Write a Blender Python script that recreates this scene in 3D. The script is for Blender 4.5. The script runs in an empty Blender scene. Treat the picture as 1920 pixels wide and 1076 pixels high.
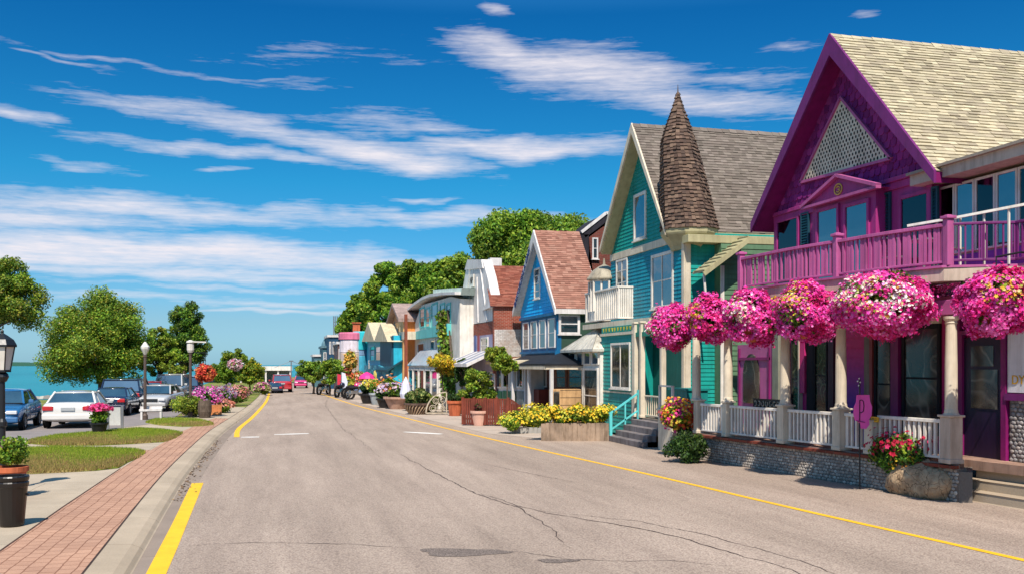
import bpy, math, random
import numpy as np
from mathutils import Vector, Matrix, Euler
R = math.radians
SC = bpy.context.scene
COL = SC.collection
RNG = np.random.default_rng(7)
random.seed(5)

# ------------------------------------------------------------------ camera
F_PX, EYE, YAW, HORIZON = 1800.0, 2.7, R(14), 683.0
cam_d = bpy.data.cameras.new('camera')
cam = bpy.data.objects.new('camera', cam_d)
COL.objects.link(cam)
cam.location = (0, 0, EYE)
cam.rotation_euler = (R(90), 0, -YAW)
cam_d.sensor_width = 36
cam_d.lens = F_PX / 1920 * 36
cam_d.shift_y = (HORIZON - 538) / 1920
cam_d.clip_start = 0.1
cam_d.clip_end = 9000
SC.camera = cam

# ------------------------------------------------------------------ light
SUN_EL, SUN_AZ = R(54), R(197)      # azimuth of the sun, clockwise from +Y (the street)
sd = bpy.data.lights.new('sun', 'SUN')
sd.energy = 5.0
sd.angle = R(0.5)
sd.color = (1.0, 0.93, 0.82)
sun = bpy.data.objects.new('sun', sd)
COL.objects.link(sun)
tosun = Vector((math.sin(SUN_AZ) * math.cos(SUN_EL), math.cos(SUN_AZ) * math.cos(SUN_EL), math.sin(SUN_EL)))
sun.rotation_euler = tosun.to_track_quat('Z', 'Y').to_euler()
sun.location = tosun * 100
SC.view_settings.view_transform = 'Standard'
SC.view_settings.look = 'None'
SC.view_settings.gamma = 1
SC.view_settings.exposure = 0.5

# ------------------------------------------------------------------ world: sky + cirrus
W = bpy.data.worlds.new('World')
SC.world = W
W.use_nodes = True
wn, wl = W.node_tree.nodes, W.node_tree.links
wn.clear()
def WN(t, **k):
    n = wn.new(t)
    for a, b in k.items():
        setattr(n, a, b)
    return n
def wmath(op, a, b=None, clamp=False):
    n = WN('ShaderNodeMath', operation=op, use_clamp=clamp)
    for i, v in enumerate((a, b)):
        if v is None: continue
        if isinstance(v, (int, float)): n.inputs[i].default_value = v
        else: wl.new(v, n.inputs[i])
    return n.outputs[0]
sky = WN('ShaderNodeTexSky', sky_type='NISHITA', sun_disc=False)
sky.sun_elevation = SUN_EL
sky.sun_rotation = SUN_AZ
sky.air_density = 1.0
sky.dust_density = 0.3
sky.ozone_density = 3.0
tc = WN('ShaderNodeTexCoord')
sep = WN('ShaderNodeSeparateXYZ')
wl.new(tc.outputs['Generated'], sep.inputs[0])
az = wmath('MULTIPLY', wmath('ARCTAN2', sep.outputs[0], sep.outputs[1]), 57.2958)
el = wmath('MULTIPLY', wmath('ARCSINE', sep.outputs[2]), 57.2958)
# slow warp so that the cloud edges wander
cv = WN('ShaderNodeCombineXYZ'); wl.new(az, cv.inputs[0]); wl.new(el, cv.inputs[1])
def wnoise(sx, sy, rot, scale, detail, rough, dist=0.0):
    m = WN('ShaderNodeMapping'); m.inputs['Scale'].default_value = (sx, sy, 1); m.inputs['Rotation'].default_value = (0, 0, rot)
    wl.new(cv.outputs[0], m.inputs[0])
    n = WN('ShaderNodeTexNoise'); n.inputs['Scale'].default_value = scale
    n.inputs['Detail'].default_value = detail; n.inputs['Roughness'].default_value = rough; n.inputs['Distortion'].default_value = dist
    wl.new(m.outputs[0], n.inputs['Vector'])
    return n
warp = wnoise(1, 2.2, 0, .16, 3, .5)
ws = WN('ShaderNodeVectorMath', operation='SUBTRACT'); wl.new(warp.outputs['Color'], ws.inputs[0]); ws.inputs[1].default_value = (.5, .5, .5)
wm = WN('ShaderNodeVectorMath', operation='MULTIPLY'); wl.new(ws.outputs[0], wm.inputs[0]); wm.inputs[1].default_value = (5.0, 2.2, 0)
wa = WN('ShaderNodeVectorMath', operation='ADD'); wl.new(cv.outputs[0], wa.inputs[0]); wl.new(wm.outputs[0], wa.inputs[1])
def azel(px, py):
    u, v = (px - 960) / F_PX, (HORIZON - py) / F_PX
    return math.degrees(YAW + math.atan(u)), math.degrees(math.atan(v / math.hypot(1, u)))
DEG = 57.2958 / F_PX
# centre (az, el), half-lengths in degrees, tilt in degrees, density
clouds = [
    ((250, 385), 420, 30, 2, .95), ((60, 400), 300, 40, 0, .95), ((560, 398), 260, 20, 2, .75), ((880, 405), 330, 20, 2, .82),
    ((300, 470), 640, 40, 2, 1.15), ((60, 465), 420, 50, 0, 1.15), ((640, 488), 270, 40, 4, 1.05), ((330, 512), 560, 20, 0, .9),
    ((480, 245), 260, 30, 12, .85), ((700, 285), 230, 34, 9, 1.15), ((980, 276), 310, 24, -1, 1.1), ((780, 300), 160, 26, 4, 1.1), ((430, 288), 330, 16, 5, .85), ((330, 205), 260, 24, 6, .72),
    ((760, 235), 230, 24, 4, .62), ((1080, 125), 300, 46, 12, 1.05), ((960, 95), 170, 36, 16, .95), ((1290, 190), 320, 34, 9, .9), ((1180, 165), 300, 40, 12, .85), ((1400, 150), 190, 20, 4, .55),
    ((925, 20), 46, 13, 6, .85), ((30, 215), 100, 18, 8, .75), ((300, 132), 440, 7, 4, .5), ((100, 112), 160, 5, 6, .45), ((470, 148), 260, 6, 1, .5), ((600, 110), 300, 26, -5, .36),
    ((170, 305), 110, 15, 3, .6), ((430, 322), 60, 6, 3, .65), ((800, 374), 80, 6, 1, .75), ((470, 572), 360, 12, 1, .62), ((560, 590), 260, 6, 0, .75), ((240, 560), 330, 12, 0, .58), ((420, 540), 420, 9, 0, .6),
    ((1640, 22), 50, 6, 0, .55), ((1480, 92), 90, 12, -3, .5)]
tot = None
for (cx, cy), ra, re, ang, amp in clouds:
    ca, ce = azel(cx, cy)
    m = WN('ShaderNodeMapping', vector_type='TEXTURE')
    m.inputs['Location'].default_value = (ca, ce, 0)
    m.inputs['Rotation'].default_value = (0, 0, R(-ang * .75))
    m.inputs['Scale'].default_value = (ra * DEG, re * DEG, 1)
    wl.new(wa.outputs[0], m.inputs[0])
    ln = WN('ShaderNodeVectorMath', operation='LENGTH'); wl.new(m.outputs[0], ln.inputs[0])
    mr = WN('ShaderNodeMapRange', interpolation_type='SMOOTHSTEP')
    mr.inputs['From Min'].default_value = 1.45; mr.inputs['From Max'].default_value = .0
    mr.inputs['To Min'].default_value = 0; mr.inputs['To Max'].default_value = amp * 1.15
    wl.new(ln.outputs['Value'], mr.inputs['Value'])
    tot = mr.outputs[0] if tot is None else wmath('MAXIMUM', tot, mr.outputs[0])
st1 = wnoise(.16, 2.4, R(-3), 1.0, 9, .60, .35)
st2 = wnoise(.5, 4.0, R(-6), 2.0, 8, .62, .3)
nz = wmath('ADD', wmath('MULTIPLY', st1.outputs[0], .62), wmath('MULTIPLY', st2.outputs[0], .38))
dens = wmath('SUBTRACT', wmath('ADD', tot, wmath('MULTIPLY', wmath('SUBTRACT', nz, .5), 1.9)), .30)
mask = WN('ShaderNodeMapRange', interpolation_type='LINEAR')
mask.inputs['From Min'].default_value = 0; mask.inputs['From Max'].default_value = 1.15; mask.inputs['To Max'].default_value = .95
wl.new(dens, mask.inputs['Value'])
gate = WN('ShaderNodeMapRange'); gate.inputs['From Max'].default_value = .22; wl.new(tot, gate.inputs['Value'])
mfin = wmath('MULTIPLY', mask.outputs[0], gate.outputs[0], True)
hs = WN('ShaderNodeHueSaturation'); hs.inputs['Saturation'].default_value = 1.30; hs.inputs['Value'].default_value = 1.0; hs.inputs['Hue'].default_value = .492
wl.new(sky.outputs[0], hs.inputs['Color'])
# deep blue tint by height; above the view brightened and warmed as added fill
elf = WN('ShaderNodeMapRange'); elf.inputs['From Max'].default_value = 50; wl.new(el, elf.inputs['Value'])
tr = WN('ShaderNodeValToRGB'); te = tr.color_ramp.elements
for _ in range(4): te.new(.5)
for i, (p, c) in enumerate([(0, (.221, .429, .757)), (.05, (.257, .393, .571)), (.21, (.093, .443, .557)), (.40, (.039, .329, .50)), (.50, (.5, .8, .9)), (.70, (1.35, 1.15, 1.0))]):
    te[i].position = p; te[i].color = (*c, 1)
wl.new(elf.outputs[0], tr.inputs[0])
tm = WN('ShaderNodeMix', data_type='RGBA', blend_type='MULTIPLY'); tm.inputs[0].default_value = 1
wl.new(hs.outputs[0], tm.inputs[6]); wl.new(tr.outputs[0], tm.inputs[7])
mx = WN('ShaderNodeMix', data_type='RGBA')
wl.new(mfin, mx.inputs[0]); wl.new(tm.outputs[2], mx.inputs[6]); mx.inputs[7].default_value = (4.6, 4.35, 4.6, 1)
bg = WN('ShaderNodeBackground'); bg.inputs[1].default_value = 0.14
wl.new(mx.outputs[2], bg.inputs[0])
wo = WN('ShaderNodeOutputWorld'); wl.new(bg.outputs[0], wo.inputs[0])
W.cycles.sampling_method = 'MANUAL'; W.cycles.sample_map_resolution = 512

# ------------------------------------------------------------------ placing helpers
SA, CA = math.sin(YAW), math.cos(YAW)
def gr(px, py):
    d = F_PX * EYE / (py - HORIZON); u = (px - 960) / F_PX
    return d * (SA + u * CA), d * (CA - u * SA)
def onX(X, px, py=683):
    u = (px - 960) / F_PX; d = X / (SA + u * CA)
    return d * (CA - u * SA), EYE - d * (py - HORIZON) / F_PX
def onY(Y, px, py=683):
    u = (px - 960) / F_PX; d = Y / (CA - u * SA)
    return d * (SA + u * CA), EYE - d * (py - HORIZON) / F_PX
def atd(d, px, py=683):
    u = (px - 960) / F_PX
    return Vector((d * (SA + u * CA), d * (CA - u * SA), EYE - d * (py - HORIZON) / F_PX))
def online(px, py, A, B):
    u = (px - 960) / F_PX
    rx, ry = SA + u * CA, CA - u * SA
    ex, ey = B[0] - A[0], B[1] - A[1]
    d = (A[0] * ey - A[1] * ex) / (rx * ey - ry * ex)
    return Vector((d * rx, d * ry, EYE - d * (py - HORIZON) / F_PX))

# ------------------------------------------------------------------ tagging
def tag(o, label=None, cat=None, group=None, kind=None):
    if label: o['label'] = label
    if cat: o['category'] = cat
    if group: o['group'] = group
    if kind: o['kind'] = kind
    return o
def thing(name, label, cat, loc=(0, 0, 0), group=None):
    o = bpy.data.objects.new(name, None); COL.objects.link(o)
    o.empty_display_size = .2
    o.location = loc
    return tag(o, label, cat, group)
def rootloc(o):
    v = Vector((0, 0, 0))
    while o is not None:
        v = v + Vector(o.location); o = o.parent
    return v
def link_mesh(name, me, mat, parent=None):
    o = bpy.data.objects.new(name, me); COL.objects.link(o)
    if mat is not None and not me.materials: me.materials.append(mat)
    if parent is not None:
        o.parent = parent
    return o
def copy_tree(o, parent=None):
    c = o.copy(); COL.objects.link(c)
    c.parent = parent
    for ch in list(KIDS.get(o.name, [])):
        d = copy_tree(ch, c)
        KIDS.setdefault(c.name, []).append(d)
    return c
KIDS = {}

class MB:
    """collects faces (world coordinates) and links them as one mesh"""
    def __init__(s): s.v = []; s.f = []; s.c = []; s.uv = {}
    def face(s, pts, col=None):
        n = len(s.v); s.v.extend([tuple(p) for p in pts]); s.f.append(tuple(range(n, n + len(pts)))); s.c.append(col)
        return s
    def mesh(s, V, Fs, col=None):
        n = len(s.v); s.v.extend([tuple(p) for p in V])
        for f in Fs: s.f.append(tuple(i + n for i in f)); s.c.append(col)
        return s
    def box(s, x0, x1, y0, y1, z0, z1, col=None):
        V = [(x, y, z) for z in (z0, z1) for y in (y0, y1) for x in (x0, x1)]
        return s.mesh(V, [(0, 2, 3, 1), (4, 5, 7, 6), (0, 1, 5, 4), (2, 6, 7, 3), (0, 4, 6, 2), (1, 3, 7, 5)], col)
    def bar(s, p, q, w, h=None, up=(0, 0, 1), col=None):
        """box section w (sideways) by h (along up) from p to q"""
        h = w if h is None else h
        p, q = Vector(p), Vector(q); d = (q - p)
        if d.length < 1e-6: return s
        d.normalize(); up = Vector(up)
        if abs(d.dot(up)) > .99: up = Vector((1, 0, 0))
        sd_ = d.cross(up).normalized(); u2 = sd_.cross(d).normalized()
        V = [e + sd_ * a * w / 2 + u2 * b * h / 2 for e in (p, q) for a, b in ((-1, -1), (1, -1), (1, 1), (-1, 1))]
        return s.mesh(V, [(0, 1, 2, 3), (7, 6, 5, 4), (0, 4, 5, 1), (1, 5, 6, 2), (2, 6, 7, 3), (3, 7, 4, 0)], col)
    def tube(s, pts, rs, n=8, col=None, cap=True):
        pts = [Vector(p) for p in pts]
        if isinstance(rs, (int, float)): rs = [rs] * len(pts)
        V = []; 
        ref = Vector((0, 0, 1))
        for i, p in enumerate(pts):
            d = (pts[min(i + 1, len(pts) - 1)] - pts[max(i - 1, 0)]).normalized()
            r_ = ref if abs(d.dot(ref)) < .95 else Vector((1, 0, 0))
            a = d.cross(r_).normalized(); b = a.cross(d).normalized()
            for k in range(n):
                t = 2 * math.pi * k / n
                V.append(p + (a * math.cos(t) + b * math.sin(t)) * rs[i])
        Fs = [(i * n + k, i * n + (k + 1) % n, (i + 1) * n + (k + 1) % n, (i + 1) * n + k) for i in range(len(pts) - 1) for k in range(n)]
        if cap: Fs += [tuple(range(n))[::-1], tuple(range((len(pts) - 1) * n, len(pts) * n))]
        return s.mesh(V, Fs, col)
    def lathe(s, c, prof, n=16, col=None, rot=0.0):
        """prof: list of (radius, z) about the vertical through c"""
        V = [(c[0] + r * math.cos(rot + 2 * math.pi * k / n), c[1] + r * math.sin(rot + 2 * math.pi * k / n), c[2] + z) for r, z in prof for k in range(n)]
        Fs = [(i * n + k, i * n + (k + 1) % n, (i + 1) * n + (k + 1) % n, (i + 1) * n + k) for i in range(len(prof) - 1) for k in range(n)]
        if prof[0][0] > 1e-4: Fs.append(tuple(range(n))[::-1])
        if prof[-1][0] > 1e-4: Fs.append(tuple(range((len(prof) - 1) * n, len(prof) * n)))
        return s.mesh(V, Fs, col)
    def prism(s, pts, off, col=None):
        """closed polygon pts swept by vector off"""
        n = len(pts); off = Vector(off); A = [Vector(p) for p in pts]; B = [p + off for p in A]
        return s.mesh(A + B, [tuple(range(n)), tuple(range(n, 2 * n))[::-1]] + [(i, (i + 1) % n, n + (i + 1) % n, n + i) for i in range(n)], col)
    def ball(s, c, r, n=10, m=6, col=None, sc=(1, 1, 1)):
        V = [(c[0] + sc[0] * r * math.sin(math.pi * i / m) * math.cos(2 * math.pi * k / n), c[1] + sc[1] * r * math.sin(math.pi * i / m) * math.sin(2 * math.pi * k / n), c[2] + sc[2] * r * math.cos(math.pi * i / m)) for i in range(m + 1) for k in range(n)]
        return s.mesh(V, [(i * n + k, i * n + (k + 1) % n, (i + 1) * n + (k + 1) % n, (i + 1) * n + k) for i in range(m) for k in range(n)], col)
    def build(s, name, mat, parent=None, smooth=False, bevel=0, label=None, sub=0):
        me = bpy.data.meshes.new(name)
        o3 = rootloc(parent)
        me.from_pydata([(x - o3.x, y - o3.y, z - o3.z) for x, y, z in s.v], [], s.f)
        if any(c is not None for c in s.c):
            at = me.color_attributes.new('Col', 'FLOAT_COLOR', 'CORNER')
            arr = []
            for f, c in zip(s.f, s.c):
                arr += list((c or (1, 1, 1)))[:3] * 0 + [x for _ in f for x in (*(c or (1, 1, 1)), 1.0)]
            at.data.foreach_set('color', arr)
        if smooth: me.polygons.foreach_set('use_smooth', [True] * len(me.polygons))
        me.update()
        o = link_mesh(name, me, mat, parent)
        if parent is not None: KIDS.setdefault(parent.name, []).append(o)
        if bevel:
            b = o.modifiers.new('bevel', 'BEVEL'); b.width = bevel; b.segments = 2; b.limit_method = 'ANGLE'; b.angle_limit = R(35)
        if sub:
            b = o.modifiers.new('sub', 'SUBSURF'); b.levels = sub; b.render_levels = sub
        if label: o['label'] = label
        return o

def np_mesh(name, V, Fc, cols, mat, parent=None):
    """V (n,3) world, Fc (m,k) faces, cols (m,3)"""
    o3 = rootloc(parent)
    V = np.asarray(V, dtype=np.float32) - np.array([o3.x, o3.y, o3.z], dtype=np.float32)
    m, k = Fc.shape
    me = bpy.data.meshes.new(name)
    me.vertices.add(len(V)); me.vertices.foreach_set('co', V.ravel())
    me.loops.add(m * k); me.loops.foreach_set('vertex_index', Fc.astype(np.int32).ravel())
    me.polygons.add(m); me.polygons.foreach_set('loop_start', np.arange(0, m * k, k, dtype=np.int32))
    me.polygons.foreach_set('loop_total', np.full(m, k, dtype=np.int32))
    me.update(calc_edges=True)
    at = me.color_attributes.new('Col', 'FLOAT_COLOR', 'CORNER')
    c4 = np.concatenate([cols, np.ones((m, 1))], 1)
    at.data.foreach_set('color', np.repeat(c4, k, 0).astype(np.float32).ravel())
    o = link_mesh(name, me, mat, parent)
    if parent is not None: KIDS.setdefault(parent.name, []).append(o)
    return o

# ------------------------------------------------------------------ materials
def lin(r, g, b):
    return tuple(((c / 255) / 12.92 if c / 255 <= .04045 else ((c / 255 + .055) / 1.055) ** 2.4) for c in (r, g, b))
class Mat:
    def __init__(s, name, rough=.7, spec=.3, metal=0.0):
        s.m = bpy.data.materials.new(name); s.m.use_nodes = True
        s.n, s.l = s.m.node_tree.nodes, s.m.node_tree.links
        s.b = s.n['Principled BSDF']; s.b.inputs['Roughness'].default_value = rough
        s.b.inputs['Specular IOR Level'].default_value = spec; s.b.inputs['Metallic'].default_value = metal
        s.g = s.n.new('ShaderNodeNewGeometry')
    def new(s, t, **k):
        n = s.n.new(t)
        for a, b in k.items(): setattr(n, a, b)
        return n
    def map(s, sc=(1, 1, 1), rot=(0, 0, 0), src=None, loc=(0, 0, 0)):
        m = s.new('ShaderNodeMapping'); m.inputs['Scale'].default_value = sc; m.inputs['Rotation'].default_value = rot; m.inputs['Location'].default_value = loc
        s.l.new(src or s.g.outputs['Position'], m.inputs[0]); return m.outputs[0]
    def noise(s, scale, detail=4, rough=.55, vec=None):
        n = s.new('ShaderNodeTexNoise'); n.inputs['Scale'].default_value = scale; n.inputs['Detail'].default_value = detail; n.inputs['Roughness'].default_value = rough
        s.l.new(vec or s.g.outputs['Position'], n.inputs['Vector']); return n.outputs[0]
    def ramp(s, fac, stops):
        r = s.new('ShaderNodeValToRGB'); e = r.color_ramp.elements
        while len(e) < len(stops): e.new(.5)
        for i, (p, c) in enumerate(stops):
            e[i].position = p; e[i].color = (*c, 1) if len(c) == 3 else c
        s.l.new(fac, r.inputs[0]); return r.outputs[0]
    def mul(s, a, b, f=1.0):
        m = s.new('ShaderNodeMix', data_type='RGBA', blend_type='MULTIPLY'); m.inputs[0].default_value = f
        for i, v in ((6, a), (7, b)):
            if isinstance(v, tuple): m.inputs[i].default_value = (*v[:3], 1)
            else: s.l.new(v, m.inputs[i])
        return m.outputs[2]
    def mix(s, f, a, b):
        m = s.new('ShaderNodeMix', data_type='RGBA')
        if isinstance(f, (int, float)): m.inputs[0].default_value = f
        else: s.l.new(f, m.inputs[0])
        for i, v in ((6, a), (7, b)):
            if isinstance(v, tuple): m.inputs[i].default_value = (*v[:3], 1)
            else: s.l.new(v, m.inputs[i])
        return m.outputs[2]
    def attr(s):
        a = s.new('ShaderNodeAttribute', attribute_name='Col'); return a.outputs['Color']
    def color(s, c):
        if isinstance(c, tuple): s.b.inputs['Base Color'].default_value = (*c[:3], 1)
        else: s.l.new(c, s.b.inputs['Base Color'])
    def bump(s, h, dist=.01, strength=1.0, prev=None):
        b = s.new('ShaderNodeBump'); b.inputs['Distance'].default_value = dist; b.inputs['Strength'].default_value = strength
        s.l.new(h, b.inputs['Height'])
        if prev is not None: s.l.new(prev, b.inputs['Normal'])
        s.l.new(b.outputs[0], s.b.inputs['Normal']); return b.outputs[0]
    def roughness(s, f, lo, hi):
        m = s.new('ShaderNodeMapRange'); m.inputs['To Min'].default_value = lo; m.inputs['To Max'].default_value = hi
        s.l.new(f, m.inputs['Value']); s.l.new(m.outputs[0], s.b.inputs['Roughness'])
MC = {}
def paint(r, g, b, rough=.55, wear=.16, name=None, spec=.35):
    wear = wear * 1.45
    """weathered paint; r g b as a display colour"""
    k = (r, g, b, rough, wear)
    if k in MC: return MC[k]
    m = Mat(name or 'paint', rough, spec)
    c = lin(r, g, b)
    n1 = m.noise(1.3, 5, .6); n2 = m.noise(9, 6, .7, m.map((1, 1, .25)))
    c1 = m.ramp(n1, [(.3, tuple(x * (1 - wear) for x in c)), (.7, tuple(min(1, x * (1 + wear * .6)) for x in c))])
    c2 = m.ramp(n2, [(.25, (1 - wear, 1 - wear * 1.05, 1 - wear * 1.15)), (.5, (1, 1, 1))])
    n3 = m.noise(3.2, 6, .65, m.map((1.6, 1.6, .12)))
    c2 = m.mul(c2, m.ramp(n3, [(.36, (1 - wear * .9, 1 - wear * .95, 1 - wear)), (.5, (1, 1, 1)), (.72, (1.05, 1.06, 1.07))]))
    m.color(m.mul(c1, c2)); m.bump(n2, .004, .5); m.roughness(n2, min(1, rough + .15), max(.05, rough - .1))
    MC[k] = m.m; return m.m
def attrmat(name, rough=.8, spec=.2, bump=True, trans=0.0, mul=None):
    m = Mat(name, rough, spec)
    a = m.attr()
    if bump:
        n = m.noise(30, 4, .6); a = m.mul(a, m.ramp(n, [(.2, (.78, .78, .78)), (.7, (1.08, 1.08, 1.08))])); m.bump(n, .006, .6)
    m.color(a)
    if trans:
        t = m.new('ShaderNodeBsdfTranslucent'); mixs = m.new('ShaderNodeMixShader'); mixs.inputs[0].default_value = trans
        m.l.new(a, t.inputs[0]); out = m.n['Material Output']
        m.l.new(m.b.outputs[0], mixs.inputs[1]); m.l.new(t.outputs[0], mixs.inputs[2]); m.l.new(mixs.outputs[0], out.inputs[0])
    return m.m
M_LEAF = attrmat('leaf', .55, .25, False, .28)
M_PETAL = attrmat('petal', .6, .2, False, .30)
M_SHINGLE = attrmat('shingle', .85, .15)
M_STONE = attrmat('stone', .85, .2)
M_GRASS = attrmat('grass_blade', .7, .15, False, .25)
M_SOLID = attrmat('painted_detail', .5, .3, False)
def m_bark():
    m = Mat('bark', .9, .1); n = m.noise(6, 6, .7, m.map((2.5, 2.5, .5)))
    m.color(m.ramp(n, [(.3, (.05, .035, .025)), (.7, (.16, .12, .09))])); m.bump(n, .03, 1); return m.m
M_BARK = m_bark()
def m_metal(name, c, rough=.4, metal=.7):
    m = Mat(name, rough, .4, metal); n = m.noise(12, 5, .6)
    m.color(m.ramp(n, [(.3, tuple(x * .8 for x in c)), (.7, c)])); m.roughness(n, rough + .12, rough - .08); return m.m
M_BLACK = m_metal('black_iron', (.018, .018, .02), .35, .2)
M_STEEL = m_metal('galvanised_steel', (.33, .32, .32), .42, .8)
M_BROWNPOLE = m_metal('brown_pole', (.11, .075, .06), .5, .2)
def m_glass():
    m = Mat('window_glass', .04, .9); n = m.noise(1.1, 3, .5)
    m.color(m.ramp(n, [(.3, (.010, .022, .03)), (.7, (.03, .06, .08))])); m.bump(m.noise(2.2, 2, .5), .01, .3); 
    m.b.inputs['IOR'].default_value = 2.3; return m.m
M_GLASS = m_glass()
def m_clearglass():
    m = Mat('clear_pane', .03, .6)
    t = m.new('ShaderNodeBsdfTransparent'); t.inputs[0].default_value = (.72, .78, .8, 1)
    gl = m.new('ShaderNodeBsdfGlossy'); gl.inputs['Roughness'].default_value = .03
    fr = m.new('ShaderNodeFresnel'); fr.inputs[0].default_value = 1.8
    mx_ = m.new('ShaderNodeMixShader'); m.l.new(fr.outputs[0], mx_.inputs[0]); m.l.new(t.outputs[0], mx_.inputs[1]); m.l.new(gl.outputs[0], mx_.inputs[2])
    m.l.new(mx_.outputs[0], m.n['Material Output'].inputs[0]); return m.m
M_CLEAR = m_clearglass()
def m_curtain(c):
    m = Mat('curtain', .9, .05); n = m.noise(3, 3, .5)
    m.color(m.ramp(n, [(.3, tuple(x * .85 for x in c)), (.7, c)])); return m.m
M_CURTAIN = m_curtain((.55, .56, .62))
M_DARK = paint(22, 18, 24, .8, .2, 'dark_interior')
def m_brickwall(name, c1, c2, mortar, sw=.22, sh=.075, axis='Y', stain=None):
    m = Mat(name, .88, .12)
    g = m.new('ShaderNodeSeparateXYZ'); m.l.new(m.g.outputs['Position'], g.inputs[0])
    cb = m.new('ShaderNodeCombineXYZ')
    add = m.new('ShaderNodeMath', operation='ADD'); m.l.new(g.outputs[0], add.inputs[0]); m.l.new(g.outputs[1], add.inputs[1])
    m.l.new(add.outputs[0], cb.inputs[0]); m.l.new(g.outputs[2], cb.inputs[1])
    br = m.new('ShaderNodeTexBrick'); br.inputs['Scale'].default_value = 1; br.inputs['Brick Width'].default_value = sw; br.inputs['Row Height'].default_value = sh
    br.inputs['Mortar Size'].default_value = .008; br.inputs['Color1'].default_value = (*c1, 1); br.inputs['Color2'].default_value = (*c2, 1); br.inputs['Mortar'].default_value = (*mortar, 1)
    m.l.new(cb.outputs[0], br.inputs['Vector'])
    n = m.noise(2.0, 6, .65)
    c = m.mul(br.outputs[0], m.ramp(n, [(.3, (.7, .7, .7)), (.65, (1.1, 1.1, 1.1))]))
    if stain: c = m.mix(m.ramp(m.noise(1.2, 6, .7), [(.45, (0, 0, 0)), (.6, (1, 1, 1))]), c, stain)
    m.color(c); inv = m.new('ShaderNodeMath', operation='SUBTRACT'); inv.inputs[0].default_value = 1; m.l.new(br.outputs['Fac'], inv.inputs[1])
    m.bump(inv.outputs[0], .012, 1); return m.m
M_WHITE = paint(216, 208, 197, .5, .14, 'white_paint')
M_CREAM = paint(204, 190, 168, .55, .14, 'cream_paint')
M_TERRA = paint(186, 98, 62, .8, .22, 'terracotta')
# ------------------------------------------------------------------ building pieces
def P3(plane, c, a, z, off=0.0):
    """plane 'X': wall facing the street (towards -X) at x=c, a runs along y; plane 'Y': wall facing the camera (towards -Y) at y=c, a runs along x"""
    return Vector((c - off, a, z)) if plane == 'X' else Vector((a, c - off, z))
def pxa(plane, c, px):
    return (onX if plane == 'X' else onY)(c, px)[0]
def pxz(plane, c, px, py):
    return (onX if plane == 'X' else onY)(c, px, py)[1]
def clip_z(poly, z, keep_above):
    out = []
    n = len(poly)
    for i in range(n):
        p, q = poly[i], poly[(i + 1) % n]
        ip = (p[1] >= z) if keep_above else (p[1] <= z); iq = (q[1] >= z) if keep_above else (q[1] <= z)
        if ip: out.append(p)
        if ip != iq:
            t = (z - p[1]) / (q[1] - p[1]); out.append((p[0] + t * (q[0] - p[0]), z))
    return out
def clapboard(mb, plane, c, poly, h=.13, t=.022):
    """lapped boards over the convex outline poly of (a, z)"""
    z0 = min(p[1] for p in poly); z1 = max(p[1] for p in poly)
    k = 0
    while z0 + k * h < z1 - 1e-4:
        a, b = z0 + k * h, min(z0 + (k + 1) * h, z1)
        pc = clip_z(clip_z(poly, a, True), b, False)
        if len(pc) >= 3:
            mb.face([P3(plane, c, q[0], q[1], t * (1 - (q[1] - a) / h) + .002) for q in pc])
            lo = [q for q in pc if abs(q[1] - a) < 1e-5]
            if len(lo) >= 2:
                l, r = min(lo), max(lo)
                mb.face([P3(plane, c, l[0], a, .0), P3(plane, c, r[0], a, .0), P3(plane, c, r[0], a, t + .002), P3(plane, c, l[0], a, t + .002)])
        k += 1
    return mb
def wallbox(mb, plane, c, a0, a1, z0, z1, out, back=0.0, col=None):
    """box on a wall: stands out by `out` in front of the plane"""
    if plane == 'X': mb.box(c - out, c + back, min(a0, a1), max(a0, a1), z0, z1, col)
    else: mb.box(min(a0, a1), max(a0, a1), c - out, c + back, z0, z1, col)
    return mb
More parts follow.
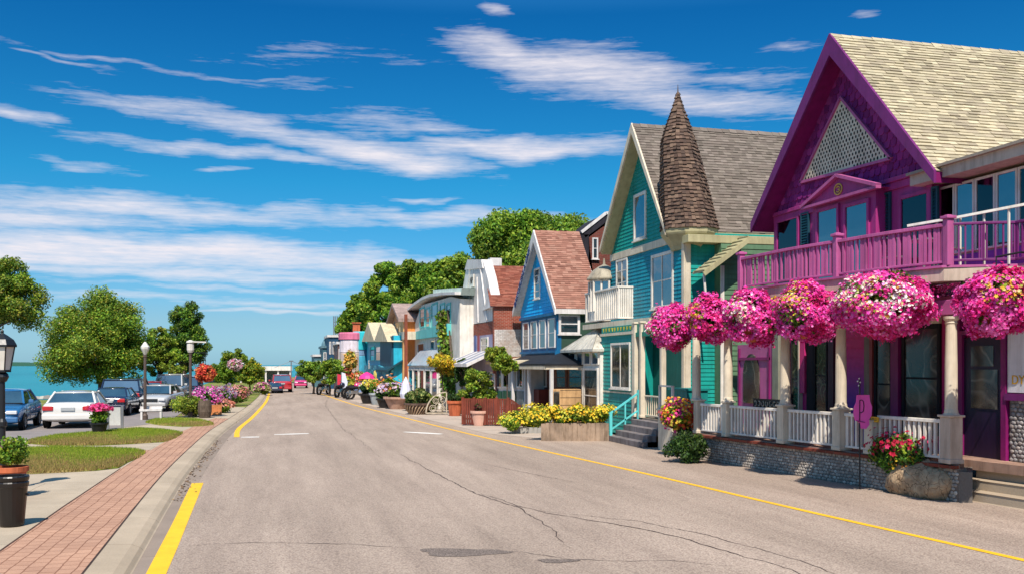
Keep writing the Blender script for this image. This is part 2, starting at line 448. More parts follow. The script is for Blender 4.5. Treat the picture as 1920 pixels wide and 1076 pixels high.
def window(par, plane, c, a0, a1, z0, z1, fmat, fw=.09, cols=1, rows=2, glass=None, out=.06, sill=True, curtain=False, name='window', label=None, arch=None):
    a0, a1 = min(a0, a1), max(a0, a1)
    f = MB()
    wallbox(f, plane, c, a0, a0 + fw, z0, z1, out); wallbox(f, plane, c, a1 - fw, a1, z0, z1, out)
    wallbox(f, plane, c, a0 + fw, a1 - fw, z1 - fw, z1, out); wallbox(f, plane, c, a0 + fw, a1 - fw, z0, z0 + fw * .8, out)
    mw = fw * .45
    for i in range(1, cols):
        a = a0 + (a1 - a0) * i / cols; wallbox(f, plane, c, a - mw / 2, a + mw / 2, z0 + fw * .8, z1 - fw, out - .012)
    for i in range(1, rows):
        z = z0 + (z1 - z0) * i / rows; wallbox(f, plane, c, a0 + fw, a1 - fw, z - mw / 2, z + mw / 2, out - .018)
    fo = f.build(name, fmat, par, bevel=.006 if (a1 - a0) > .5 else 0, label=label)
    p = MB(); wallbox(p, plane, c, a0 + fw * .5, a1 - fw * .5, z0 + fw * .4, z1 - fw * .5, .026, -.02 if curtain else 0)
    if curtain:
        b = MB(); wallbox(b, plane, c, a0 + fw * .5, a1 - fw * .5, z0 + fw * .4, z1 - fw * .5, .004)
        b.build('dark_room', M_DARK, fo)
        cu = MB(); rg = random.Random(int(a0 * 100)); n = 26
        for s0, s1 in ((0, .36), (.66, 1)):
            pts = []
            for i in range(n + 1):
                t = s0 + (s1 - s0) * i / n; pts.append((a0 + fw * .6 + (a1 - a0 - fw * 1.2) * t, .012 + .005 * math.sin(i * 1.9) ))
            for i in range(n):
                (u0, o0), (u1, o1) = pts[i], pts[i + 1]
                cu.face([P3(plane, c, u0, z0 + fw * .5, o0), P3(plane, c, u1, z0 + fw * .5, o1), P3(plane, c, u1, z1 - fw * .6, o1), P3(plane, c, u0, z1 - fw * .6, o0)])
        cu.build('curtain', M_CURTAIN, fo)
    p.build('pane', M_CLEAR if curtain else (glass or M_GLASS), fo)
    if sill:
        s = MB(); wallbox(s, plane, c, a0 - .05, a1 + .05, z0 - .05, z0 - .003, out + .05); s.build('sill', fmat, fo)
    return fo
def shingles(mb, A, B, C_, D, row=.17, wid=.26, pal=None, t=.018, rng=None, wob=.35):
    """A-B ridge (left to right), C_-D eave under A-B. one face pair per shingle"""
    A, B, C_, D = map(Vector, (A, B, C_, D)); rng = rng or random.Random(3)
    nrm = (B - A).cross(C_ - A).normalized()
    if nrm.z < 0: nrm = -nrm
    L = ((C_ - A).length + (D - B).length) / 2; n = max(2, int(L / row))
    for i in range(n):
        f0, f1 = i / n, (i + 1) / n
        l0, r0, l1, r1 = A.lerp(C_, f0), B.lerp(D, f0), A.lerp(C_, f1), B.lerp(D, f1)
        w = (r1 - l1).length; m = max(1, int(w / wid)); x = 0.0
        offs = [0.0]
        while offs[-1] < 1: offs.append(offs[-1] + (1 / m) * rng.uniform(.7, 1.3))
        if i % 2: offs = [0] + [o - .5 / m for o in offs[1:]]
        offs = [min(1, max(0, o)) for o in offs]
        for a, b in zip(offs, offs[1:]):
            if b - a < 1e-4: continue
            th = t * rng.uniform(1 - wob, 1 + wob * 1.5); e = rng.uniform(-.12, .12) * wob / n
            fe = min(1.0, f1 + e) if i < n - 1 else 1.0
            q0 = l0.lerp(r0, a); q1 = l0.lerp(r0, b); q2 = A.lerp(C_, fe).lerp(B.lerp(D, fe), b); q3 = A.lerp(C_, fe).lerp(B.lerp(D, fe), a)
            k = rng.choice(pal); s = rng.uniform(.8, 1.15); col = tuple(v * s for v in k)
            mb.face([q0 + nrm * .003, q1 + nrm * .003, q2 + nrm * th, q3 + nrm * th], col)
            mb.face([q3 + nrm * th, q2 + nrm * th, q2, q3], col)
def gable_roof(par, Xf, Xb, Yc, hl, hr, zl, zr, zp, pal, rake, soffit, th=.2, rake_h=.3, seed=1, row=.17, wid=.26, shing_t=.018):
    """ridge along +X. hl / zl: half-width and eave height on the far (+Y) side, hr / zr on the camera side"""
    r = MB(); rg = random.Random(seed)
    pk = Vector((Xf, Yc, zp)); pb = Vector((Xb, Yc, zp))
    for h, z, sg in ((hr, zr, -1), (hl, zl, 1)):
        e = Vector((Xf, Yc + sg * h, z)); eb = Vector((Xb, Yc + sg * h, z))
        dn = Vector((0, 0, -th))
        shingles(r, pk, pb, e, eb, row, wid, pal, shing_t, rg)
    # ridge cap
    n = int((Xb - Xf) / .3)
    for i in range(n):
        x0 = Xf + (Xb - Xf) * i / n; x1 = Xf + (Xb - Xf) * (i + 1) / n; k = rg.choice(pal); z = zp + .03 + rg.uniform(0, .015)
        r.face([(x0, Yc, z), (x1, Yc, z - .012), (x1, Yc - .14, z - .18), (x0, Yc - .14, z - .165)], k)
        r.face([(x0, Yc, z), (x1, Yc, z - .012), (x1, Yc + .14, z - .18), (x0, Yc + .14, z - .165)], k)
    ro = r.build('roof', M_SHINGLE, par)
    s = MB()
    for h, z, sg in ((hr, zr, -1), (hl, zl, 1)):
        s.prism([(Xf + .03, Yc, zp - .006), (Xf + .03, Yc + sg * h, z - .006), (Xf + .03, Yc + sg * h, z - th), (Xf + .03, Yc, zp - th * 1.5)], (Xb - Xf - .03, 0, 0))
    s.build('soffit', soffit, ro)
    k = MB()
    for h, z, sg in ((hr, zr, -1), (hl, zl, 1)):
        k.prism([(Xf - .04, Yc, zp + .035), (Xf - .04, Yc + sg * (h + .03), z + .02), (Xf - .04, Yc + sg * (h + .03), z - rake_h * .75), (Xf - .04, Yc, zp - rake_h * 1.55)], (.065, 0, 0))
    k.build('rake_board', rake, ro)
    return ro
def railing(par, p, q, h, mat, n=None, gap=.12, w=.035, top=(.09, .05), base=.1, name='railing', bmat=None, kids=True):
    """p, q: deck-level end points"""
    p, q = Vector(p), Vector(q); L = (q - p).length; n = n or max(2, int(L / gap))
    m = MB(); up = Vector((0, 0, 1))
    m.bar(p + up * (h - top[1] / 2), q + up * (h - top[1] / 2), top[0], top[1]); m.bar(p + up * base, q + up * base, .06, .05); e_ = (q - p).normalized() * .02
    for t_ in (p + e_, q - e_): m.bar(t_ + up * base, t_ + up * (h - .03), .035, .035, up=(q - p).normalized())
    o = m.build(name, mat, par, bevel=.008)
    b = MB(); rg = random.Random(int(L * 100))
    for i in range(n):
        a = p.lerp(q, (i + .5) / n) + Vector((rg.uniform(-.004, .004), rg.uniform(-.004, .004), 0))
        b.bar(a + up * (base + .025), a + up * (h - top[1]), w, w, up=(q - p).normalized())
    b.build('balusters', bmat or mat, o if kids else par)
    return o
def column(par, x, y, z0, z1, r, mat, name='column', square=False):
    m = MB()
    if square:
        m.box(x - r, x + r, y - r, y + r, z0, z1); m.box(x - r * 1.35, x + r * 1.35, y - r * 1.35, y + r * 1.35, z1, z1 + .07); m.box(x - r * 1.25, x + r * 1.25, y - r * 1.25, y + r * 1.25, z0 - .001, z0 + .1)
        return m.build(name, mat, par, bevel=.012)
    h = z1 - z0
    m.lathe((x, y, z0), [(r * 1.35, 0), (r * 1.35, .05), (r * 1.1, .08), (r * 1.08, .12), (r, .16), (r * .98, h * .5), (r * .86, h - .16), (r * 1.0, h - .13), (r * .9, h - .10), (r * 1.25, h - .05), (r * 1.3, h)], 20)
    return m.build(name, mat, par, smooth=False, bevel=0)
# ------------------------------------------------------------------ leaves and flowers
def unit(n, rng):
    v = rng.normal(size=(n, 3)); return v / np.linalg.norm(v, axis=1, keepdims=True)
def leaf_arrays(centers, radii, n, size, pal, rng, squash=.8, spread=.9, asp=.55, up=.0):
    centers = np.asarray(centers, float); radii = np.asarray(radii, float)
    w = radii ** 2; idx = rng.choice(len(centers), n, p=w / w.sum())
    d = unit(n, rng); rr = radii[idx] * rng.uniform(.35, 1.28, n) ** .8
    off = d * rr[:, None]; off[:, 2] *= squash
    pos = centers[idx] + off
    nm = d + rng.normal(size=(n, 3)) * spread; nm[:, 2] += up
    nm /= np.linalg.norm(nm, axis=1, keepdims=True)
    t = np.cross(nm, unit(n, rng)); t /= np.linalg.norm(t, axis=1, keepdims=True); b = np.cross(nm, t)
    s = size * rng.uniform(.6, 1.35, n)[:, None]
    V = np.stack([pos + t * s, pos + b * s * asp + nm * s * .12, pos - t * s, pos - b * s * asp + nm * s * .12], 1).reshape(-1, 3)
    Fc = np.arange(4 * n).reshape(n, 4)
    pal = np.array(pal); pi = pal[rng.integers(0, len(pal), n)] * rng.uniform(.7, 1.25, (n, 1))
    # clumps carry a hue of their own, as twigs of one tree do
    tint = rng.uniform(.75, 1.2, (len(centers), 1)) * (1 + rng.normal(size=(len(centers), 3)) * .06)
    return V, Fc, np.clip(pi * tint[idx], .003, .9)
def flower_arrays(pos, nm, size, cols, rng, petals=5):
    n = len(pos); t = np.cross(nm, unit(n, rng)); t /= np.linalg.norm(t, axis=1, keepdims=True); b = np.cross(nm, t)
    s = size * rng.uniform(.75, 1.25, n)
    V = np.empty((n, petals * 2 + 1, 3)); V[:, 0] = pos - nm * (s * .18)[:, None]
    for k in range(petals * 2):
        a = math.pi * k / petals; r = (1.0 if k % 2 == 0 else .62)
        V[:, k + 1] = pos + (t * math.cos(a) + b * math.sin(a)) * (s * r)[:, None] + nm * (s * rng.uniform(-.1, .25, n))[:, None]
    m = petals * 2; base = np.arange(n)[:, None] * (m + 1)
    F_ = []
    for k in range(m): F_.append(np.concatenate([base, base + 1 + k, base + 1 + (k + 1) % m], 1))
    Fc = np.stack(F_, 1).reshape(-1, 3)
    return V.reshape(-1, 3), Fc, np.repeat(cols, m, 0)
GREEN = [(.085, .19, .018), (.13, .25, .02), (.19, .31, .025), (.05, .12, .015), (.27, .33, .03), (.11, .22, .02)]
DEEP = [(.02, .055, .012), (.035, .08, .015), (.05, .10, .02), (.015, .035, .01)]
LIME = [(.20, .30, .025), (.27, .36, .03), (.13, .22, .02), (.35, .39, .04), (.08, .16, .02)]
YELLOW = [(.62, .48, .03), (.50, .42, .03), (.70, .52, .02), (.25, .27, .03), (.14, .18, .02), (.60, .40, .02)]
def leafmesh(name, par, centers, radii, n, size, pal, seed=1, mat=None, **k):
    V, Fc, c = leaf_arrays(centers, radii, n, size, pal, np.random.default_rng(seed), **k)
    return np_mesh(name, V, Fc, c, mat or M_LEAF, par)
def blob_centers(c, r, n, rng, cr, hollow=.55, flatbot=None):
    d = unit(n, rng); q = d * (rng.uniform(hollow, 1.0, n) ** .6)[:, None]
    P = np.array(c) + q * np.array(r)
    if flatbot is not None: P[:, 2] = np.maximum(P[:, 2], flatbot + rng.uniform(0, .4, n))
    R_ = cr * rng.uniform(.5, 1.35, n)
    return P, R_
def tree(label, x, y, blobs, nleaf, size, pal=GREEN, trunk=.15, z0=0, seed=1, nclump=60, cr=.5, group=None, name='broadleaf_tree', cat='tree', bark=M_BARK):
    """blobs: list of (cx, cy, cz, rx, ry, rz) relative to the foot"""
    rng = np.random.default_rng(seed)
    root = thing(name, label, cat, (x, y, z0), group); nclump = int(nclump * 1.9); cr = cr * .82; nleaf = int(nleaf * 1.9); size = size * .74; nleaf = int(nleaf * 1.15)
    vol = sum(b[3] * b[5] for b in blobs); C_, R_ = [], []
    for b in blobs:
        k = max(5, int(nclump * b[3] * b[5] / vol))
        p, r = blob_centers((x + b[0], y + b[1], z0 + b[2]), (b[3], b[4], b[5]), k, rng, cr, .3)
        C_.append(p); R_.append(r)
    C_ = np.concatenate(C_); R_ = np.concatenate(R_)
    leafmesh('crown', root, C_, R_, nleaf, size, pal, seed + 1)
    t = MB(); top = max(b[2] for b in blobs); low = min(b[2] - b[5] for b in blobs)
    fk = max(low, top * .3)
    t.tube([(x, y, z0 - .05), (x, y, z0 + .15), (x + .03, y, z0 + fk * .6), (x, y, z0 + fk * 1.1), (x, y, z0 + top)], [trunk * 1.5, trunk * 1.1, trunk * .9, trunk * .8, trunk * .25], 10)
    for i in rng.choice(len(C_), min(len(C_), 14), replace=False):
        p = C_[i]; s = z0 + fk * rng.uniform(.8, 1.4)
        mid = ((x + p[0]) / 2, (y + p[1]) / 2, (s + p[2]) / 2 + .1)
        t.tube([(x, y, s), mid, tuple(p)], [trunk * .45, trunk * .28, trunk * .08], 6)
    t.build('trunk', bark, root, smooth=True)
    return root
def shrub(label, x, y, z0, r, h, n, size, pal, name='shrub', cat='shrub', group=None, seed=1, parent=None, nm='foliage', ncl=14):
    rng = np.random.default_rng(seed)
    root = parent or thing(name, label, cat, (x, y, z0), group)
    rx, ry = (r, r) if not isinstance(r, tuple) else r
    P, R_ = blob_centers((x, y, z0 + h * .5), (rx * .72, ry * .72, h * .36), ncl, rng, min(rx, h) * .36, .2)
    leafmesh(nm, root, P, R_, n, size, pal, seed + 3)
    return root
def blooms(par, c, r, n, size, pal, seed=1, name='flowers', up=.3, lump=.12, patch=None, bottom=-1.0, jitter=.085, gap=9):
    """flower heads over an ellipsoid; patch: list of (dir, cos, palette) for other coloured plants among them"""
    rng = np.random.default_rng(seed); d = unit(n * 2, rng); d = d[d[:, 2] > bottom][:n]; n = len(d)
    ph = rng.uniform(0, 6, 6)
    l = 1 + lump * (np.sin(d[:, 0] * 5 + ph[0]) * np.sin(d[:, 2] * 6 + ph[1]) + .6 * np.sin(d[:, 1] * 9 + ph[2]) * np.sin(d[:, 0] * 8 + ph[3])) + rng.normal(size=n) * jitter
    pos = np.array(c) + d * l[:, None] * np.array(r)
    nm = d + rng.normal(size=(n, 3)) * .45; nm[:, 2] += up; nm /= np.linalg.norm(nm, axis=1, keepdims=True)
    keep = (np.sin(d[:, 0] * 7 + ph[2]) * np.sin(d[:, 2] * 6 + ph[3]) + .8 * np.sin(d[:, 1] * 8 + ph[0]) * np.sin(d[:, 2] * 9 + ph[1]) + rng.normal(size=n) * .35) < gap
    d, pos, nm, n = d[keep], pos[keep], nm[keep], int(keep.sum())
    P_ = np.array(pal); w = (np.sin(d[:, 0] * 4 + ph[4]) + np.sin(d[:, 1] * 5 + d[:, 2] * 6 + ph[5])) * .25 + .5 + rng.normal(size=n) * .25
    ci = np.clip((w * len(P_)).astype(int), 0, len(P_) - 1); cols = P_[ci].copy()
    for dr, cs, pp in (patch or []):
        dr = np.array(dr, float); dr /= np.linalg.norm(dr); sel = (d @ dr + rng.normal(size=n) * .09) > cs
        sel &= rng.uniform(size=n) < .5; q = np.array(pp); cols[sel] = q[rng.integers(0, len(q), sel.sum())]
    cols = np.clip(cols * rng.uniform(.8, 1.15, (n, 1)), 0, .95)
    V, Fc, cc = flower_arrays(pos, nm, size, cols, rng)
    return np_mesh(name, V, Fc, cc, M_PETAL, par)
def cobbles(par, A, B, z0, z1, size=.13, name='stonework', pal=None, seed=3, back=.25, mat=None):
    """rounded stones bedded in a wall running from A to B (plan points), facing left of A>B"""
    rg = random.Random(seed); A2, B2 = Vector((A[0], A[1], 0)), Vector((B[0], B[1], 0)); d = B2 - A2; L = d.length; d.normalize()
    n = Vector((d.y, -d.x, 0))
    if n.x > 0 and abs(n.x) > abs(n.y): n = -n
    if abs(n.y) >= abs(n.x) and n.y > 0: n = -n
    pal = pal or [(.30, .27, .25), (.36, .33, .31), (.26, .24, .23), (.42, .38, .35), (.33, .28, .25)]
    m = MB(); m.prism([A2 + Vector((0, 0, z0)), B2 + Vector((0, 0, z0)), B2 + Vector((0, 0, z1)), A2 + Vector((0, 0, z1))], -n * back, (.15, .125, .105))
    rows = int((z1 - z0) / (size * .8)) + 1; rh = (z1 - z0) / rows
    for r in range(rows):
        k = int(L / size)
        for i in range(k):
            a = (i + .5 + (.5 if r % 2 else 0)) * L / k + rg.uniform(-.2, .2) * size; z = z0 + (r + .5) * rh + rg.uniform(-.12, .12) * rh
            if a > L: continue
            c = A2 + d * a + Vector((0, 0, z)); k1 = rg.choice(pal); s = rg.uniform(.75, 1.2); col = tuple(v * s for v in k1)
            w, hh = size * rg.uniform(.44, .56), rh * rg.uniform(.44, .56); ph = rg.uniform(0, 1); dep = size * rg.uniform(.10, .22)
            V = []
            for f_, o in ((1.0, 0), (.82, .65), (.45, 1.0)):
                for j in range(7):
                    t = ph + j * 2 * math.pi / 7; q = rg.uniform(.9, 1.1)
                    V.append(c + d * math.cos(t) * w * f_ * q + Vector((0, 0, math.sin(t) * hh * f_ * q)) + n * dep * o)
            V.append(c + n * dep * 1.08)
            Fs = [(a_ * 7 + j, a_ * 7 + (j + 1) % 7, (a_ + 1) * 7 + (j + 1) % 7, (a_ + 1) * 7 + j) for a_ in range(2) for j in range(7)] + [(14 + j, 14 + (j + 1) % 7, 21) for j in range(7)]
            m.mesh(V, Fs, col)
    return m.build(name, mat or M_STONE, par)
def text_mesh(txt, size, mat, par, origin, right, up, name='lettering', depth=.006, shear=0):
    cu = bpy.data.curves.new('lettering', 'FONT'); cu.body = txt; cu.size = size; cu.extrude = depth; cu.align_x = 'CENTER'; cu.align_y = 'CENTER'; cu.shear = shear
    tmp = bpy.data.objects.new('tmp_text', cu); COL.objects.link(tmp)
    dg = bpy.context.evaluated_depsgraph_get(); me = bpy.data.meshes.new_from_object(tmp.evaluated_get(dg))
    bpy.data.objects.remove(tmp)
    r, u = Vector(right).normalized(), Vector(up).normalized(); n = r.cross(u); o3 = rootloc(par); o = Vector(origin) - o3
    for v in me.vertices: v.co = o + r * v.co.x + u * v.co.y + n * v.co.z
    me.materials.clear()
    ob = link_mesh(name, me, mat, par)
    if par is not None: KIDS.setdefault(par.name, []).append(ob)
    return ob
def pot(par, x, y, z0, r0, r1, h, mat, name='pot', n=20):
    m = MB(); m.lathe((x, y, z0), [(r0 * .9, 0), (r0, .01), (r1 * .93, h * .8), (r1 * .93, h * .82), (r1 * 1.05, h * .83), (r1 * 1.06, h), (r1 * .92, h), (r1 * .88, h * .86), (0.001, h * .85)], n)
    return m.build(name, mat, par, smooth=False, bevel=.006)
# ------------------------------------------------------------------ ground materials
def m_asphalt():
    m = Mat('asphalt', .82, .22)
    v = m.new('ShaderNodeTexVoronoi'); v.inputs['Scale'].default_value = 34; m.l.new(m.g.outputs['Position'], v.inputs['Vector'])
    n1 = m.noise(.35, 6, .6, m.map((1, .35, 1))); n2 = m.noise(60, 5, .7); n3 = m.noise(.9, 6, .7, m.map((1.6, .12, 1)))
    peb = m.ramp(v.outputs['Distance'], [(.0, (1.28, 1.22, 1.16)), (.35, (1.02, 1, .98)), (.75, (.70, .66, .65))])
    base = m.ramp(n1, [(.3, (.315, .252, .203)), (.7, (.42, .337, .276))])
    c = m.mul(m.mul(base, peb), m.ramp(n3, [(.35, (.85, .84, .84)), (.6, (1.06, 1.06, 1.06))]))
    c = m.mul(c, m.ramp(n2, [(.3, (.78, .77, .76)), (.65, (1.12, 1.12, 1.12))]))
    m.color(c); h = m.new('ShaderNodeMath', operation='SUBTRACT'); m.l.new(n2, h.inputs[0]); m.l.new(v.outputs['Distance'], h.inputs[1])
    m.bump(h.outputs[0], .012, .8); return m.m
def m_concrete(name='concrete', c=(.40, .325, .24), joints=2.4):
    m = Mat(name, .85, .2)
    n1 = m.noise(.8, 7, .65); n2 = m.noise(45, 4, .7)
    w = m.noise(.7, 3, .5); pos = m.new('ShaderNodeVectorMath', operation='ADD')
    sc = m.new('ShaderNodeVectorMath', operation='SCALE'); sc.inputs['Scale'].default_value = .12; nn = m.new('ShaderNodeTexNoise'); nn.inputs['Scale'].default_value = .8
    m.l.new(m.g.outputs['Position'], nn.inputs['Vector']); m.l.new(nn.outputs['Color'], sc.inputs[0]); m.l.new(m.g.outputs['Position'], pos.inputs[0]); m.l.new(sc.outputs[0], pos.inputs[1])
    br = m.new('ShaderNodeTexBrick'); br.inputs['Scale'].default_value = 1; br.inputs['Brick Width'].default_value = joints; br.inputs['Row Height'].default_value = joints * .8; br.inputs['Mortar Size'].default_value = .006
    br.inputs['Mortar Smooth'].default_value = .3
    br.inputs['Color1'].default_value = (1, 1, 1, 1); br.inputs['Color2'].default_value = (.93, .92, .91, 1); br.inputs['Mortar'].default_value = (.30, .24, .19, 1)
    m.l.new(pos.outputs[0], br.inputs['Vector'])
    cc = m.mul(m.ramp(n1, [(.3, tuple(x * .82 for x in c)), (.7, tuple(x * 1.08 for x in c))]), br.outputs[0])
    cc = m.mul(cc, m.ramp(n2, [(.3, (.88, .88, .88)), (.6, (1.05, 1.05, 1.05))])); m.color(cc); m.bump(n2, .004, .6); return m.m
def m_paver():
    m = Mat('brick_pavers', .82, .2)
    nn = m.new('ShaderNodeTexNoise'); nn.inputs['Scale'].default_value = 1.1; nn.inputs['Detail'].default_value = 3; m.l.new(m.g.outputs['Position'], nn.inputs['Vector'])
    sc = m.new('ShaderNodeVectorMath', operation='SCALE'); sc.inputs['Scale'].default_value = .09; m.l.new(nn.outputs['Color'], sc.inputs[0])
    pos = m.new('ShaderNodeVectorMath', operation='ADD'); m.l.new(m.g.outputs['Position'], pos.inputs[0]); m.l.new(sc.outputs[0], pos.inputs[1])
    v = m.map((1, 1, 1), (0, 0, R(90)), pos.outputs[0])
    br = m.new('ShaderNodeTexBrick'); br.inputs['Scale'].default_value = 1; br.inputs['Brick Width'].default_value = .27; br.inputs['Row Height'].default_value = .2; br.inputs['Mortar Size'].default_value = .009
    br.offset = .5; br.inputs['Mortar Smooth'].default_value = .2
    br.inputs['Color1'].default_value = (.43, .245, .162, 1); br.inputs['Color2'].default_value = (.37, .205, .135, 1); br.inputs['Mortar'].default_value = (.22, .10, .06, 1)
    m.l.new(v, br.inputs['Vector'])
    n1 = m.noise(.7, 6, .65); n2 = m.noise(30, 5, .7)
    c = m.mul(br.outputs[0], m.ramp(n1, [(.3, (.84, .84, .86)), (.7, (1.10, 1.12, 1.12))])); c = m.mul(c, m.ramp(n2, [(.3, (.86, .86, .86)), (.6, (1.05, 1.05, 1.05))]))
    m.color(c); i = m.new('ShaderNodeMath', operation='SUBTRACT'); i.inputs[0].default_value = 1; m.l.new(br.outputs['Fac'], i.inputs[1]); m.bump(i.outputs[0], .01, .8); return m.m
def m_grass(a, b, dry, thr=.52):
    m = Mat('turf', .9, .1)
    n1 = m.noise(.9, 6, .65); n2 = m.noise(55, 5, .75)
    c = m.mix(m.ramp(n1, [(thr - .08, (0, 0, 0)), (thr + .1, (1, 1, 1))]), m.ramp(n2, [(.3, a), (.7, b)]), dry)
    m.color(m.mul(c, m.ramp(n2, [(.3, (.7, .7, .7)), (.6, (1.1, 1.1, 1.1))]))); m.bump(n2, .03, 1); return m.m
def m_water():
    m = Mat('lake_water', .3, .1)
    n0 = m.noise(.012, 5, .6, m.map((1, .35, 1))); n1 = m.noise(.6, 5, .6, m.map((.35, 1.4, 1)))
    m.color(m.ramp(n0, [(.3, (.012, .155, .20)), (.55, (.018, .20, .25)), (.75, (.03, .26, .30))]))
    m.bump(n1, .25, .7); m.b.inputs['IOR'].default_value = 1.1; return m.m
def m_line(name, c):
    m = Mat(name, .65, .3); n = m.noise(30, 6, .75); n2 = m.noise(3, 5, .7)
    m.color(m.mix(m.ramp(n, [(.30, (1, 1, 1)), (.40, (0, 0, 0))]), m.mul(c, m.ramp(n2, [(.3, (.82, .82, .82)), (.7, (1.05, 1.05, 1.05))])), tuple(x * .55 for x in c))); m.bump(n, .003, .5); return m.m
M_ASPH = m_asphalt(); M_CONC = m_concrete(); M_KERB = m_concrete('kerb_concrete', (.39, .31, .225), 3.1); M_PAVER = m_paver()
M_YEL = m_line('yellow_marking', (.80, .43, .015)); M_WHT = m_line('white_marking', (.78, .74, .68))
M_PARK = m_concrete('parking_asphalt', (.23, .20, .19), 7)
def sheet(name, pts, z, mat, kind='structure'):
    me = bpy.data.meshes.new(name); me.from_pydata([(p[0], p[1], z) for p in pts], [], [tuple(range(len(pts)))]); me.update()
    return tag(link_mesh(name, me, mat), kind=kind)
# lake, far shore and land
sheet('water', [(-7000, -600), (7000, -600), (7000, 7000), (-7000, 7000)], -.5, m_water())
M_LAND = m_grass((.08, .14, .02), (.16, .21, .03), (.30, .22, .10), .54)
sheet('ground', [(-80, -40), (-62, 62), (-30, 74), (-16, 78), (-10.5, 84), (-8.5, 100), (-8, 150), (-9, 215), (60, 230), (400, 230), (400, -40)], -.015, M_LAND)
fs = MB(); rg = random.Random(4)
hh = []
for i in range(331):
    h = 8 + 3 * math.sin(i * .08) + 1.5 * math.sin(i * .31) + rg.uniform(-1, 1.2)
    hh.append(h * (1 if i < 230 else max(.08, (330 - i) / 100)))
for i in range(330):
    x = -1500 + i * 4; fs.prism([(x, 2400, -1), (x + 4, 2400, -1), (x + 4, 2400, hh[i + 1]), (x, 2400, hh[i])], (0, 160, 0))
tag(fs.build('hills', m_grass((.03, .10, .06), (.05, .14, .09), (.06, .12, .09))), kind='structure')
# road with left kerb
LEFT = [(-1.55, -8), (-1.66, 8), (-1.78, 13.2), (-2.0, 23.6), (-1.98, 33), (-1.86, 40), (-1.45, 50), (-1.05, 61), (-.70, 76), (-.55, 92), (-.5, 150)]
def smooth_line(P, k=6):
    out = []
    for i in range(len(P) - 1):
        p0, p1, p2, p3 = P[max(i - 1, 0)], P[i], P[i + 1], P[min(i + 2, len(P) - 1)]
        for j in range(k):
            t = j / k
            out.append(tuple(.5 * ((2 * p1[a]) + (-p0[a] + p2[a]) * t + (2 * p0[a] - 5 * p1[a] + 4 * p2[a] - p3[a]) * t * t + (-p0[a] + 3 * p1[a] - 3 * p2[a] + p3[a]) * t ** 3) for a in (0, 1)))
    return out + [tuple(P[-1])]
LE = smooth_line(LEFT)
sheet('road', LE + [(40, 150), (40, -8)], 0, M_ASPH)
def strip(name, line, offs, zs, mat, kind='structure'):
    """cross-section (offset to the left, height) swept along a plan line"""
    V, Fs = [], []
    for i, p in enumerate(line):
        a, b = line[max(i - 1, 0)], line[min(i + 1, len(line) - 1)]; d = Vector((b[0] - a[0], b[1] - a[1])).normalized(); n = Vector((-d.y, d.x))
        for o, z in zip(offs, zs): V.append((p[0] + n.x * o, p[1] + n.y * o, z))
    k = len(offs)
    for i in range(len(line) - 1):
        for j in range(k - 1): Fs.append((i * k + j, i * k + j + 1, (i + 1) * k + j + 1, (i + 1) * k + j))
    me = bpy.data.meshes.new(name); me.from_pydata(V, [], Fs); me.update()
    return tag(link_mesh(name, me, mat), kind=kind)
strip('kerb', LE, [-.02, .0, .05, .16, .42, .50], [.004, .012, .06, .105, .115, .115], M_KERB)
strip('kerb_joint', LE, [.498, .53], [.1165, .1165], paint(60, 42, 34, .9, .3))
# land on the park side stands a kerb higher
LB = [(x - .5, y) for x, y in LE]
sheet('park_ground', LB + [(-9, 150), (-8.4, 100), (-10.4, 84), (-16, 77.9), (-30, 73.9), (-62, 61.9), (-79, -8)], .085, M_LAND)
sheet('pavement', [(x, y) for x, y in LB if y < 62] + [(-2.2, 62), (-4.2, 52), (-6.0, 46.2), (-6.6, 39), (-8.2, 36), (-24, 36), (-24, -8)], .092, M_CONC)
sheet('parking_lot', [(-5.0, 62), (-4.6, 46.6), (-6.3, 41.8), (-7.4, 38.6), (-9.2, 34.6), (-40, 34.6), (-40, 58), (-14, 62)], .098, M_PARK)
wk = [(x, y) for x, y in LB if y < 49]
bl = [(-2.75, 49), (-3.15, 44), (-3.42, 39.6), (-3.55, 33.5), (-3.60, 31), (-5.5, 32.0), (-9, 32.6), (-14, 32.8), (-14, 30.7), (-9, 30.6), (-5.2, 30.1), (-3.63, 29.2), (-3.68, 25.7), (-3.70, 19), (-3.66, 13), (-3.6, 5), (-3.5, -8)]
sheet('brick_walk', wk + bl, .104, M_PAVER)
strip('walk_edge', [p for p in bl if p[1] < 26.5][::-1], [.0, .035], [.106, .106], paint(70, 45, 34, .9, .3))
# right side pavement beyond the yellow line
RL = smooth_line([(10.9, 3), (10.06, 11.14), (9.52, 16.04), (8.93, 22.57), (8.1, 30), (7.43, 36.68), (6.52, 48.46), (5.3, 65.5), (4.3, 92)])
sheet('side_pavement', [(x + .75, y) for x, y in RL if y > 36] + [(5, 150), (40, 150), (40, 34), (9.4, 34)], .006, m_concrete('side_concrete', (.42, .34, .28), 3))
def ribbon(name, line, w, z, mat, wob=0, seed=1, group=None, taper=False):
    rg = random.Random(seed); V, Fs = [], []
    for i, p in enumerate(line):
        a, b = line[max(i - 1, 0)], line[min(i + 1, len(line) - 1)]; d = Vector((b[0] - a[0], b[1] - a[1])).normalized(); n = Vector((-d.y, d.x))
        ww = w * (1 + rg.uniform(-wob, wob)); 
        if taper: ww *= max(.15, math.sin(math.pi * min(1, max(0, (i + .5) / len(line)))) ** .5)
        V += [(p[0] + n.x * ww / 2, p[1] + n.y * ww / 2, z), (p[0] - n.x * ww / 2, p[1] - n.y * ww / 2, z)]
    for i in range(len(line) - 1): Fs.append((2 * i, 2 * i + 1, 2 * i + 3, 2 * i + 2))
    me = bpy.data.meshes.new(name); me.from_pydata(V, [], Fs); me.update(); return tag(link_mesh(name, me, mat), kind='structure')
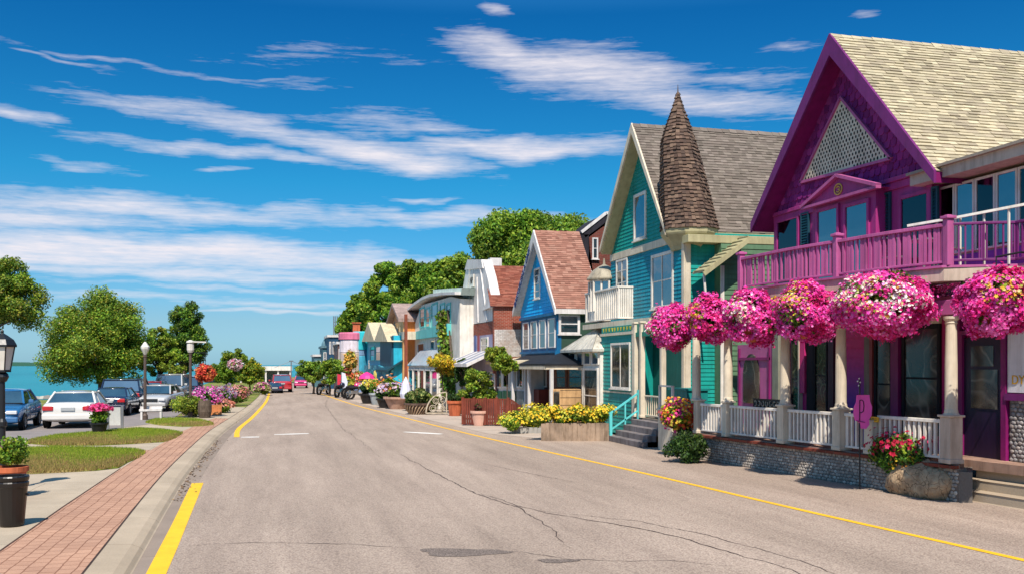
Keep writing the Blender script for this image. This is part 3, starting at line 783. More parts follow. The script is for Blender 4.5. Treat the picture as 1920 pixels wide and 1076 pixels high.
ribbon('road_marking', smooth_line([(-1.38, 2), (-1.46, 13.1), (-1.66, 22.98)]), .25, .005, M_YEL, .03)
ribbon('road_marking', smooth_line([(-1.30, 37.2), (-1.38, 42), (-1.05, 50), (-.72, 61), (-.42, 76), (-.30, 96)]), .20, .005, M_YEL, .03)
ribbon('road_marking', RL, .14, .0065, M_YEL, .05)
for a, b in (((452, 819), (486, 818.5)), ((514, 814), (579, 812)), ((758, 809), (828, 813))):
    pa, pb = gr(*a), gr(*b); ribbon('road_marking', [pa, ((pa[0] + pb[0]) / 2, (pa[1] + pb[1]) / 2), pb], .34, .0055, M_WHT, .25, taper=True)
ribbon('gutter', [(x + .17, y) for x, y in LE if y < 60], .36, .0035, m_concrete('gutter_grit', (.25, .195, .155), 9))
M_TAR = paint(70, 56, 50, .8, .3, 'tar')
def crack(pts, w, seed):
    P = [gr(*p) for p in pts]; rg = random.Random(seed); out = []
    for i in range(len(P) - 1):
        L = math.dist(P[i], P[i + 1]); k = max(2, int(L / .12))
        for j in range(k):
            t = j / k; out.append((P[i][0] * (1 - t) + P[i + 1][0] * t, P[i][1] * (1 - t) + P[i + 1][1] * t))
    ox = oy = 0; q = []
    for p in out:
        ox = ox * .85 + rg.uniform(-.03, .03); oy = oy * .85 + rg.uniform(-.04, .04); q.append((p[0] + ox, p[1] + oy))
    ribbon('road_crack', q, w, .0045, M_TAR, .6, seed, taper=True)
crack([(750, 850), (820, 890), (900, 925), (980, 955), (1030, 990), (1070, 1032)], .026, 1)
crack([(900, 925), (1020, 962), (1180, 988), (1300, 1012), (1480, 1066), (1520, 1090)], .026, 2)
crack([(1000, 955), (1200, 978), (1330, 1006), (1500, 1050), (1620, 1100)], .016, 3)
crack([(345, 1022), (450, 1016), (600, 1018), (780, 1026)], .016, 4)
crack([(960, 1034), (1060, 1048), (1250, 1052), (1400, 1062)], .014, 5)
crack([(905, 868), (980, 885), (1090, 905)], .016, 6)
crack([(620, 735), (610, 760), (640, 800), (720, 860)], .016, 7)
rg = random.Random(9)
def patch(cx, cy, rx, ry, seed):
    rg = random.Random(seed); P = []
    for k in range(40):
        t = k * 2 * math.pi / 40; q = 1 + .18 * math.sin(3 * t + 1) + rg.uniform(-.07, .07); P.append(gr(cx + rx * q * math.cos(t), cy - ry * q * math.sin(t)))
    sheet('road_dark_patch', P, .0052, M_PATCH)  # dark speckled shape with an uneven edge, laid flat on the road
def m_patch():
    m = Mat('dark_patch', .8, .2); n = m.noise(45, 5, .7)
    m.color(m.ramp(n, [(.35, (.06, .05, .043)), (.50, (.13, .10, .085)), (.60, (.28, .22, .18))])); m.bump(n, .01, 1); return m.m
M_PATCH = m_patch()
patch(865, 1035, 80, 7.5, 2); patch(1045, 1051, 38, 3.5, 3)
# lawns
def lawn(pts, n, dry_front, seed):
    P = [gr(*p) for p in pts]; rng = np.random.default_rng(seed)
    cx = sum(p[0] for p in P) / len(P); cy = sum(p[1] for p in P) / len(P)
    V = [(x, y, .1) for x, y in P] + [(cx + (x - cx) * .93, cy + (y - cy) * .93, .15) for x, y in P] + [(cx, cy, .17)]
    k = len(P); Fs = [(i, (i + 1) % k, k + (i + 1) % k, k + i) for i in range(k)] + [(k + i, k + (i + 1) % k, 2 * k) for i in range(k)]
    me = bpy.data.meshes.new('lawn'); me.from_pydata(V, [], Fs); me.update(); tag(link_mesh('lawn', me, M_TURF), kind='structure')
    A = np.array(P); x0, y0 = A.min(0); x1, y1 = A.max(0); q = rng.uniform((x0, y0), (x1, y1), (n, 2)); ins = np.zeros(n, bool)
    for i in range(k):
        a, b = A[i], A[(i + 1) % k]
        c = ((a[1] > q[:, 1]) != (b[1] > q[:, 1])) & (q[:, 0] < (b[0] - a[0]) * (q[:, 1] - a[1]) / (b[1] - a[1] + 1e-9) + a[0]); ins ^= c
    q = q[ins]; n = len(q); f = (q[:, 1] - y0) / (y1 - y0)
    dry = (f + rng.normal(size=n) * .12 + .12 * np.sin(q[:, 0] * 2.3)) < dry_front
    g = np.array([(.18, .26, .022), (.24, .31, .028), (.13, .21, .018), (.32, .34, .04)]); d = np.array([(.36, .24, .09), (.30, .20, .08), (.22, .19, .05)])
    cols = g[rng.integers(0, 4, n)]; cols[dry] = d[rng.integers(0, 3, dry.sum())]; cols = cols * rng.uniform(.7, 1.25, (n, 1))
    a = rng.uniform(0, 6.28, n); h = rng.uniform(.03, .085, n); w = .012
    base = np.stack([q[:, 0], q[:, 1], np.full(n, .115)], 1); dx = np.stack([np.cos(a) * w, np.sin(a) * w, np.zeros(n)], 1)
    tip = base + np.stack([rng.normal(size=n) * .02, rng.normal(size=n) * .02, h + .03], 1)
    V = np.stack([base - dx, base + dx, tip], 1).reshape(-1, 3)
    o = np_mesh('grass', V, np.arange(3 * n).reshape(n, 3), cols, M_GRASS); tag(o, kind='stuff')
M_TURF = m_grass((.13, .18, .02), (.22, .25, .03), (.38, .27, .11), .54)
lawn([(-60, 850), (38, 848), (110, 845), (200, 847), (255, 850), (273, 855), (262, 864), (240, 873), (222, 884), (180, 889), (110, 893), (45, 896), (-60, 900)], 60000, .45, 1)
lawn([(48, 836), (60, 830), (102, 822), (180, 815), (257, 808), (310, 811), (343, 817), (330, 826), (312, 833), (250, 837), (187, 840), (100, 841)], 45000, .35, 2)
lawn([(272, 796), (290, 790), (330, 788), (372, 790), (398, 797), (402, 800.5), (375, 803), (340, 803.5), (300, 801)], 14000, .3, 3)
# dry leaves lodged along the gutter
rng = np.random.default_rng(3); n = 260
yy = rng.uniform(20, 36, n); xx = np.interp(yy, [p[1] for p in LE], [p[0] for p in LE]) + np.abs(rng.normal(size=n)) * .13 + .01
pos = np.stack([xx, yy, np.full(n, .012)], 1); nm = np.tile([0, 0, 1.], (n, 1)) + rng.normal(size=(n, 3)) * .3; nm /= np.linalg.norm(nm, axis=1, keepdims=True)
V, Fc, cc = flower_arrays(pos, nm, .03, np.array([(.16, .10, .06), (.24, .16, .09), (.09, .06, .04)])[rng.integers(0, 3, n)], rng, 3)
tag(np_mesh('leaf_litter', V, Fc, cc, M_STONE), kind='stuff')
# stone breakwater out in the lake
bw = MB(); rg = random.Random(2)
for i in range(90):
    x = -40 + i * .42; y = 96 + (i * .02); bw.ball((x, y, -.45), rg.uniform(.28, .5), 6, 4, rg.choice([(.30, .27, .23), (.4, .36, .3), (.2, .18, .16)]), (1.3, 1, .7))
tag(bw.build('breakwater', M_STONE), 'low line of pale stones lying in the lake beyond the parked cars', 'breakwater')
# ================================================================== purple house with wrap-around balcony
MAG = paint(154, 46, 114, .5, .12, 'magenta_paint'); MAGD = paint(122, 20, 90, .5, .14, 'deep_magenta_paint'); VIO = paint(108, 34, 98, .5, .12, 'violet_paint')
LAV = paint(170, 84, 134, .5, .12, 'lavender_paint'); WINE = paint(176, 38, 104, .55, .14, 'wine_paint'); TAUPE = paint(188, 168, 150, .6, .14, 'taupe_paint')
def m_siding_grad():
    """siding colour blends from violet below to magenta above"""
    m = Mat('graded_siding', .55, .3); s = m.new('ShaderNodeSeparateXYZ'); m.l.new(m.g.outputs['Position'], s.inputs[0])
    mr = m.new('ShaderNodeMapRange'); mr.inputs['From Min'].default_value = 1.6; mr.inputs['From Max'].default_value = 3.2; m.l.new(s.outputs[2], mr.inputs[0])
    c = m.mix(mr.outputs[0], lin(104, 34, 150), lin(190, 44, 110)); m.color(m.mul(c, m.ramp(m.noise(8, 5, .6), [(.3, (.85, .85, .85)), (.7, (1.05, 1.05, 1.05))]))); return m.m
M_GRADED = m_siding_grad()
def m_swirl(name, dark, light, sc=5.0):  # swirling street reflections painted into the pane colour; also patterns the carved panel
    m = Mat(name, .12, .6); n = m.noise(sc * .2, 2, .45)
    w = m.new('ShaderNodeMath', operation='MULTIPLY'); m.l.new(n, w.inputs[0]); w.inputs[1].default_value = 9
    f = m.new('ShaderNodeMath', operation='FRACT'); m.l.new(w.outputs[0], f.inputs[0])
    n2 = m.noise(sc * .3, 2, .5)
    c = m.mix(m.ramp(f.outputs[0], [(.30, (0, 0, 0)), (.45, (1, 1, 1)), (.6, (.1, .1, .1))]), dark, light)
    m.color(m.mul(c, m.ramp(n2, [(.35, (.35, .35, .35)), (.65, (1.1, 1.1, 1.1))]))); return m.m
M_SWIRL = m_swirl('painted_swirl', (.045, .035, .028), (.17, .15, .12), 3.2); M_SWIRL2 = m_swirl('painted_reflection_glass', (.03, .03, .02), (.16, .17, .09), 5)
purple = thing('purple_house', 'large purple house with pale shingled gable roof, curved lavender balcony and white porch railing', 'house', (14, 22.1, 0))
XG = 14.0
yl, zl_ = onX(XG, 1410, 420); yp, zp_ = onX(XG, 1557, 66); yr, zr_ = onX(XG, 1752, 322)
PALC = [(.40, .335, .225), (.43, .36, .24), (.37, .31, .21), (.455, .39, .265), (.34, .28, .195)]
gable_roof(purple, XG, 30, yp, yl - yp, yp - yr, zl_, zr_, zp_, PALC, VIO, MAGD, th=.24, rake_h=.34, seed=5, row=.135, wid=.26, shing_t=.024)
XW = 14.55
ya, yb = pxa('X', XW, 1453), pxa('X', XW, 1752)      # far, near ends of the wall
def rz(y, dz=.26):     # underside of the roof at y
    return (zp_ - dz - (zp_ - zl_) / (yl - yp) * (y - yp)) if y > yp else (zp_ - dz - (zp_ - zr_) / (yp - yr) * (yp - y))
TZ = 7.12
m = MB(); m.prism([(XW, yb, 4.4), (XW, ya, 4.4), (XW, ya, rz(ya)), (XW, yp, rz(yp)), (XW, yb, rz(yb))], (.2, 0, 0))
m.prism([(XW + .2, ya - .2, 0), (30, ya - .2, 0), (30, ya - .2, 7.3), (XW + .2, ya - .2, 7.3)], (0, .2, 0)); m.prism([(XW + .2, yb + .2, 4.4), (30, yb + .2, 4.4), (30, yb + .2, 6.9), (XW + .2, yb + .2, 6.9)], (0, -.2, 0))
m.build('wall', MAG, purple)
def fishscale(plane, c, poly, size, pal, seed=1, out=.016):
    rg = random.Random(seed); m = MB(); zs = [p[1] for p in poly]; as_ = [p[0] for p in poly]
    def inside(a, z):
        k = False; n = len(poly)
        for i in range(n):
            (x1, y1), (x2, y2) = poly[i], poly[(i + 1) % n]
            if (y1 > z) != (y2 > z) and a < (x2 - x1) * (z - y1) / (y2 - y1) + x1: k = not k
        return k
    z = min(zs); r = 0; rh = size * .8
    while z < max(zs):
        a = min(as_) + (size / 2 if r % 2 else 0)
        while a < max(as_):
            if inside(a, z + rh * .6) and inside(a - size * .4, z + rh * .3) and inside(a + size * .4, z + rh * .3):
                k = rg.choice(pal); s = rg.uniform(.75, 1.2); col = tuple(v * s for v in k); w = size * rg.uniform(.42, .49); dz = rg.uniform(-.02, .02) * size; o = out * rg.uniform(.8, 1.8)
                pts = [(a - w, z + rh * 1.25), (a - w, z + rh * .3 + dz), (a - w * .6, z + dz), (a + w * .6, z + dz), (a + w, z + rh * .3 + dz), (a + w, z + rh * 1.25)]
                off = [.003, o, o * 1.1, o * 1.1, o, .003]
                F = [P3(plane, c, p[0], p[1], q) for p, q in zip(pts, off)]; B = [P3(plane, c, p[0], p[1], 0) for p in pts]
                m.face(F, col)
                for i in range(5): m.face([F[i], F[i + 1], B[i + 1], B[i]], col)
            a += size
        z += rh; r += 1
    return m
PALP = [(.24, .025, .16), (.20, .02, .14), (.28, .035, .19), (.17, .016, .13)]
poly = [(yb + .02, TZ + .06), (ya - .02, TZ + .06), (ya - .02, max(TZ + .07, rz(ya) - .02)), (yp, rz(yp) - .06), (yb + .02, max(TZ + .07, rz(yb) - .02))]
fishscale('X', XW, poly, .24, PALP, 4, .02).build('gable_shingles', M_SHINGLE, purple)
m = MB(); wallbox(m, 'X', XW, yb, ya, TZ - .04, TZ + .07, .10); wallbox(m, 'X', XW, yb, ya, TZ - .22, TZ - .04, .05)
wallbox(m, 'X', XW, ya - .02, ya - .2, 4.66, TZ - .22, .05); wallbox(m, 'X', XW, yb + .02, yb + .22, 4.66, TZ - .22, .05); m.build('trim', MAG, purple, bevel=.01)
# cream perforated triangle in the gable
def tpt(px, py, off): y, z = onX(XW - .06, px, py); return Vector((XW - off, y, z))
T = [(1503, 341), (1577, 186), (1668, 297)]
a, b, c_ = [tpt(*p, .05) for p in T]
m = MB(); m.prism([a, b, c_], (.04, 0, 0)); tri = m.build('gable_panel', M_CREAM, purple)
m = MB(); g = (a + b + c_) / 3
for p, q in ((a, b), (b, c_), (c_, a)):
    m.bar(p + (p - g) * .03, q + (q - g) * .03, .07, .10, up=(1, 0, 0))
m.build('panel_frame', LAV, tri)
m = MB(); rg = random.Random(2)
y0, y1, z0, z1 = min(a.y, c_.y), max(a.y, c_.y), min(a.z, c_.z), b.z
def intri(p):
    s = [(q.y - r.y) * (p[1] - r.z) - (p[0] - r.y) * (q.z - r.z) for r, q in ((a, b), (b, c_), (c_, a))]
    return all(v > .16 for v in s) or all(v < -.16 for v in s)
z = z0; r = 0
while z < z1:
    y = y0 + (.07 if r % 2 else 0)
    while y < y1:
        if intri((y, z)):
            w, h = rg.uniform(.024, .036), rg.uniform(.035, .05)
            m.prism([(XW - .055, y + w * math.cos(t), z + h * math.sin(t)) for t in [k * math.pi / 4 for k in range(8)]], (.01, 0, 0))
        y += .14
    z += .105; r += 1
m.build('perforations', M_DARK, tri)
# centre bay with pediment
XB = XW - .3
b0, b1 = pxa('X', XB, 1524), pxa('X', XB, 1642)
bay = MB(); bay.box(XB, XW, b1, b0, 4.66, 6.98); bo = bay.build('bay', MAG, purple)
m = MB(); yc = (b0 + b1) / 2; pw = (b0 - b1) / 2 + .2
m.prism([(XB - .1, yc - pw, 6.98), (XB - .1, yc + pw, 6.98), (XB - .1, yc, 7.5)], (.4, 0, 0)); m.build('pediment', MAG, bo)
m = MB()
for s in (-1, 1): m.bar((XB - .14, yc, 7.55), (XB - .14, yc + s * (pw + .1), 7.0), .16, .08, up=(0, 0, 1))
m.bar((XB - .13, yc - pw - .1, 6.96), (XB - .13, yc + pw + .1, 6.96), .14, .07); m.build('pediment_moulding', LAV, bo)
m = MB(); 
def ring(m, X, yc, zc, ry, rz_, w, a0=0, a1=360, n=20):
    for i in range(n):
        t0, t1 = R(a0 + (a1 - a0) * i / n), R(a0 + (a1 - a0) * (i + 1) / n)
        m.bar((X, yc + ry * math.cos(t0), zc + rz_ * math.sin(t0)), (X, yc + ry * math.cos(t1), zc + rz_ * math.sin(t1)), w, .02, up=(1, 0, 0))
ring(m, XB - .115, yc + .02, 7.20, .17, .135, .035); ring(m, XB - .118, yc + .02, 7.20, .085, .07, .028, 50, 320)
m.bar((XB - .118, yc + .02, 7.19), (XB - .118, yc - .08, 7.19), .025, .02, up=(1, 0, 0)); m.build('emblem', paint(198, 160, 70, .45, .1), bo)
WF = LAV
def win2(px0, px1, pt, zb, pl, **k):
    c = {'w': XW, 'b': XB}[pl]; a0, a1 = pxa('X', c, px0), pxa('X', c, px1); zt = pxz('X', c, (px0 + px1) / 2, pt)
    return window(purple, 'X', c, a0, a1, zb, zt, k.pop('fm', MAG), **k)
win2(1457, 1500, 408, 5.0, 'w', curtain=True, rows=1)
win2(1532, 1575, 388, 4.7, 'b', rows=1, sill=False, name='door'); win2(1584, 1632, 378, 4.7, 'b', rows=1, sill=False, name='door')
win2(1688, 1748, 361, 4.95, 'w', rows=1, curtain=True)
def shutter(par, c, a0, a1, z0, z1, mat):
    m = MB(); a0, a1 = min(a0, a1), max(a0, a1); wallbox(m, 'X', c, a0, a0 + .05, z0, z1, .06); wallbox(m, 'X', c, a1 - .05, a1, z0, z1, .06); wallbox(m, 'X', c, a0 + .05, a1 - .05, z1 - .05, z1, .06); wallbox(m, 'X', c, a0 + .05, a1 - .05, z0, z0 + .05, .06)
    z = z0 + .06
    while z < z1 - .08:
        m.mesh([(c - .055, a0 + .05, z), (c - .055, a1 - .05, z), (c - .012, a1 - .05, z + .07), (c - .012, a0 + .05, z + .07)], [(0, 1, 2, 3)]); z += .075
    wallbox(m, 'X', c, a0, a1, z0, z1, .006); return m.build('shutter', mat, par)
SH = paint(24, 70, 84, .5, .15, 'shutter_teal')
for p0, p1, pt in ((1504, 1519, 401), (1651, 1672, 366), (1751, 1763, 352)):
    shutter(purple, XW if p0 < 1740 else XW - .02, pxa('X', XW, p0), pxa('X', XW, p1), 4.9, pxz('X', XW, p0, pt), SH)
# ------------------------------------------------ balcony
def rayX(px, X): return Vector((X, onX(X, px)[0], 0))
BP = [rayX(1390, 11.9), rayX(1478, 12.0), rayX(1570, 12.28), rayX(1672, 12.55), rayX(1778, 12.92)]
BP2 = [Vector((12.92, BP[-1].y, 0)), Vector((13.45, BP[-1].y - .32, 0)), Vector((14.0, BP[-1].y - .55, 0))]
BC = [Vector((x, y, 0)) for x, y in smooth_line([(p.x, p.y) for p in BP], 4)]
BALZ = 4.64
m = MB(); edge = [(p.x - .1, p.y) for p in BC] + [(14.0, BP[-1].y - .62), (14.3, 12), (14.3, 8), (16.4, 8), (16.4, BP[0].y + .1), (BP[0].x - .1, BP[0].y + .1)]
m.prism([(x, y, BALZ - .30) for x, y in edge], (0, 0, .26)); bal = m.build('balcony', TAUPE, purple)
m = MB(); edge2 = [((x - .05) if i < len(BC) else x, y) for i, (x, y) in enumerate(edge)]; m.prism([(x, y, BALZ - .04) for x, y in edge2], (0, 0, .045)); m.build('balcony_deck', LAV, bal)
for i in range(len(BC) - 1): 
    railing(bal, BC[i] + Vector((0, 0, BALZ)), BC[i + 1] + Vector((0, 0, BALZ)), .84, LAV, n=max(3, int((BC[i + 1] - BC[i]).length / .17)), w=.05, top=(.12, .07), base=.08)
for a, b in zip(BP2, BP2[1:]): railing(bal, a + Vector((0, 0, BALZ)), b + Vector((0, 0, BALZ)), .84, VIO, gap=.12, w=.03, top=(.07, .05))
a = Vector((14.0, BP2[-1].y, BALZ)); railing(bal, a, Vector((14.15, 9, BALZ)), .84, VIO, gap=.12, w=.03, top=(.06, .05))
for p in (BP[0], BP[2], BP[4]):
    m = MB(); m.box(p.x - .075, p.x + .075, p.y - .075, p.y + .075, BALZ, BALZ + .92); m.box(p.x - .11, p.x + .11, p.y - .11, p.y + .11, BALZ + .92, BALZ + .98); m.box(p.x - .055, p.x + .055, p.y - .055, p.y + .055, BALZ + .98, BALZ + 1.0); m.build('balcony_post', LAV, bal, bevel=.01)
m = MB(); q = [atd(19.9, 1702, 424), atd(19.2, 1790, 409), atd(18.4, 1925, 383)]
for a, b in zip(q, q[1:]): m.bar(a, b, .06, .05)
for i in range(5):
    a = q[0].lerp(q[2], (i + .3) / 5); m.bar((a.x, a.y, BALZ), a, .035)
m.build('handrail', M_WHITE, bal)
# sunroom on the upper floor
XS = 14.75; s0, s1 = pxa('X', XS, 1757), 9.0
sr = MB(); sr.box(XS, 19, s1, s0, 4.64, 6.72); so = sr.build('sunroom', TAUPE, purple)
m = MB(); m.prism([(14.2, s0 + .22, 6.78), (14.2, s0 + .22, 7.02), (19, s0 + .22, 7.3), (19, s0 + .22, 6.78)], (0, s1 - s0 - .22, 0)); m.build('sunroom_roof', TAUPE, so)
m = MB(); m.bar((14.16, s0 + .25, 7.04), (14.16, s1, 7.04), .10, .06); m.build('gutter', paint(150, 135, 118, .5, .1), so)
for i in range(11):
    a0 = s0 - .02 - i * .62; window(so, 'X', XS, a0 - .60, a0, 5.15, 6.70, M_WHITE, fw=.05, cols=1, rows=1, curtain=(i % 2 == 0), sill=False, out=.05)
m = MB(); wallbox(m, 'X', XS, s1, s0, 4.7, 5.1, .03); m.build('sunroom_panel', paint(122, 44, 150, .5, .1), so)
# antenna stub on the roof
m = MB(); a = atd(22.8, 1800, 312); m.tube([a + Vector((0, 0, -.25)), a + Vector((0, 0, .22))], .022, 6); m.bar(a + Vector((-.12, -.1, .02)), a + Vector((.12, .1, .12)), .05, .03); m.bar(a + Vector((.05, 0, -.22)), a + Vector((.12, -.05, .08)), .025); m.build('roof_bracket', M_BLACK, purple)
# ------------------------------------------------ porch
EA, EB = (11.70, 26.2), (12.78, 18.2)
DZ = .74
def E(px, py=683): return online(px, py, EA, EB)
e0, e1 = E(1304), E(1797)
XF = 14.6
front = [(e0.x, e0.y), (e1.x, e1.y)]
m = MB(); m.prism([(x, y, .55) for x, y in [(e0.x + .02, e0.y), (e1.x + .02, e1.y), (13.9, 17.0), (14.4, 13), (14.6, 8), (18, 8), (18, 27.4), (12.2, 27.4)]], (0, 0, DZ - .55)); deck = m.build('porch_deck', paint(150, 120, 104, .7, .25), purple)
cobbles(purple, (e0.x - .02, e0.y), (e1.x - .02, e1.y), 0, .655, .095, 'porch_foundation', seed=6, pal=[(.33, .285, .24), (.38, .33, .28), (.29, .25, .21), (.43, .38, .32), (.34, .28, .23)])
m = MB(); m.bar((e0.x - .05, e0.y, .685), (e1.x - .05, e1.y, .685), .14, .06); m.build('brick_coping', m_brickwall('brick_edge', lin(134, 72, 54), lin(116, 56, 44), lin(120, 90, 76), .24, .3), purple)
cobbles(purple, (e1.x + .0, e1.y), (13.75, 17.0), 0, .60, .2, 'porch_foundation', pal=[(.34, .27, .2), (.4, .32, .24), (.3, .25, .2)], seed=8)
m = MB()
for i in range(3):
    m.prism([(x, y, .0) for x, y in [(13.35 + i * .34, 16.85), (13.9 + i * .34, 12.5), (16.6, 12.5), (16.6, 16.85 )]], (0, 0, .19 * (i + 1) + .0))
m.build('step', M_KERB, purple, bevel=.015)
# columns, posts and railing along the porch edge
PZ = 3.66
posts = [1360, 1467, 1572, 1633, 1777]
for px in (1301, 1360, 1467, 1571, 1777):
    p = E(px) + Vector((.08, 0, 0)); zb = 1.66
    column(purple, p.x, p.y, zb, PZ, .125 if px < 1700 else .12, M_CREAM)
for px in posts + [1306]:
    p = E(px) + Vector((.08, 0, 0)); m = MB(); w = .15 if px not in (1306, 1360) else .12
    hh = 1.66 if px != 1633 else 1.45
    m.box(p.x - w, p.x + w, p.y - w, p.y + w, DZ, hh); m.box(p.x - w - .035, p.x + w + .035, p.y - w - .035, p.y + w + .035, hh, hh + .045); m.box(p.x - w - .02, p.x + w + .02, p.y - w - .02, p.y + w + .02, DZ, DZ + .09)
    m.build('porch_post', M_CREAM if px != 1777 else TAUPE, purple, bevel=.012)
pp = [1306] + posts
for a, b in zip(pp, pp[1:]):
    A_, B_ = E(a) + Vector((.06, 0, 0)), E(b) + Vector((.06, 0, 0)); A_.z = B_.z = DZ; d = (B_ - A_).normalized() * .17
    railing(purple, A_ + d, B_ - d, .86, M_WHITE, gap=.135, w=.055, top=(.11, .07), base=.10, name='porch_railing')
m = MB(); a, b = E(1235), E(1800); a.z = b.z = 3.9; m.bar(a + Vector((.1, 0, -.06)), b + Vector((.1, 0, -.06)), .2, .3); m.build('porch_beam', LAV, purple, bevel=.015)
m = MB(); m.box(12.9, 14.6, 17.1, 17.25, 3.75, 4.34); m.bar(b + Vector((.1, -.05, .25)), Vector((14.4, 15.9, 4.15)), .1, .45); m.build('frieze', LAV, purple)
# transom lights above the beam
m = MB(); a, b = E(1700), E(1795); m.bar((a.x + .1, a.y, 4.2), (b.x + .1, b.y, 4.2), .06, .27); m.build('transom', M_GLASS, purple)
# ground-floor front
m = MB(); m.box(XF, XF + .2, 8, 27.4, DZ, 4.34); m.box(XF + .2, 18, 8.0, 8.2, DZ, 4.34); m.build('ground_floor_wall', WINE, purple)
gf = lambda px: pxa('X', XF, px)
def gz(px, py): return pxz('X', XF, px, py)
m = MB(); clapboard(m, 'X', XF, [(gf(1623), DZ), (gf(1576), DZ), (gf(1576), 4.3), (gf(1623), 4.3)], .24, .03); m.build('siding', M_GRADED, purple)
# decorated door at the left
m = MB(); wallbox(m, 'X', XF, gf(1386), gf(1450), DZ, gz(1420, 645), .06); d1 = m.build('door', LAV, purple, label='lavender door with arched dark ornament')
m = MB(); 
for p in (1390, 1446): wallbox(m, 'X', XF, gf(p) - .04, gf(p) + .04, DZ, gz(1420, 652), .10)
wallbox(m, 'X', XF, gf(1446) - .04, gf(1390) + .04, gz(1420, 672) - .04, gz(1420, 672) + .04, .11); m.build('door_frame', MAGD, d1)
yc_, hw_ = (gf(1398) + gf(1428)) / 2, abs(gf(1398) - gf(1428)) / 2
pts = [(yc_ + hw_ * math.cos(R(t)), gz(1413, 700) + hw_ * 1.2 * math.sin(R(t))) for t in range(0, 181, 15)] + [(yc_ - hw_, 1.5), (yc_ + hw_, 1.5)]
m = MB(); m.prism([(XF - .09, y, z) for y, z in pts], (.03, 0, 0)); m.build('arched_pane', M_SWIRL, d1)
def panel(px0, px1, z0, z1, out, mat, name, par=purple): m = MB(); wallbox(m, 'X', XF, gf(px0), gf(px1), z0, z1, out); return m.build(name, mat, par)
panel(1453, 1464, DZ, 3.9, .09, paint(132, 134, 118), 'pilaster'); panel(1475, 1482, DZ, 3.9, .07, MAGD, 'pilaster')
window(purple, 'X', XF, gf(1486), gf(1503), 1.1, 3.5, M_DARK, fw=.04, rows=2, glass=M_SWIRL2)
panel(1504, 1514, 1.9, 3.5, .10, WINE, 'shutter'); panel(1503, 1505, DZ, 3.6, .12, M_CREAM, 'pilaster')
panel(1515, 1528, DZ, 3.8, .05, M_DARK, 'doorway')
window(purple, 'X', XF, gf(1529), gf(1554), 1.1, 3.7, M_DARK, fw=.06, rows=2, glass=M_SWIRL2)
panel(1556, 1566, DZ, 3.8, .06, paint(60, 26, 46), 'pilaster')
panel(1624, 1634, 1.6, 3.6, .06, paint(120, 104, 96), 'shutter'); panel(1635, 1640, DZ, 3.8, .08, paint(140, 60, 60), 'pilaster')
d2 = window(purple, 'X', XF, gf(1642), gf(1676), DZ, 3.7, M_DARK, fw=.09, rows=2, glass=M_SWIRL, name='door', sill=False)
panel(1677, 1691, DZ, 3.9, .11, MAGD, 'pilaster')
window(purple, 'X', XF, gf(1694), gf(1766), 1.15, 3.62, M_DARK, fw=.1, rows=2, glass=M_SWIRL)
panel(1694, 1766, 3.63, 3.9, .08, M_CREAM, 'window_head')
panel(1786, 1806, DZ, 4.2, .1, MAGD, 'pilaster')
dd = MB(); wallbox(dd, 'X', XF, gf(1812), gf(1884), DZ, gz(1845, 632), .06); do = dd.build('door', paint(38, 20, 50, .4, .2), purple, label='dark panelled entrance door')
m = MB(); wallbox(m, 'X', XF, gf(1826), gf(1868), gz(1845, 686), gz(1845, 648), .075); m.build('pane', M_SWIRL, do)
m = MB(); wallbox(m, 'X', XF, gf(1826), gf(1876), gz(1845, 765), gz(1845, 692), .075); m.build('pane', M_SWIRL, do)
m = MB(); 
for p in (1808, 1890): wallbox(m, 'X', XF, gf(p) - .07, gf(p) + .07, DZ, gz(1845, 625), .12)
wallbox(m, 'X', XF, gf(1890) - .07, gf(1808) + .07, gz(1845, 626), gz(1845, 618), .125); m.build('door_frame', MAGD, do)
sb = panel(1897, 1965, gz(1905, 735), gz(1905, 620), .10, paint(214, 210, 212, .6, .12), 'sign_board')
text_mesh('DY', .26, paint(214, 160, 20, .5, .1), sb, (XF - .105, gf(1917), gz(1910, 712)), (0, -1, 0), (0, 0, 1))
cobbles(purple, (XF - .06, gf(1898)), (XF - .06, 9), DZ, 2.0, .11, 'stone_panel', seed=11, back=.02)
panel(1893, 2060, gz(1905, 750), gz(1905, 737), .14, VIO, 'sill')
# dark iron scroll board behind the railing
ib = thing('scroll_bench', 'black bench with pale scrollwork back behind the porch railing', 'bench', (12.9, 24.2, DZ))
m = MB(); a, b = E(1372) + Vector((.65, 0, 0)), E(1442) + Vector((.65, 0, 0)); a.z = b.z = 1.66; m.bar(a, b, .03, .26); 
a2, b2 = a.copy(), b.copy(); a2.z = b2.z = DZ + .42; m.bar(a2 + Vector((.2, 0, 0)), b2 + Vector((.2, 0, 0)), .42, .04)
for t in (.03, .97):
    q = a.lerp(b, t); m.bar((q.x, q.y, DZ), (q.x, q.y, 1.55), .05); m.bar((q.x + .4, q.y, DZ), (q.x + .4, q.y, DZ + .42), .05)
m.build('bench_frame', M_BLACK, ib)
m = MB()
for i in range(9):
    q = a.lerp(b, (i + .7) / 10); ring(m, q.x - .022, q.y, 1.66, .055, .07, .014, 20 + i * 40, 300 + i * 40, 9)
m.build('scrollwork', M_CREAM, ib)
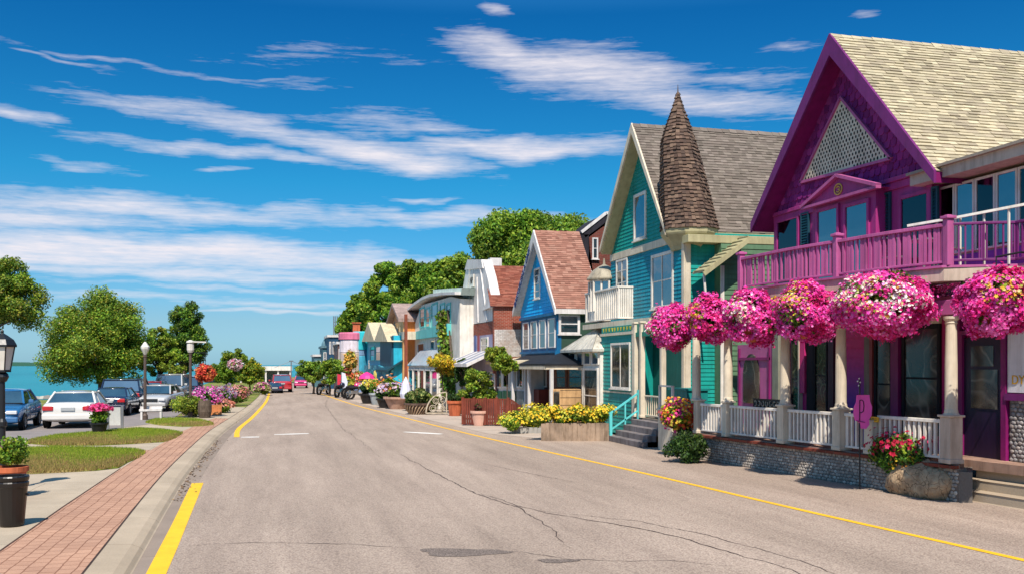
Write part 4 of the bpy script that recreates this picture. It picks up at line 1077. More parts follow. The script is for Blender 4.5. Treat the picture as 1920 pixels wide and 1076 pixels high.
# ================================================================== teal house with the witch's-hat turret
TEAL = paint(10, 138, 128, .5, .14, 'teal_paint'); TEALB = paint(8, 128, 146, .5, .14, 'blue_teal_paint'); SAGE = paint(84, 114, 86, .55, .12, 'sage_paint'); OLIVE = paint(166, 158, 122, .6, .12, 'pale_olive_paint')
teal = thing('teal_house', 'teal clapboard house with steep front gable, shingled turret and small white balcony', 'house', (13, 33.6, 0))
XT = 13.0
tyl, tzl = onX(XT, 1126, 466); typ, tzp = onX(XT, 1185, 233); tyr, tzr = onX(XT, 1248, 432)
PALB = [(.15, .12, .10), (.17, .14, .115), (.135, .11, .09), (.19, .155, .13)]
gable_roof(teal, XT, 26, typ, tyl - typ, typ - tyr, tzl, tzr, tzp, PALB, M_CREAM, OLIVE, th=.24, rake_h=.22, seed=9, row=.14, wid=.24, shing_t=.02)
XTW = 13.5
ta, tb = pxa('X', XTW, 1146), pxa('X', XTW, 1284)
def trz(y, dz=.3): return (tzp - dz - (tzp - tzl) / (tyl - typ) * (y - typ)) if y > typ else (tzp - dz - (tzp - tzr) / (typ - tyr) * (typ - y))
BZ = 6.9
m = MB(); m.prism([(XTW, tb, .2), (XTW, ta, .2), (XTW, ta, trz(ta)), (XTW, typ, trz(typ)), (XTW, max(tb, tyr), trz(max(tb, tyr))), (XTW, tb, 7.0)], (.2, 0, 0))
m.box(XTW + .2, 26, tb, tb + .2, .2, 7.15); m.box(XTW + .2, 26, ta - .2, ta, .2, 7.2); m.box(25.8, 26, tb, ta, .2, 7.1); m.build('wall', TEAL, teal)
m = MB(); clapboard(m, 'X', XTW, [(max(tb, tyr + .1), BZ + .26), (ta, BZ + .26), (ta, max(BZ + .27, trz(ta))), (typ, trz(typ)), (max(tb, tyr + .1), max(BZ + .27, trz(max(tb, tyr + .1))))], .14); m.build('siding', TEAL, teal)
m = MB(); clapboard(m, 'X', XTW, [(tb, 4.3), (ta, 4.3), (ta, BZ), (tb, BZ)], .14); m.build('siding', TEALB, teal)
m = MB(); wallbox(m, 'X', XTW, tb - .02, ta, BZ, BZ + .27, .06); wallbox(m, 'X', XTW, tb - .03, tb + .17, .9, BZ, .05); wallbox(m, 'Y', tb, XTW + .0, XTW + .2, .9, BZ, .05); m.build('corner_board', M_CREAM, teal, bevel=.01)
# side wall
XE = 16.9
m = MB(); clapboard(m, 'Y', tb, [(XTW + .2, .9), (XE + 2, .9), (XE + 2, 6.75), (XTW + .2, 6.75)], .14); m.build('siding', TEAL, teal)
m = MB(); wallbox(m, 'Y', tb, XTW - .1, 22, 6.76, 7.02, .5, 0); m.build('fascia', OLIVE, teal, bevel=.01)
# sage wing standing forward on the side
XS0 = onY(tb - .5, 1352)[0]; WY = tb - .5
m = MB(); m.box(XS0, 20, WY, tb, .8, 6.74); w_ = m.build('wing', SAGE, teal)
m = MB(); clapboard(m, 'Y', WY, [(XS0, .8), (20, .8), (20, 6.73), (XS0, 6.73)], .17); m.build('wing_siding', SAGE, w_)
m = MB(); wallbox(m, 'Y', WY, XS0 - .03, XS0 + .1, .8, 6.0, .04); m.build('wing_corner', M_WHITE, w_)
aw = [onY(WY - .35, 1312, 512), onY(WY - .35, 1393, 450)]
m = MB(); m.prism([(aw[0][0], WY - .7, aw[0][1]), (aw[1][0], WY - .7, aw[1][1]), (aw[1][0], WY - .7, aw[1][1] + .05), (aw[0][0], WY - .7, aw[0][1] + .06)], (0, .9, 0))
for i in range(9):
    t = i / 8; x = aw[0][0] + (aw[1][0] - aw[0][0]) * t; z = aw[0][1] + (aw[1][1] - aw[0][1]) * t; m.bar((x, WY - .71, z + .07), (x, WY + .1, z + .09), .05, .03)
m.bar((aw[0][0] - .02, WY - .71, aw[0][1] - .07), (aw[1][0], WY - .71, aw[1][1] - .07), .04, .14); m.build('awning_roof', OLIVE, w_)
m = MB(); m.bar((aw[0][0] + .05, WY - .55, aw[0][1] - .05), (aw[0][0] + .18, WY - .55, 4.3), .06); m.build('bracket', M_WHITE, w_)
# turret
tc_ = atd(33.0, 1271, 430); TX, TY = tc_.x, tc_.y
prof = [(1.0, 7.32), (.96, 7.6), (.91, 8.0), (.84, 8.6), (.76, 9.2), (.68, 9.8), (.60, 10.3), (.43, 10.85), (.26, 11.3), (.12, 11.7), (.03, 12.05)]
m = MB(); rg = random.Random(8); PT = [(.12, .075, .055), (.14, .09, .065), (.105, .066, .05), (.16, .105, .075), (.085, .056, .044)]
def tsh(z): return .42 * max(0, min(1, (10.4 - z) / 3))
def trad(z):
    for (r0, z0), (r1, z1) in zip(prof, prof[1:]):
        if z <= z1: t = (z - z0) / (z1 - z0); return r0 + (r1 - r0) * t
    return .03
z = 7.32
while z < 12.0:
    rh = .125; z2 = min(z + rh, 12.04); k = 8
    for s in range(k):
        t0, t1 = 2 * math.pi * (s + .3) / k, 2 * math.pi * (s + 1.3) / k
        r0, r1 = trad(z) + .02, trad(z2)
        A0, A1 = Vector((TX + tsh(z) + r0 * math.cos(t0), TY + r0 * math.sin(t0), z)), Vector((TX + tsh(z) + r0 * math.cos(t1), TY + r0 * math.sin(t1), z))
        B0, B1 = Vector((TX + tsh(z2) + r1 * math.cos(t0), TY + r1 * math.sin(t0), z2)), Vector((TX + tsh(z2) + r1 * math.cos(t1), TY + r1 * math.sin(t1), z2))
        n = max(1, int((A1 - A0).length / .115)); n_ = Vector((math.cos((t0 + t1) / 2), math.sin((t0 + t1) / 2), .2))
        for i in range(n):
            f0, f1 = i / n, (i + 1) / n; o = n_ * rg.uniform(.0, .035); dz = Vector((0, 0, rg.uniform(-.03, .015))); c = rg.choice(PT); sc_ = rg.uniform(.75, 1.25); c = tuple(v * sc_ for v in c)
            q = [A0.lerp(A1, f0) + o + dz, A0.lerp(A1, f1) + o + dz, B0.lerp(B1, f1), B0.lerp(B1, f0)]
            m.face(q, c); m.face([q[0], q[1], q[1] - o - n_ * .04, q[0] - o - n_ * .04], c)
    z = z2
tur = m.build('turret', M_SHINGLE, teal)
m = MB(); m.lathe((TX + .15, TY, 0), [(.02, 7.33), (.6, 7.33), (.5, 9), (.3, 10.6), (.02, 11.4)], 8, (.05, .04, .035), rot=.3 * math.pi / 4); m.build('turret_core', M_SHINGLE, tur)
m = MB(); m.tube([(TX, TY, 11.95), (TX, TY, 12.3)], [.03, .008], 6); m.build('finial', M_BROWNPOLE, tur)
m = MB(); m.lathe((TX + .42, TY, 0), [(.62, 6.6), (.66, 6.72), (.75, 6.86), (.88, 7.02), (.95, 7.1), (.98, 7.16), (.99, 7.31), (.1, 7.31)], 8, rot=.3 * math.pi / 4); m.build('turret_corbel', OLIVE, teal)
# windows
def tw(px0, px1, p0, p1, plane='X', c=XTW, par=teal, **k):
    pc = (px0 + px1) / 2; return window(par, plane, c, pxa(plane, c, px0), pxa(plane, c, px1), pxz(plane, c, pc, p1), pxz(plane, c, pc, p0), k.pop('fm', M_WHITE), **k)
tw(1190, 1213, 362, 450, rows=1, fw=.12)
tw(1223, 1264, 474, 577, cols=2, rows=2, fw=.11)
tw(1157, 1178, 486, 552, cols=2, rows=3, fw=.08)
# small bay with ogee hood
bx, by = XTW - .1, pxa('X', XTW, 1137)
m = MB(); m.lathe((bx, by, 0), [(.62, 4.5), (.62, 6.25)], 6, rot=.5); b_ = m.build('bay_window', M_WHITE, teal)
m = MB(); m.lathe((bx, by, 0), [(.635, 4.95), (.635, 6.1)], 6, rot=.5); m.build('pane', M_GLASS, b_)
m = MB()
for k in range(12):
    t = .5 + k * math.pi / 6; rr = .645 if k % 2 == 0 else .57; x, y = bx + rr * math.cos(t), by + rr * math.sin(t); m.bar((x, y, 4.9), (x, y, 6.15), .07)
m.build('mullions', M_WHITE, b_)
m = MB(); m.lathe((bx, by, 0), [(.74, 6.2), (.74, 6.26), (.66, 6.36), (.50, 6.58), (.26, 6.75), (.06, 6.85), (.03, 7.1)], 12, rot=.5); m.build('bay_hood', paint(150, 140, 122, .5, .2), b_)
# balcony over the entrance
BX = 12.9; ba, bb = pxa('X', BX, 1098), pxa('X', BX, 1160); bz = pxz('X', BX, 1137, 603)
m = MB(); m.prism([(BX - .1, bb - .06, bz - .22), (BX - .1, ba + .1, bz - .22), (XTW + .3, ba + .1, bz - .22), (XTW + .3, tb + .2, bz - .22), (XTW - .45, pxa('X', XTW - .45, 1236), bz - .22)], (0, 0, .2)); bl_ = m.build('balcony', M_CREAM, teal)
hr = pxz('X', BX, 1137, 541) - bz
railing(bl_, (BX, ba, bz), (BX, bb, bz), hr, M_WHITE, n=17, w=.06, top=(.1, .07)); railing(bl_, (BX, bb, bz), (XTW, bb, bz), hr, M_WHITE, n=8, w=.05, top=(.1, .07)); railing(bl_, (BX, ba, bz), (XTW, ba, bz), hr, M_WHITE, n=8, w=.05, top=(.1, .07))
# ground floor: porch deck, steps, front wall
TD = .82; XL = 12.75
g0, g1 = pxa('X', XL, 1128), pxa('X', XL, 1190)
m = MB(); m.box(XL, XTW, g1, g0, .1, bz - .23); fb = m.build('entrance_wall', TEAL, teal)
m = MB(); clapboard(m, 'X', XL, [(g1, .1), (g0, .1), (g0, bz - .5), (g1, bz - .5)], .15); m.build('siding', TEAL, fb)
window(fb, 'X', XL, pxa('X', XL, 1147), pxa('X', XL, 1183), pxz('X', XL, 1165, 728), pxz('X', XL, 1165, 642), M_WHITE, fw=.08, cols=2, rows=1, glass=M_SWIRL)
m = MB(); wallbox(m, 'X', XL, g1 - .06, g1 + .12, .4, bz - .23, .07); wallbox(m, 'X', XL, g1, g0, bz - .58, bz - .48, .08); wallbox(m, 'X', XL, g1, g0, 1.62, 1.68, .03); m.build('corner_board', M_CREAM, fb)
m = MB(); rg = random.Random(5)
for i in range(10):
    y = g1 + .25 + (g0 - g1 - .35) * i / 10; m.prism([(XL - .05, y, bz - .28), (XL - .05, y + .16, bz - .28), (XL - .05, y + .08 + rg.uniform(-.04, .04), bz - .42)], (.03, 0, 0))
m.build('frieze', paint(212, 200, 70, .5, .1), fb)
m = MB(); m.box(XL - .02, 18, tb - 2.2, g1 + .0, TD - .12, TD); dk = m.build('porch_deck', paint(120, 108, 98, .7, .2), teal)
m = MB(); st0, st1 = 29.3, 32.3
for i in range(4):
    m.box(11.55 + i * .3, XL + .02, st0, st1, 0, .19 * (i + 1)); 
stp = m.build('step', paint(112, 104, 104, .7, .25, 'grey_step'), teal, bevel=.012)
m = MB(); 
for y in (st1 - .05, ): 
    m.bar((11.6, y, .95), (12.75, y, 1.72), .07, .06); m.bar((11.65, y, 0), (11.65, y, 1.02), .1); m.bar((12.2, y, .3), (12.2, y, 1.33), .05); m.bar((12.7, y, .6), (12.7, y, 1.8), .08); m.bar((11.6, y, .35), (12.75, y, 1.1), .05)
m.build('handrail', paint(90, 190, 190, .5, .1), teal)
m = MB(); m.box(XTW - .04, XTW, tb, g1, TD, bz - .23); m.build('porch_wall', paint(6, 84, 76, .6, .14), teal)
# columns, frieze beam of the porch, low rail, pedestal box
TY0 = st0 - .25
cols_ = [(12.75, pxa('X', 12.75, 1243)), (12.75, g1 - .12), (12.75, pxa('X', 12.75, 1204))]
for i, (x, y) in enumerate(cols_): column(teal, x, y, TD, bz - .23, .085, M_CREAM, square=True)
m = MB(); m.bar((XL, g1, bz - .62), (XL, tb - 2.1, bz - .62), .1, .16); m.bar((XL + .03, g1, bz - .38), (XL + .03, tb - 2.1, bz - .38), .05, .3); m.build('porch_beam', paint(26, 120, 100, .5, .2), teal)
railing(teal, (12.85, pxa('X', 12.85, 1237), TD), (12.85, pxa('X', 12.85, 1210), TD), .8, M_CREAM, n=7, name='porch_railing')
m = MB(); p = Vector((12.25, pxa('X', 12.25, 1266), 0)); m.box(p.x - .35, p.x + .35, p.y - .55, p.y + .55, 0, 1.25); m.box(p.x - .4, p.x + .4, p.y - .6, p.y + .6, 1.25, 1.31); m.build('pedestal', M_CREAM, teal, bevel=.015)
m = MB(); m.box(p.x + .1, p.x + .8, p.y - .65, p.y + .65, 1.31, 1.9); m.box(p.x + .05, p.x + .85, p.y - .7, p.y + .7, 1.9, 1.96); m.build('ticket_box', paint(16, 120, 116, .5, .15), teal)
m = MB(); m.bar((p.x - .3, p.y + .5, 1.3), (p.x - .3, p.y + .5, 2.05), .07); m.bar((p.x - .3, p.y + .5, 2.03), (p.x - .3, p.y - .5, 2.03), .07, .05); m.bar((p.x - .3, p.y - .5, 1.3), (p.x - .3, p.y - .5, 2.05), .07); m.build('box_frame', M_WHITE, teal)
# glazed side entrance with a pointed metal hood
XV = 12.6; v0, v1 = pxa('X', XV, 1068), pxa('X', XV, 1125)
vest = thing('glazed_porch', 'narrow white glazed porch with pointed ribbed hood between the blue and teal houses', 'porch', (XV, (v0 + v1) / 2, 0))
m = MB(); m.box(XV, XV + 1.2, v1, v0, 0, pxz('X', XV, 1095, 655)); m.build('wall', M_WHITE, vest)
zt = pxz('X', XV, 1095, 655)
for i in range(4):
    a = v0 + (v1 - v0) * (i + .08) / 4; b = v0 + (v1 - v0) * (i + .92) / 4; window(vest, 'X', XV, a, b, zt - .62, zt - .1, M_WHITE, fw=.05, rows=1, sill=False)
window(vest, 'X', XV, v0 - .15, (v0 + v1) / 2 + .05, .3, zt - .75, M_WHITE, fw=.1, rows=2, name='door', sill=False); window(vest, 'X', XV, (v0 + v1) / 2 - .05, v1 + .15, .3, zt - .75, M_WHITE, fw=.1, rows=2, name='door', glass=M_SWIRL, sill=False)
m = MB(); pk = Vector((XV + .6, (v0 + v1) / 2 - .3, pxz('X', XV + .6, 1115, 612))); cs = [Vector((XV - .35, v1 - .1, zt)), Vector((XV - .35, v0 + .25, zt)), Vector((XV + 1.2, v0 + .25, zt)), Vector((XV + 1.2, v1 - .1, zt))]
for i in range(4):
    a, b = cs[i], cs[(i + 1) % 4]; m.face([a, b, pk])
    for k in range(9): q = a.lerp(b, k / 8); m.bar(q, q.lerp(pk, .97), .03, .03)
m.prism(cs, (0, 0, -.1)); m.build('hood', paint(186, 180, 168, .4, .2), vest)
# ================================================================== further houses down the street
def sil(t, n=2): return t
def facing(par, X, px0, px1, p0, p1, mat, out=.05, name='panel', label=None):
    pc = (px0 + px1) / 2; m = MB(); wallbox(m, 'X', X, pxa('X', X, px0), pxa('X', X, px1), pxz('X', X, pc, p1), pxz('X', X, pc, p0), out); return m.build(name, mat, par, label=label)
def fwin(par, X, px0, px1, p0, p1, mat=None, **k):
    pc = (px0 + px1) / 2; return window(par, 'X', X, pxa('X', X, px0), pxa('X', X, px1), pxz('X', X, pc, p1), pxz('X', X, pc, p0), mat or M_WHITE, **k)
# ---- blue house
BLUE = paint(6, 168, 226, .5, .14, 'bright_blue_paint'); BLUED = paint(12, 96, 140, .5, .14, 'deep_blue_paint'); DGREEN = paint(44, 70, 56, .6, .15, 'dark_green_paint'); GREYW = paint(206, 200, 196, .55, .14, 'grey_white_paint')
blue = thing('blue_house', 'bright blue gabled house with lettered white rake board, pink-brown roof and corner window bay', 'house', (12, 44, 0))
XH = 12.0
hyl, hzl = onX(XH, 962, 584); hyp, hzp = onX(XH, 1001, 433); hyr, hzr = onX(XH, 1041, 578)
PALR = [(.27, .125, .09), (.30, .145, .105), (.24, .11, .08), (.33, .17, .125)]
xb = onY(hyp, 1086)[0]
gable_roof(blue, XH, xb, hyp, hyl - hyp, hyp - hyr, hzl, hzr, hzp, PALR, GREYW, GREYW, th=.22, rake_h=.34, seed=12, row=.14, wid=.24, shing_t=.02)
XHW = 12.35; ha, hb = hyl - .25, hyr + .25
def hz(y, dz=.28): return hzp - dz - ((hzp - hzl) / (hyl - hyp) * (y - hyp) if y > hyp else (hzp - hzr) / (hyp - hyr) * (hyp - y))
GB = hzr - .1
m = MB(); m.prism([(XHW, hb, 2.9), (XHW, ha, 2.9), (XHW, ha, hz(ha)), (XHW, hyp, hz(hyp)), (XHW, hb, hz(hb))], (.2, 0, 0)); m.box(XHW + .2, xb + 3, hb, hb + .2, .1, hzr); m.box(XHW + .2, xb + 3, ha - .2, ha, .1, hzl); m.box(xb + 2.8, xb + 3, hb, ha, .1, hzr); m.build('wall', DGREEN, blue)
m = MB(); clapboard(m, 'X', XHW, [(hb, GB), (ha, GB), (ha, max(GB + .01, hz(ha))), (hyp, hz(hyp)), (hb, max(GB + .01, hz(hb)))], .17); m.build('siding', BLUE, blue)
fwin(blue, XHW, 1003, 1014, 503, 560, fw=.09, rows=4)
fe = MB(); wallbox(fe, 'Y', hb, XHW - .05, xb + 3, hzr - .26, hzr - .04, .1); fe.build('fascia', paint(96, 130, 66, .6, .1), blue)
# corner bay of windows, upper floor
XQ = 12.15; q0, q1 = pxa('X', XQ, 978), hb - .02; zb, zt = 3.35, GB - .02
m = MB(); m.prism([(XQ, q1, zb - .45), (XQ, q0, zb - .45), (XHW, q0, zb - .45), (XHW, q1, zb - .45)], (0, 0, zt - zb + .45)); by_ = m.build('window_bay', BLUED, blue)
for i in range(4):
    a = q1 + .2 + (q0 - q1 - .2) * i / 4; window(by_, 'X', XQ, a, a + (q0 - q1 - .2) / 4 - .42, zb + .1, zt - .25, GREYW, fw=.06, rows=2, sill=False)
m = MB(); wallbox(m, 'X', XQ, q1 - .03, q0 + .1, zt - .14, zt, .1); wallbox(m, 'X', XQ, q1 - .03, q0 + .1, zb - .12, zb - .02, .08); m.build('bay_trim', BLUED, by_)
x0, x1 = onY(hb, 1047)[0], onY(hb, 1087)[0]
window(blue, 'Y', hb, x0, x1, onY(hb, 1066, 626)[1], onY(hb, 1066, 588)[1], GREYW, fw=.11, rows=2)
m = MB(); wallbox(m, 'Y', hb, XQ - .1, xb + 3, 3.0, 3.25, .08); m.build('band', BLUED, blue)
# lettering climbing the far rake board
def rakept(t, off=.0): return Vector((XH - .06, hyl + (hyp - hyl) * t, hzl + (hzp - hzl) * t - .32 + off))
rd = (rakept(1) - rakept(0)).normalized(); ru = Vector((-1, 0, 0)).cross(rd)
if ru.z < 0: ru = -ru
text_mesh("BAK'OSUSHI A UAIV", .44, paint(20, 44, 96, .6, .1), blue, rakept(.50, .06) + Vector((.0, 0, 0)), rd, ru, depth=.012)
# porch with black skirt roof
XP = 11.3; r0, r1 = pxa('X', XP, 956), pxa('X', XP, 1036); zf0 = 2.72
m = MB(); m.prism([(XP - .35, r1 - .1, zf0 + .02), (XP - .35, r0, zf0 + .02), (XHW, r0, 3.25), (XHW, hb, 3.25)], (0, 0, -.08)); m.prism([(XP - .35, r1 - .1, zf0 + .02), (XHW, hb, 3.25), (xb + 3, hb, 3.25), (xb + 3, r1 - .1, zf0 + .02)], (0, 0, -.08)); sk = m.build('porch_roof', paint(24, 26, 32, .6, .2, 'black_roofing'), blue)
m = MB(); wallbox(m, 'X', XP - .3, r1, r0, zf0 - .22, zf0 - .03, .04, .02); m.box(XP - .3, xb + 2, r1 - .04, r1 + .06, zf0 - .22, zf0 - .03); m.build('fascia', M_CREAM, sk)
m = MB(); m.box(XP + .9, xb + 2, r1 + .9, r0 - .1, .1, zf0 - .23); pw_ = m.build('shop_wall', paint(96, 44, 34, .7, .2), blue)
for px in (962, 992, 1034):
    y = pxa('X', XP - .15, px); m = MB(); m.box(XP - .22, XP - .08, y - .09, y + .09, .1, zf0 - .2); m.build('porch_post', GREYW, blue, bevel=.01)
XI = XP + .9; YI = r1 + .9
for a, b, t, bt, mt in ((966, 978, 682, 735, None), (979, 990, 682, 735, None), (1000, 1012, 684, 725, None), (1014, 1026, 684, 725, None)):
    fwin(blue, XI, a, b, t, bt, GREYW, fw=.07, rows=1, sill=False, curtain=a in (979, 1000))
facing(blue, XI, 996, 1030, 728, 764, paint(112, 44, 34, .6, .2), .5, 'panelling')
for a, b in ((1040, 1062), (1064, 1092)): window(blue, 'Y', YI, onY(YI, a)[0], onY(YI, b)[0], onY(YI, 1060, 727)[1], onY(YI, 1060, 686)[1], paint(120, 84, 66), fw=.07, rows=2, sill=False)
cr = thing('timber_counter', 'pale timber box counter with carved end beside the blue house porch', 'counter', (11.6, r1 - .3, 0))
CY = r1 - .45; cx0, cx1 = onY(CY, 1037)[0], onY(CY, 1090)[0]
m = MB(); m.box(cx0, cx1, CY, CY + .6, .06, onY(CY, 1060, 729)[1]); m.build('box', paint(190, 150, 104, .75, .25, 'pale_timber'), cr, bevel=.01)
m = MB(); [wallbox(m, 'Y', CY, cx0 + .3, cx1 - .02, .1 + .31 * i, .112 + .31 * i, .012) for i in range(1, 6)]; m.build('board_gap', M_BARK, cr)
m = MB(); wallbox(m, 'Y', CY, cx0 + .02, cx0 + .27, .15, 1.6, .015); m.build('carved_panel', M_SWIRL, cr)
# ---- dark roofed building between the blue and teal houses
mid = thing('brick_gable_house', 'brick gable end with black roof seen between the blue and teal houses', 'house', (15, 37, 0))
mg = MB(); A = [atd(40, 1090, 440), atd(40, 1132, 402), atd(38.5, 1180, 400), atd(38.5, 1180, 640), atd(40, 1090, 640)]
x0 = 14.6; yq = 44.9
def my(px, py): x, z = onY(yq, px, py); return (x, yq, z)
mg.prism([my(1104, 690), my(1104, 446), my(1132, 425), my(1200, 425), my(1200, 690)], (0, 3, 0)); mg.build('wall', m_brickwall('dark_brick', lin(120, 60, 50), lin(98, 46, 40), lin(120, 96, 86)), mid)
mr_ = MB(); mr_.prism([my(1086, 441), my(1104, 440), my(1106, 470), my(1121, 570), my(1096, 572)], (0, 2.5, 0)); mr_.prism([my(1092, 436), my(1135, 402), my(1200, 400), my(1200, 425), my(1135, 418), my(1098, 446)], (0, 3.2, 0)); mr_.build('roof', paint(38, 34, 42, .8, .3, 'black_shingle'), mid)
m = MB(); m.bar(my(1090, 436), my(1136, 400), .1, .14); m.bar(my(1136, 400), my(1200, 399), .1, .14); m.build('rake_board', GREYW, mid)
window(mid, 'Y', yq, my(1110, 500)[0], my(1121, 500)[0], my(1110, 486)[2], my(1110, 446)[2], GREYW, fw=.07)
# ---- grey and brick tapering house
gh = thing('grey_tapering_house', 'narrow house with tapering pale grey front, brick band and red-brown roof', 'house', (11.2, 58, 0))
XK = 11.2
def kx(px, py): y, z = onX(XK, px, py); return (XK, y, z)
BRK = m_brickwall('red_brick', lin(150, 70, 52), lin(128, 58, 44), lin(160, 132, 118)); WBRK = m_brickwall('white_painted_brick', lin(206, 200, 196), lin(186, 180, 176), lin(140, 130, 125), stain=lin(150, 130, 120))
ym = pxa('X', XK, 930); m = MB(); 
m.prism([kx(857, 612), kx(930, 600), kx(914, 520), kx(906, 490), kx(876, 492), kx(868, 540)], (.5, 0, 0)); kf = m.build('gable_front', GREYW, gh)
m = MB(); m.prism([kx(857, 614), kx(930, 601), kx(930, 625), kx(857, 634)], (.4, 0, 0)); m.build('brick_band', BRK, gh)
m = MB(); m.prism([kx(857, 634), kx(930, 625), kx(930, 700), kx(857, 700)], (.3, 0, 0)); lw = m.build('lower_wall', paint(160, 152, 176, .6, .15), gh)
for a, b in ((869, 880), (903, 916)): fwin(lw, XK, a, b, 632, 662, fw=.08)
for a in (884, 890, 896): facing(lw, XK, a, a + 3, 628, 664, paint(150, 60, 70) if a != 890 else paint(60, 80, 130), .04, 'stripe')
m = MB(); 
for (a, b), (c, d) in (((871, 606), (882, 500)), ((880, 606), (885, 520)), ((897, 604), (895, 520)), ((914, 600), (901, 500))): p, q = Vector(kx(a, b)), Vector(kx(c, d)); m.bar(p + Vector((-.03, 0, 0)), q + Vector((-.03, 0, 0)), .14, .06, up=(1, 0, 0))
m.prism([tuple(Vector(kx(*p)) + Vector((-.06, 0, 0))) for p in ((873, 506), (907, 503), (904, 487), (878, 487))], (.6, 0, 0)); m.build('buttress', GREYW, kf)
for t, px, py, s in (('NP', 887, 527, .55), ('O', 887, 545, .5)):
    p = Vector(kx(px, py)); text_mesh(t, s, M_DARK, kf, p + Vector((-.1, 0, 0)), (0, -1, 0), (0, 0, 1))
m = MB(); p = Vector(kx(887, 527)); m.box(p.x - .09, p.x - .02, p.y - .5, p.y + .5, p.z - .35, p.z + .35); m.build('letter_board', M_WHITE, kf)
yk = ym - .025
def ky(px, py): x, z = onY(yk, px, py); return Vector((x, yk, z))
m = MB(); m.prism([ky(926, 700), ky(926, 575), ky(990, 575), ky(990, 700)], (0, .3, 0)); m.box(XK + .015, ky(930, 600).x, yk - .012, yk + .3, 0, ky(926, 600).z); m.build('side_wall', BRK, gh)
m = MB(); m.prism([ky(927, 617) + Vector((0, -.02, 0)), ky(990, 617) + Vector((0, -.02, 0)), ky(990, 668) + Vector((0, -.02, 0)), ky(927, 668) + Vector((0, -.02, 0))], (0, .02, 0)); m.build('painted_brick', WBRK, gh)
yc2 = pxa('X', XK, 892); xr = onY(yc2, 990)[0]
rp0 = Vector((XK + .45, yc2, pxz('X', XK, 903, 492))); rp1 = Vector((xr + 2, yc2, rp0.z)); re0 = ky(918, 574); re1 = ky(990, 574); re0.y -= .15; re1.y -= .15; re1.x += 2
PALK = [(.26, .085, .055), (.29, .10, .065), (.23, .075, .05), (.31, .12, .08)]
m = MB(); shingles(m, rp0, rp1, re0, re1, .16, .28, PALK, .025, random.Random(4)); bk0 = Vector((XK + .45, yc2 + 4, re0.z)); bk1 = Vector((xr + 2, yc2 + 4, re0.z)); shingles(m, rp0, rp1, bk0, bk1, .3, .5, PALK, .025, random.Random(5)); m.build('roof', M_SHINGLE, gh)
m = MB(); m.prism([rp0 + Vector((.05, 0, -.05)), re0 + Vector((.05, .2, -.03)), bk0 + Vector((.05, -.2, -.03))], (xr + 1.8 - XK, 0, 0)); m.build('gable_wall', GREYW, gh)
m = MB(); p = ky(915, 0); c = atd(57, 903, 490); m.box(c.x + .6, c.x + 1.3, c.y + .3, c.y + 1.0, c.z - 1, c.z + .25); m.build('chimney', GREYW, gh)
def awning(par, X, px0, px1, ztop, zlow, out, mat, stripes=None, label=None):
    a, b = pxa('X', X, px0), pxa('X', X, px1); m = MB(); m.prism([(X, 0, ztop), (X - out, 0, zlow), (X - out, 0, zlow - .16), (X - out + .03, 0, zlow - .16), (X, 0, ztop - .1)], (0, 1, 0)); m.v = [(x, min(a, b) + y * abs(a - b), z) for x, y, z in m.v]
    o = m.build('awning', mat, par, label=label)
    if stripes:
        s = MB(); n = 6
        for i in range(n): y = min(a, b) + abs(a - b) * (i + .25) / n; s.mesh([(X, y, ztop + .006), (X - out, y, zlow + .006), (X - out, y + abs(a - b) / n * .5, zlow + .006), (X, y + abs(a - b) / n * .5, ztop + .006)], [(0, 1, 2, 3)])
        s.build('stripes', stripes, o)
    return o
awning(gh, XK, 866, 932, 3.45, 2.75, 1.6, GREYW, paint(130, 134, 150, .6, .1))
m = MB(); m.box(XK + .02, XK + .4, pxa('X', XK, 931), pxa('X', XK, 857), 0, 3.0); gl_ = m.build('shop_front', paint(80, 76, 84, .6, .2), gh)
for a, b in ((868, 882), (886, 900), (904, 916), (919, 929)): fwin(gl_, XK, a, b, 696, 742, fw=.1, rows=1, sill=False)
# low annexe with pale posts beside the blue house
an = thing('shop_annexe', 'low glazed shop front with white posts and green panels between the blue and grey houses', 'shop', (11, 48, 0))
m = MB(); a0, a1 = pxa('X', 11.3, 925), pxa('X', 11.3, 985); m.box(11.3, 14, a1, a0, 0, 2.9); m.build('wall', GREYW, an)
m = MB(); m.prism([(10.9, a1 - .1, 2.72), (10.9, a0 + .1, 2.72), (14, a0 + .1, 3.2), (14, a1 - .1, 3.2)], (0, 0, .12)); m.build('roof', paint(196, 182, 156, .6, .15), an)
for a, b in ((930, 942), (944, 956), (958, 968), (970, 982)):
    fwin(an, 11.3, a, b, 682, 727, fw=.1, rows=1, sill=False, curtain=a in (944, 970)); facing(an, 11.3, a, b, 732, 760, paint(38, 110, 74, .5, .15) if a < 965 else paint(110, 120, 118), .04, 'panel')
# ---- pale teal and white two-storey building with flat wavy canopy
tw_ = thing('white_teal_building', 'white and pale teal building with curved canopy roof and glazed upper gallery', 'building', (10.4, 66, 0))
XJ = 10.4
def jx(px, py): y, z = onX(XJ, px, py); return (XJ, y, z)
PTEAL = paint(96, 186, 182, .5, .14, 'pale_teal_paint')
m = MB(); m.prism([jx(770, 735), jx(862, 745), jx(862, 560), jx(845, 556), jx(790, 572), jx(770, 630)], (6, 0, 0)); m.build('wall', M_WHITE, tw_)
m = MB(); m.prism([jx(783, 622), jx(846, 606), jx(846, 628), jx(783, 636)], (-.25, 0, 0)); m.build('band', PTEAL, tw_)
m = MB()
P = [(756, 590), (770, 584), (785, 572), (800, 562), (815, 556), (838, 553), (864, 552)]; Q = [(px, py - (3 if i < 2 else 5)) for i, (px, py) in enumerate(P)]
m.prism([jx(*p) for p in P] + [jx(*p) for p in Q[::-1]], (3.2, 0, 0)); m.v = [(x - .35, y, z) for x, y, z in m.v]; m.build('canopy', GREYW, tw_)
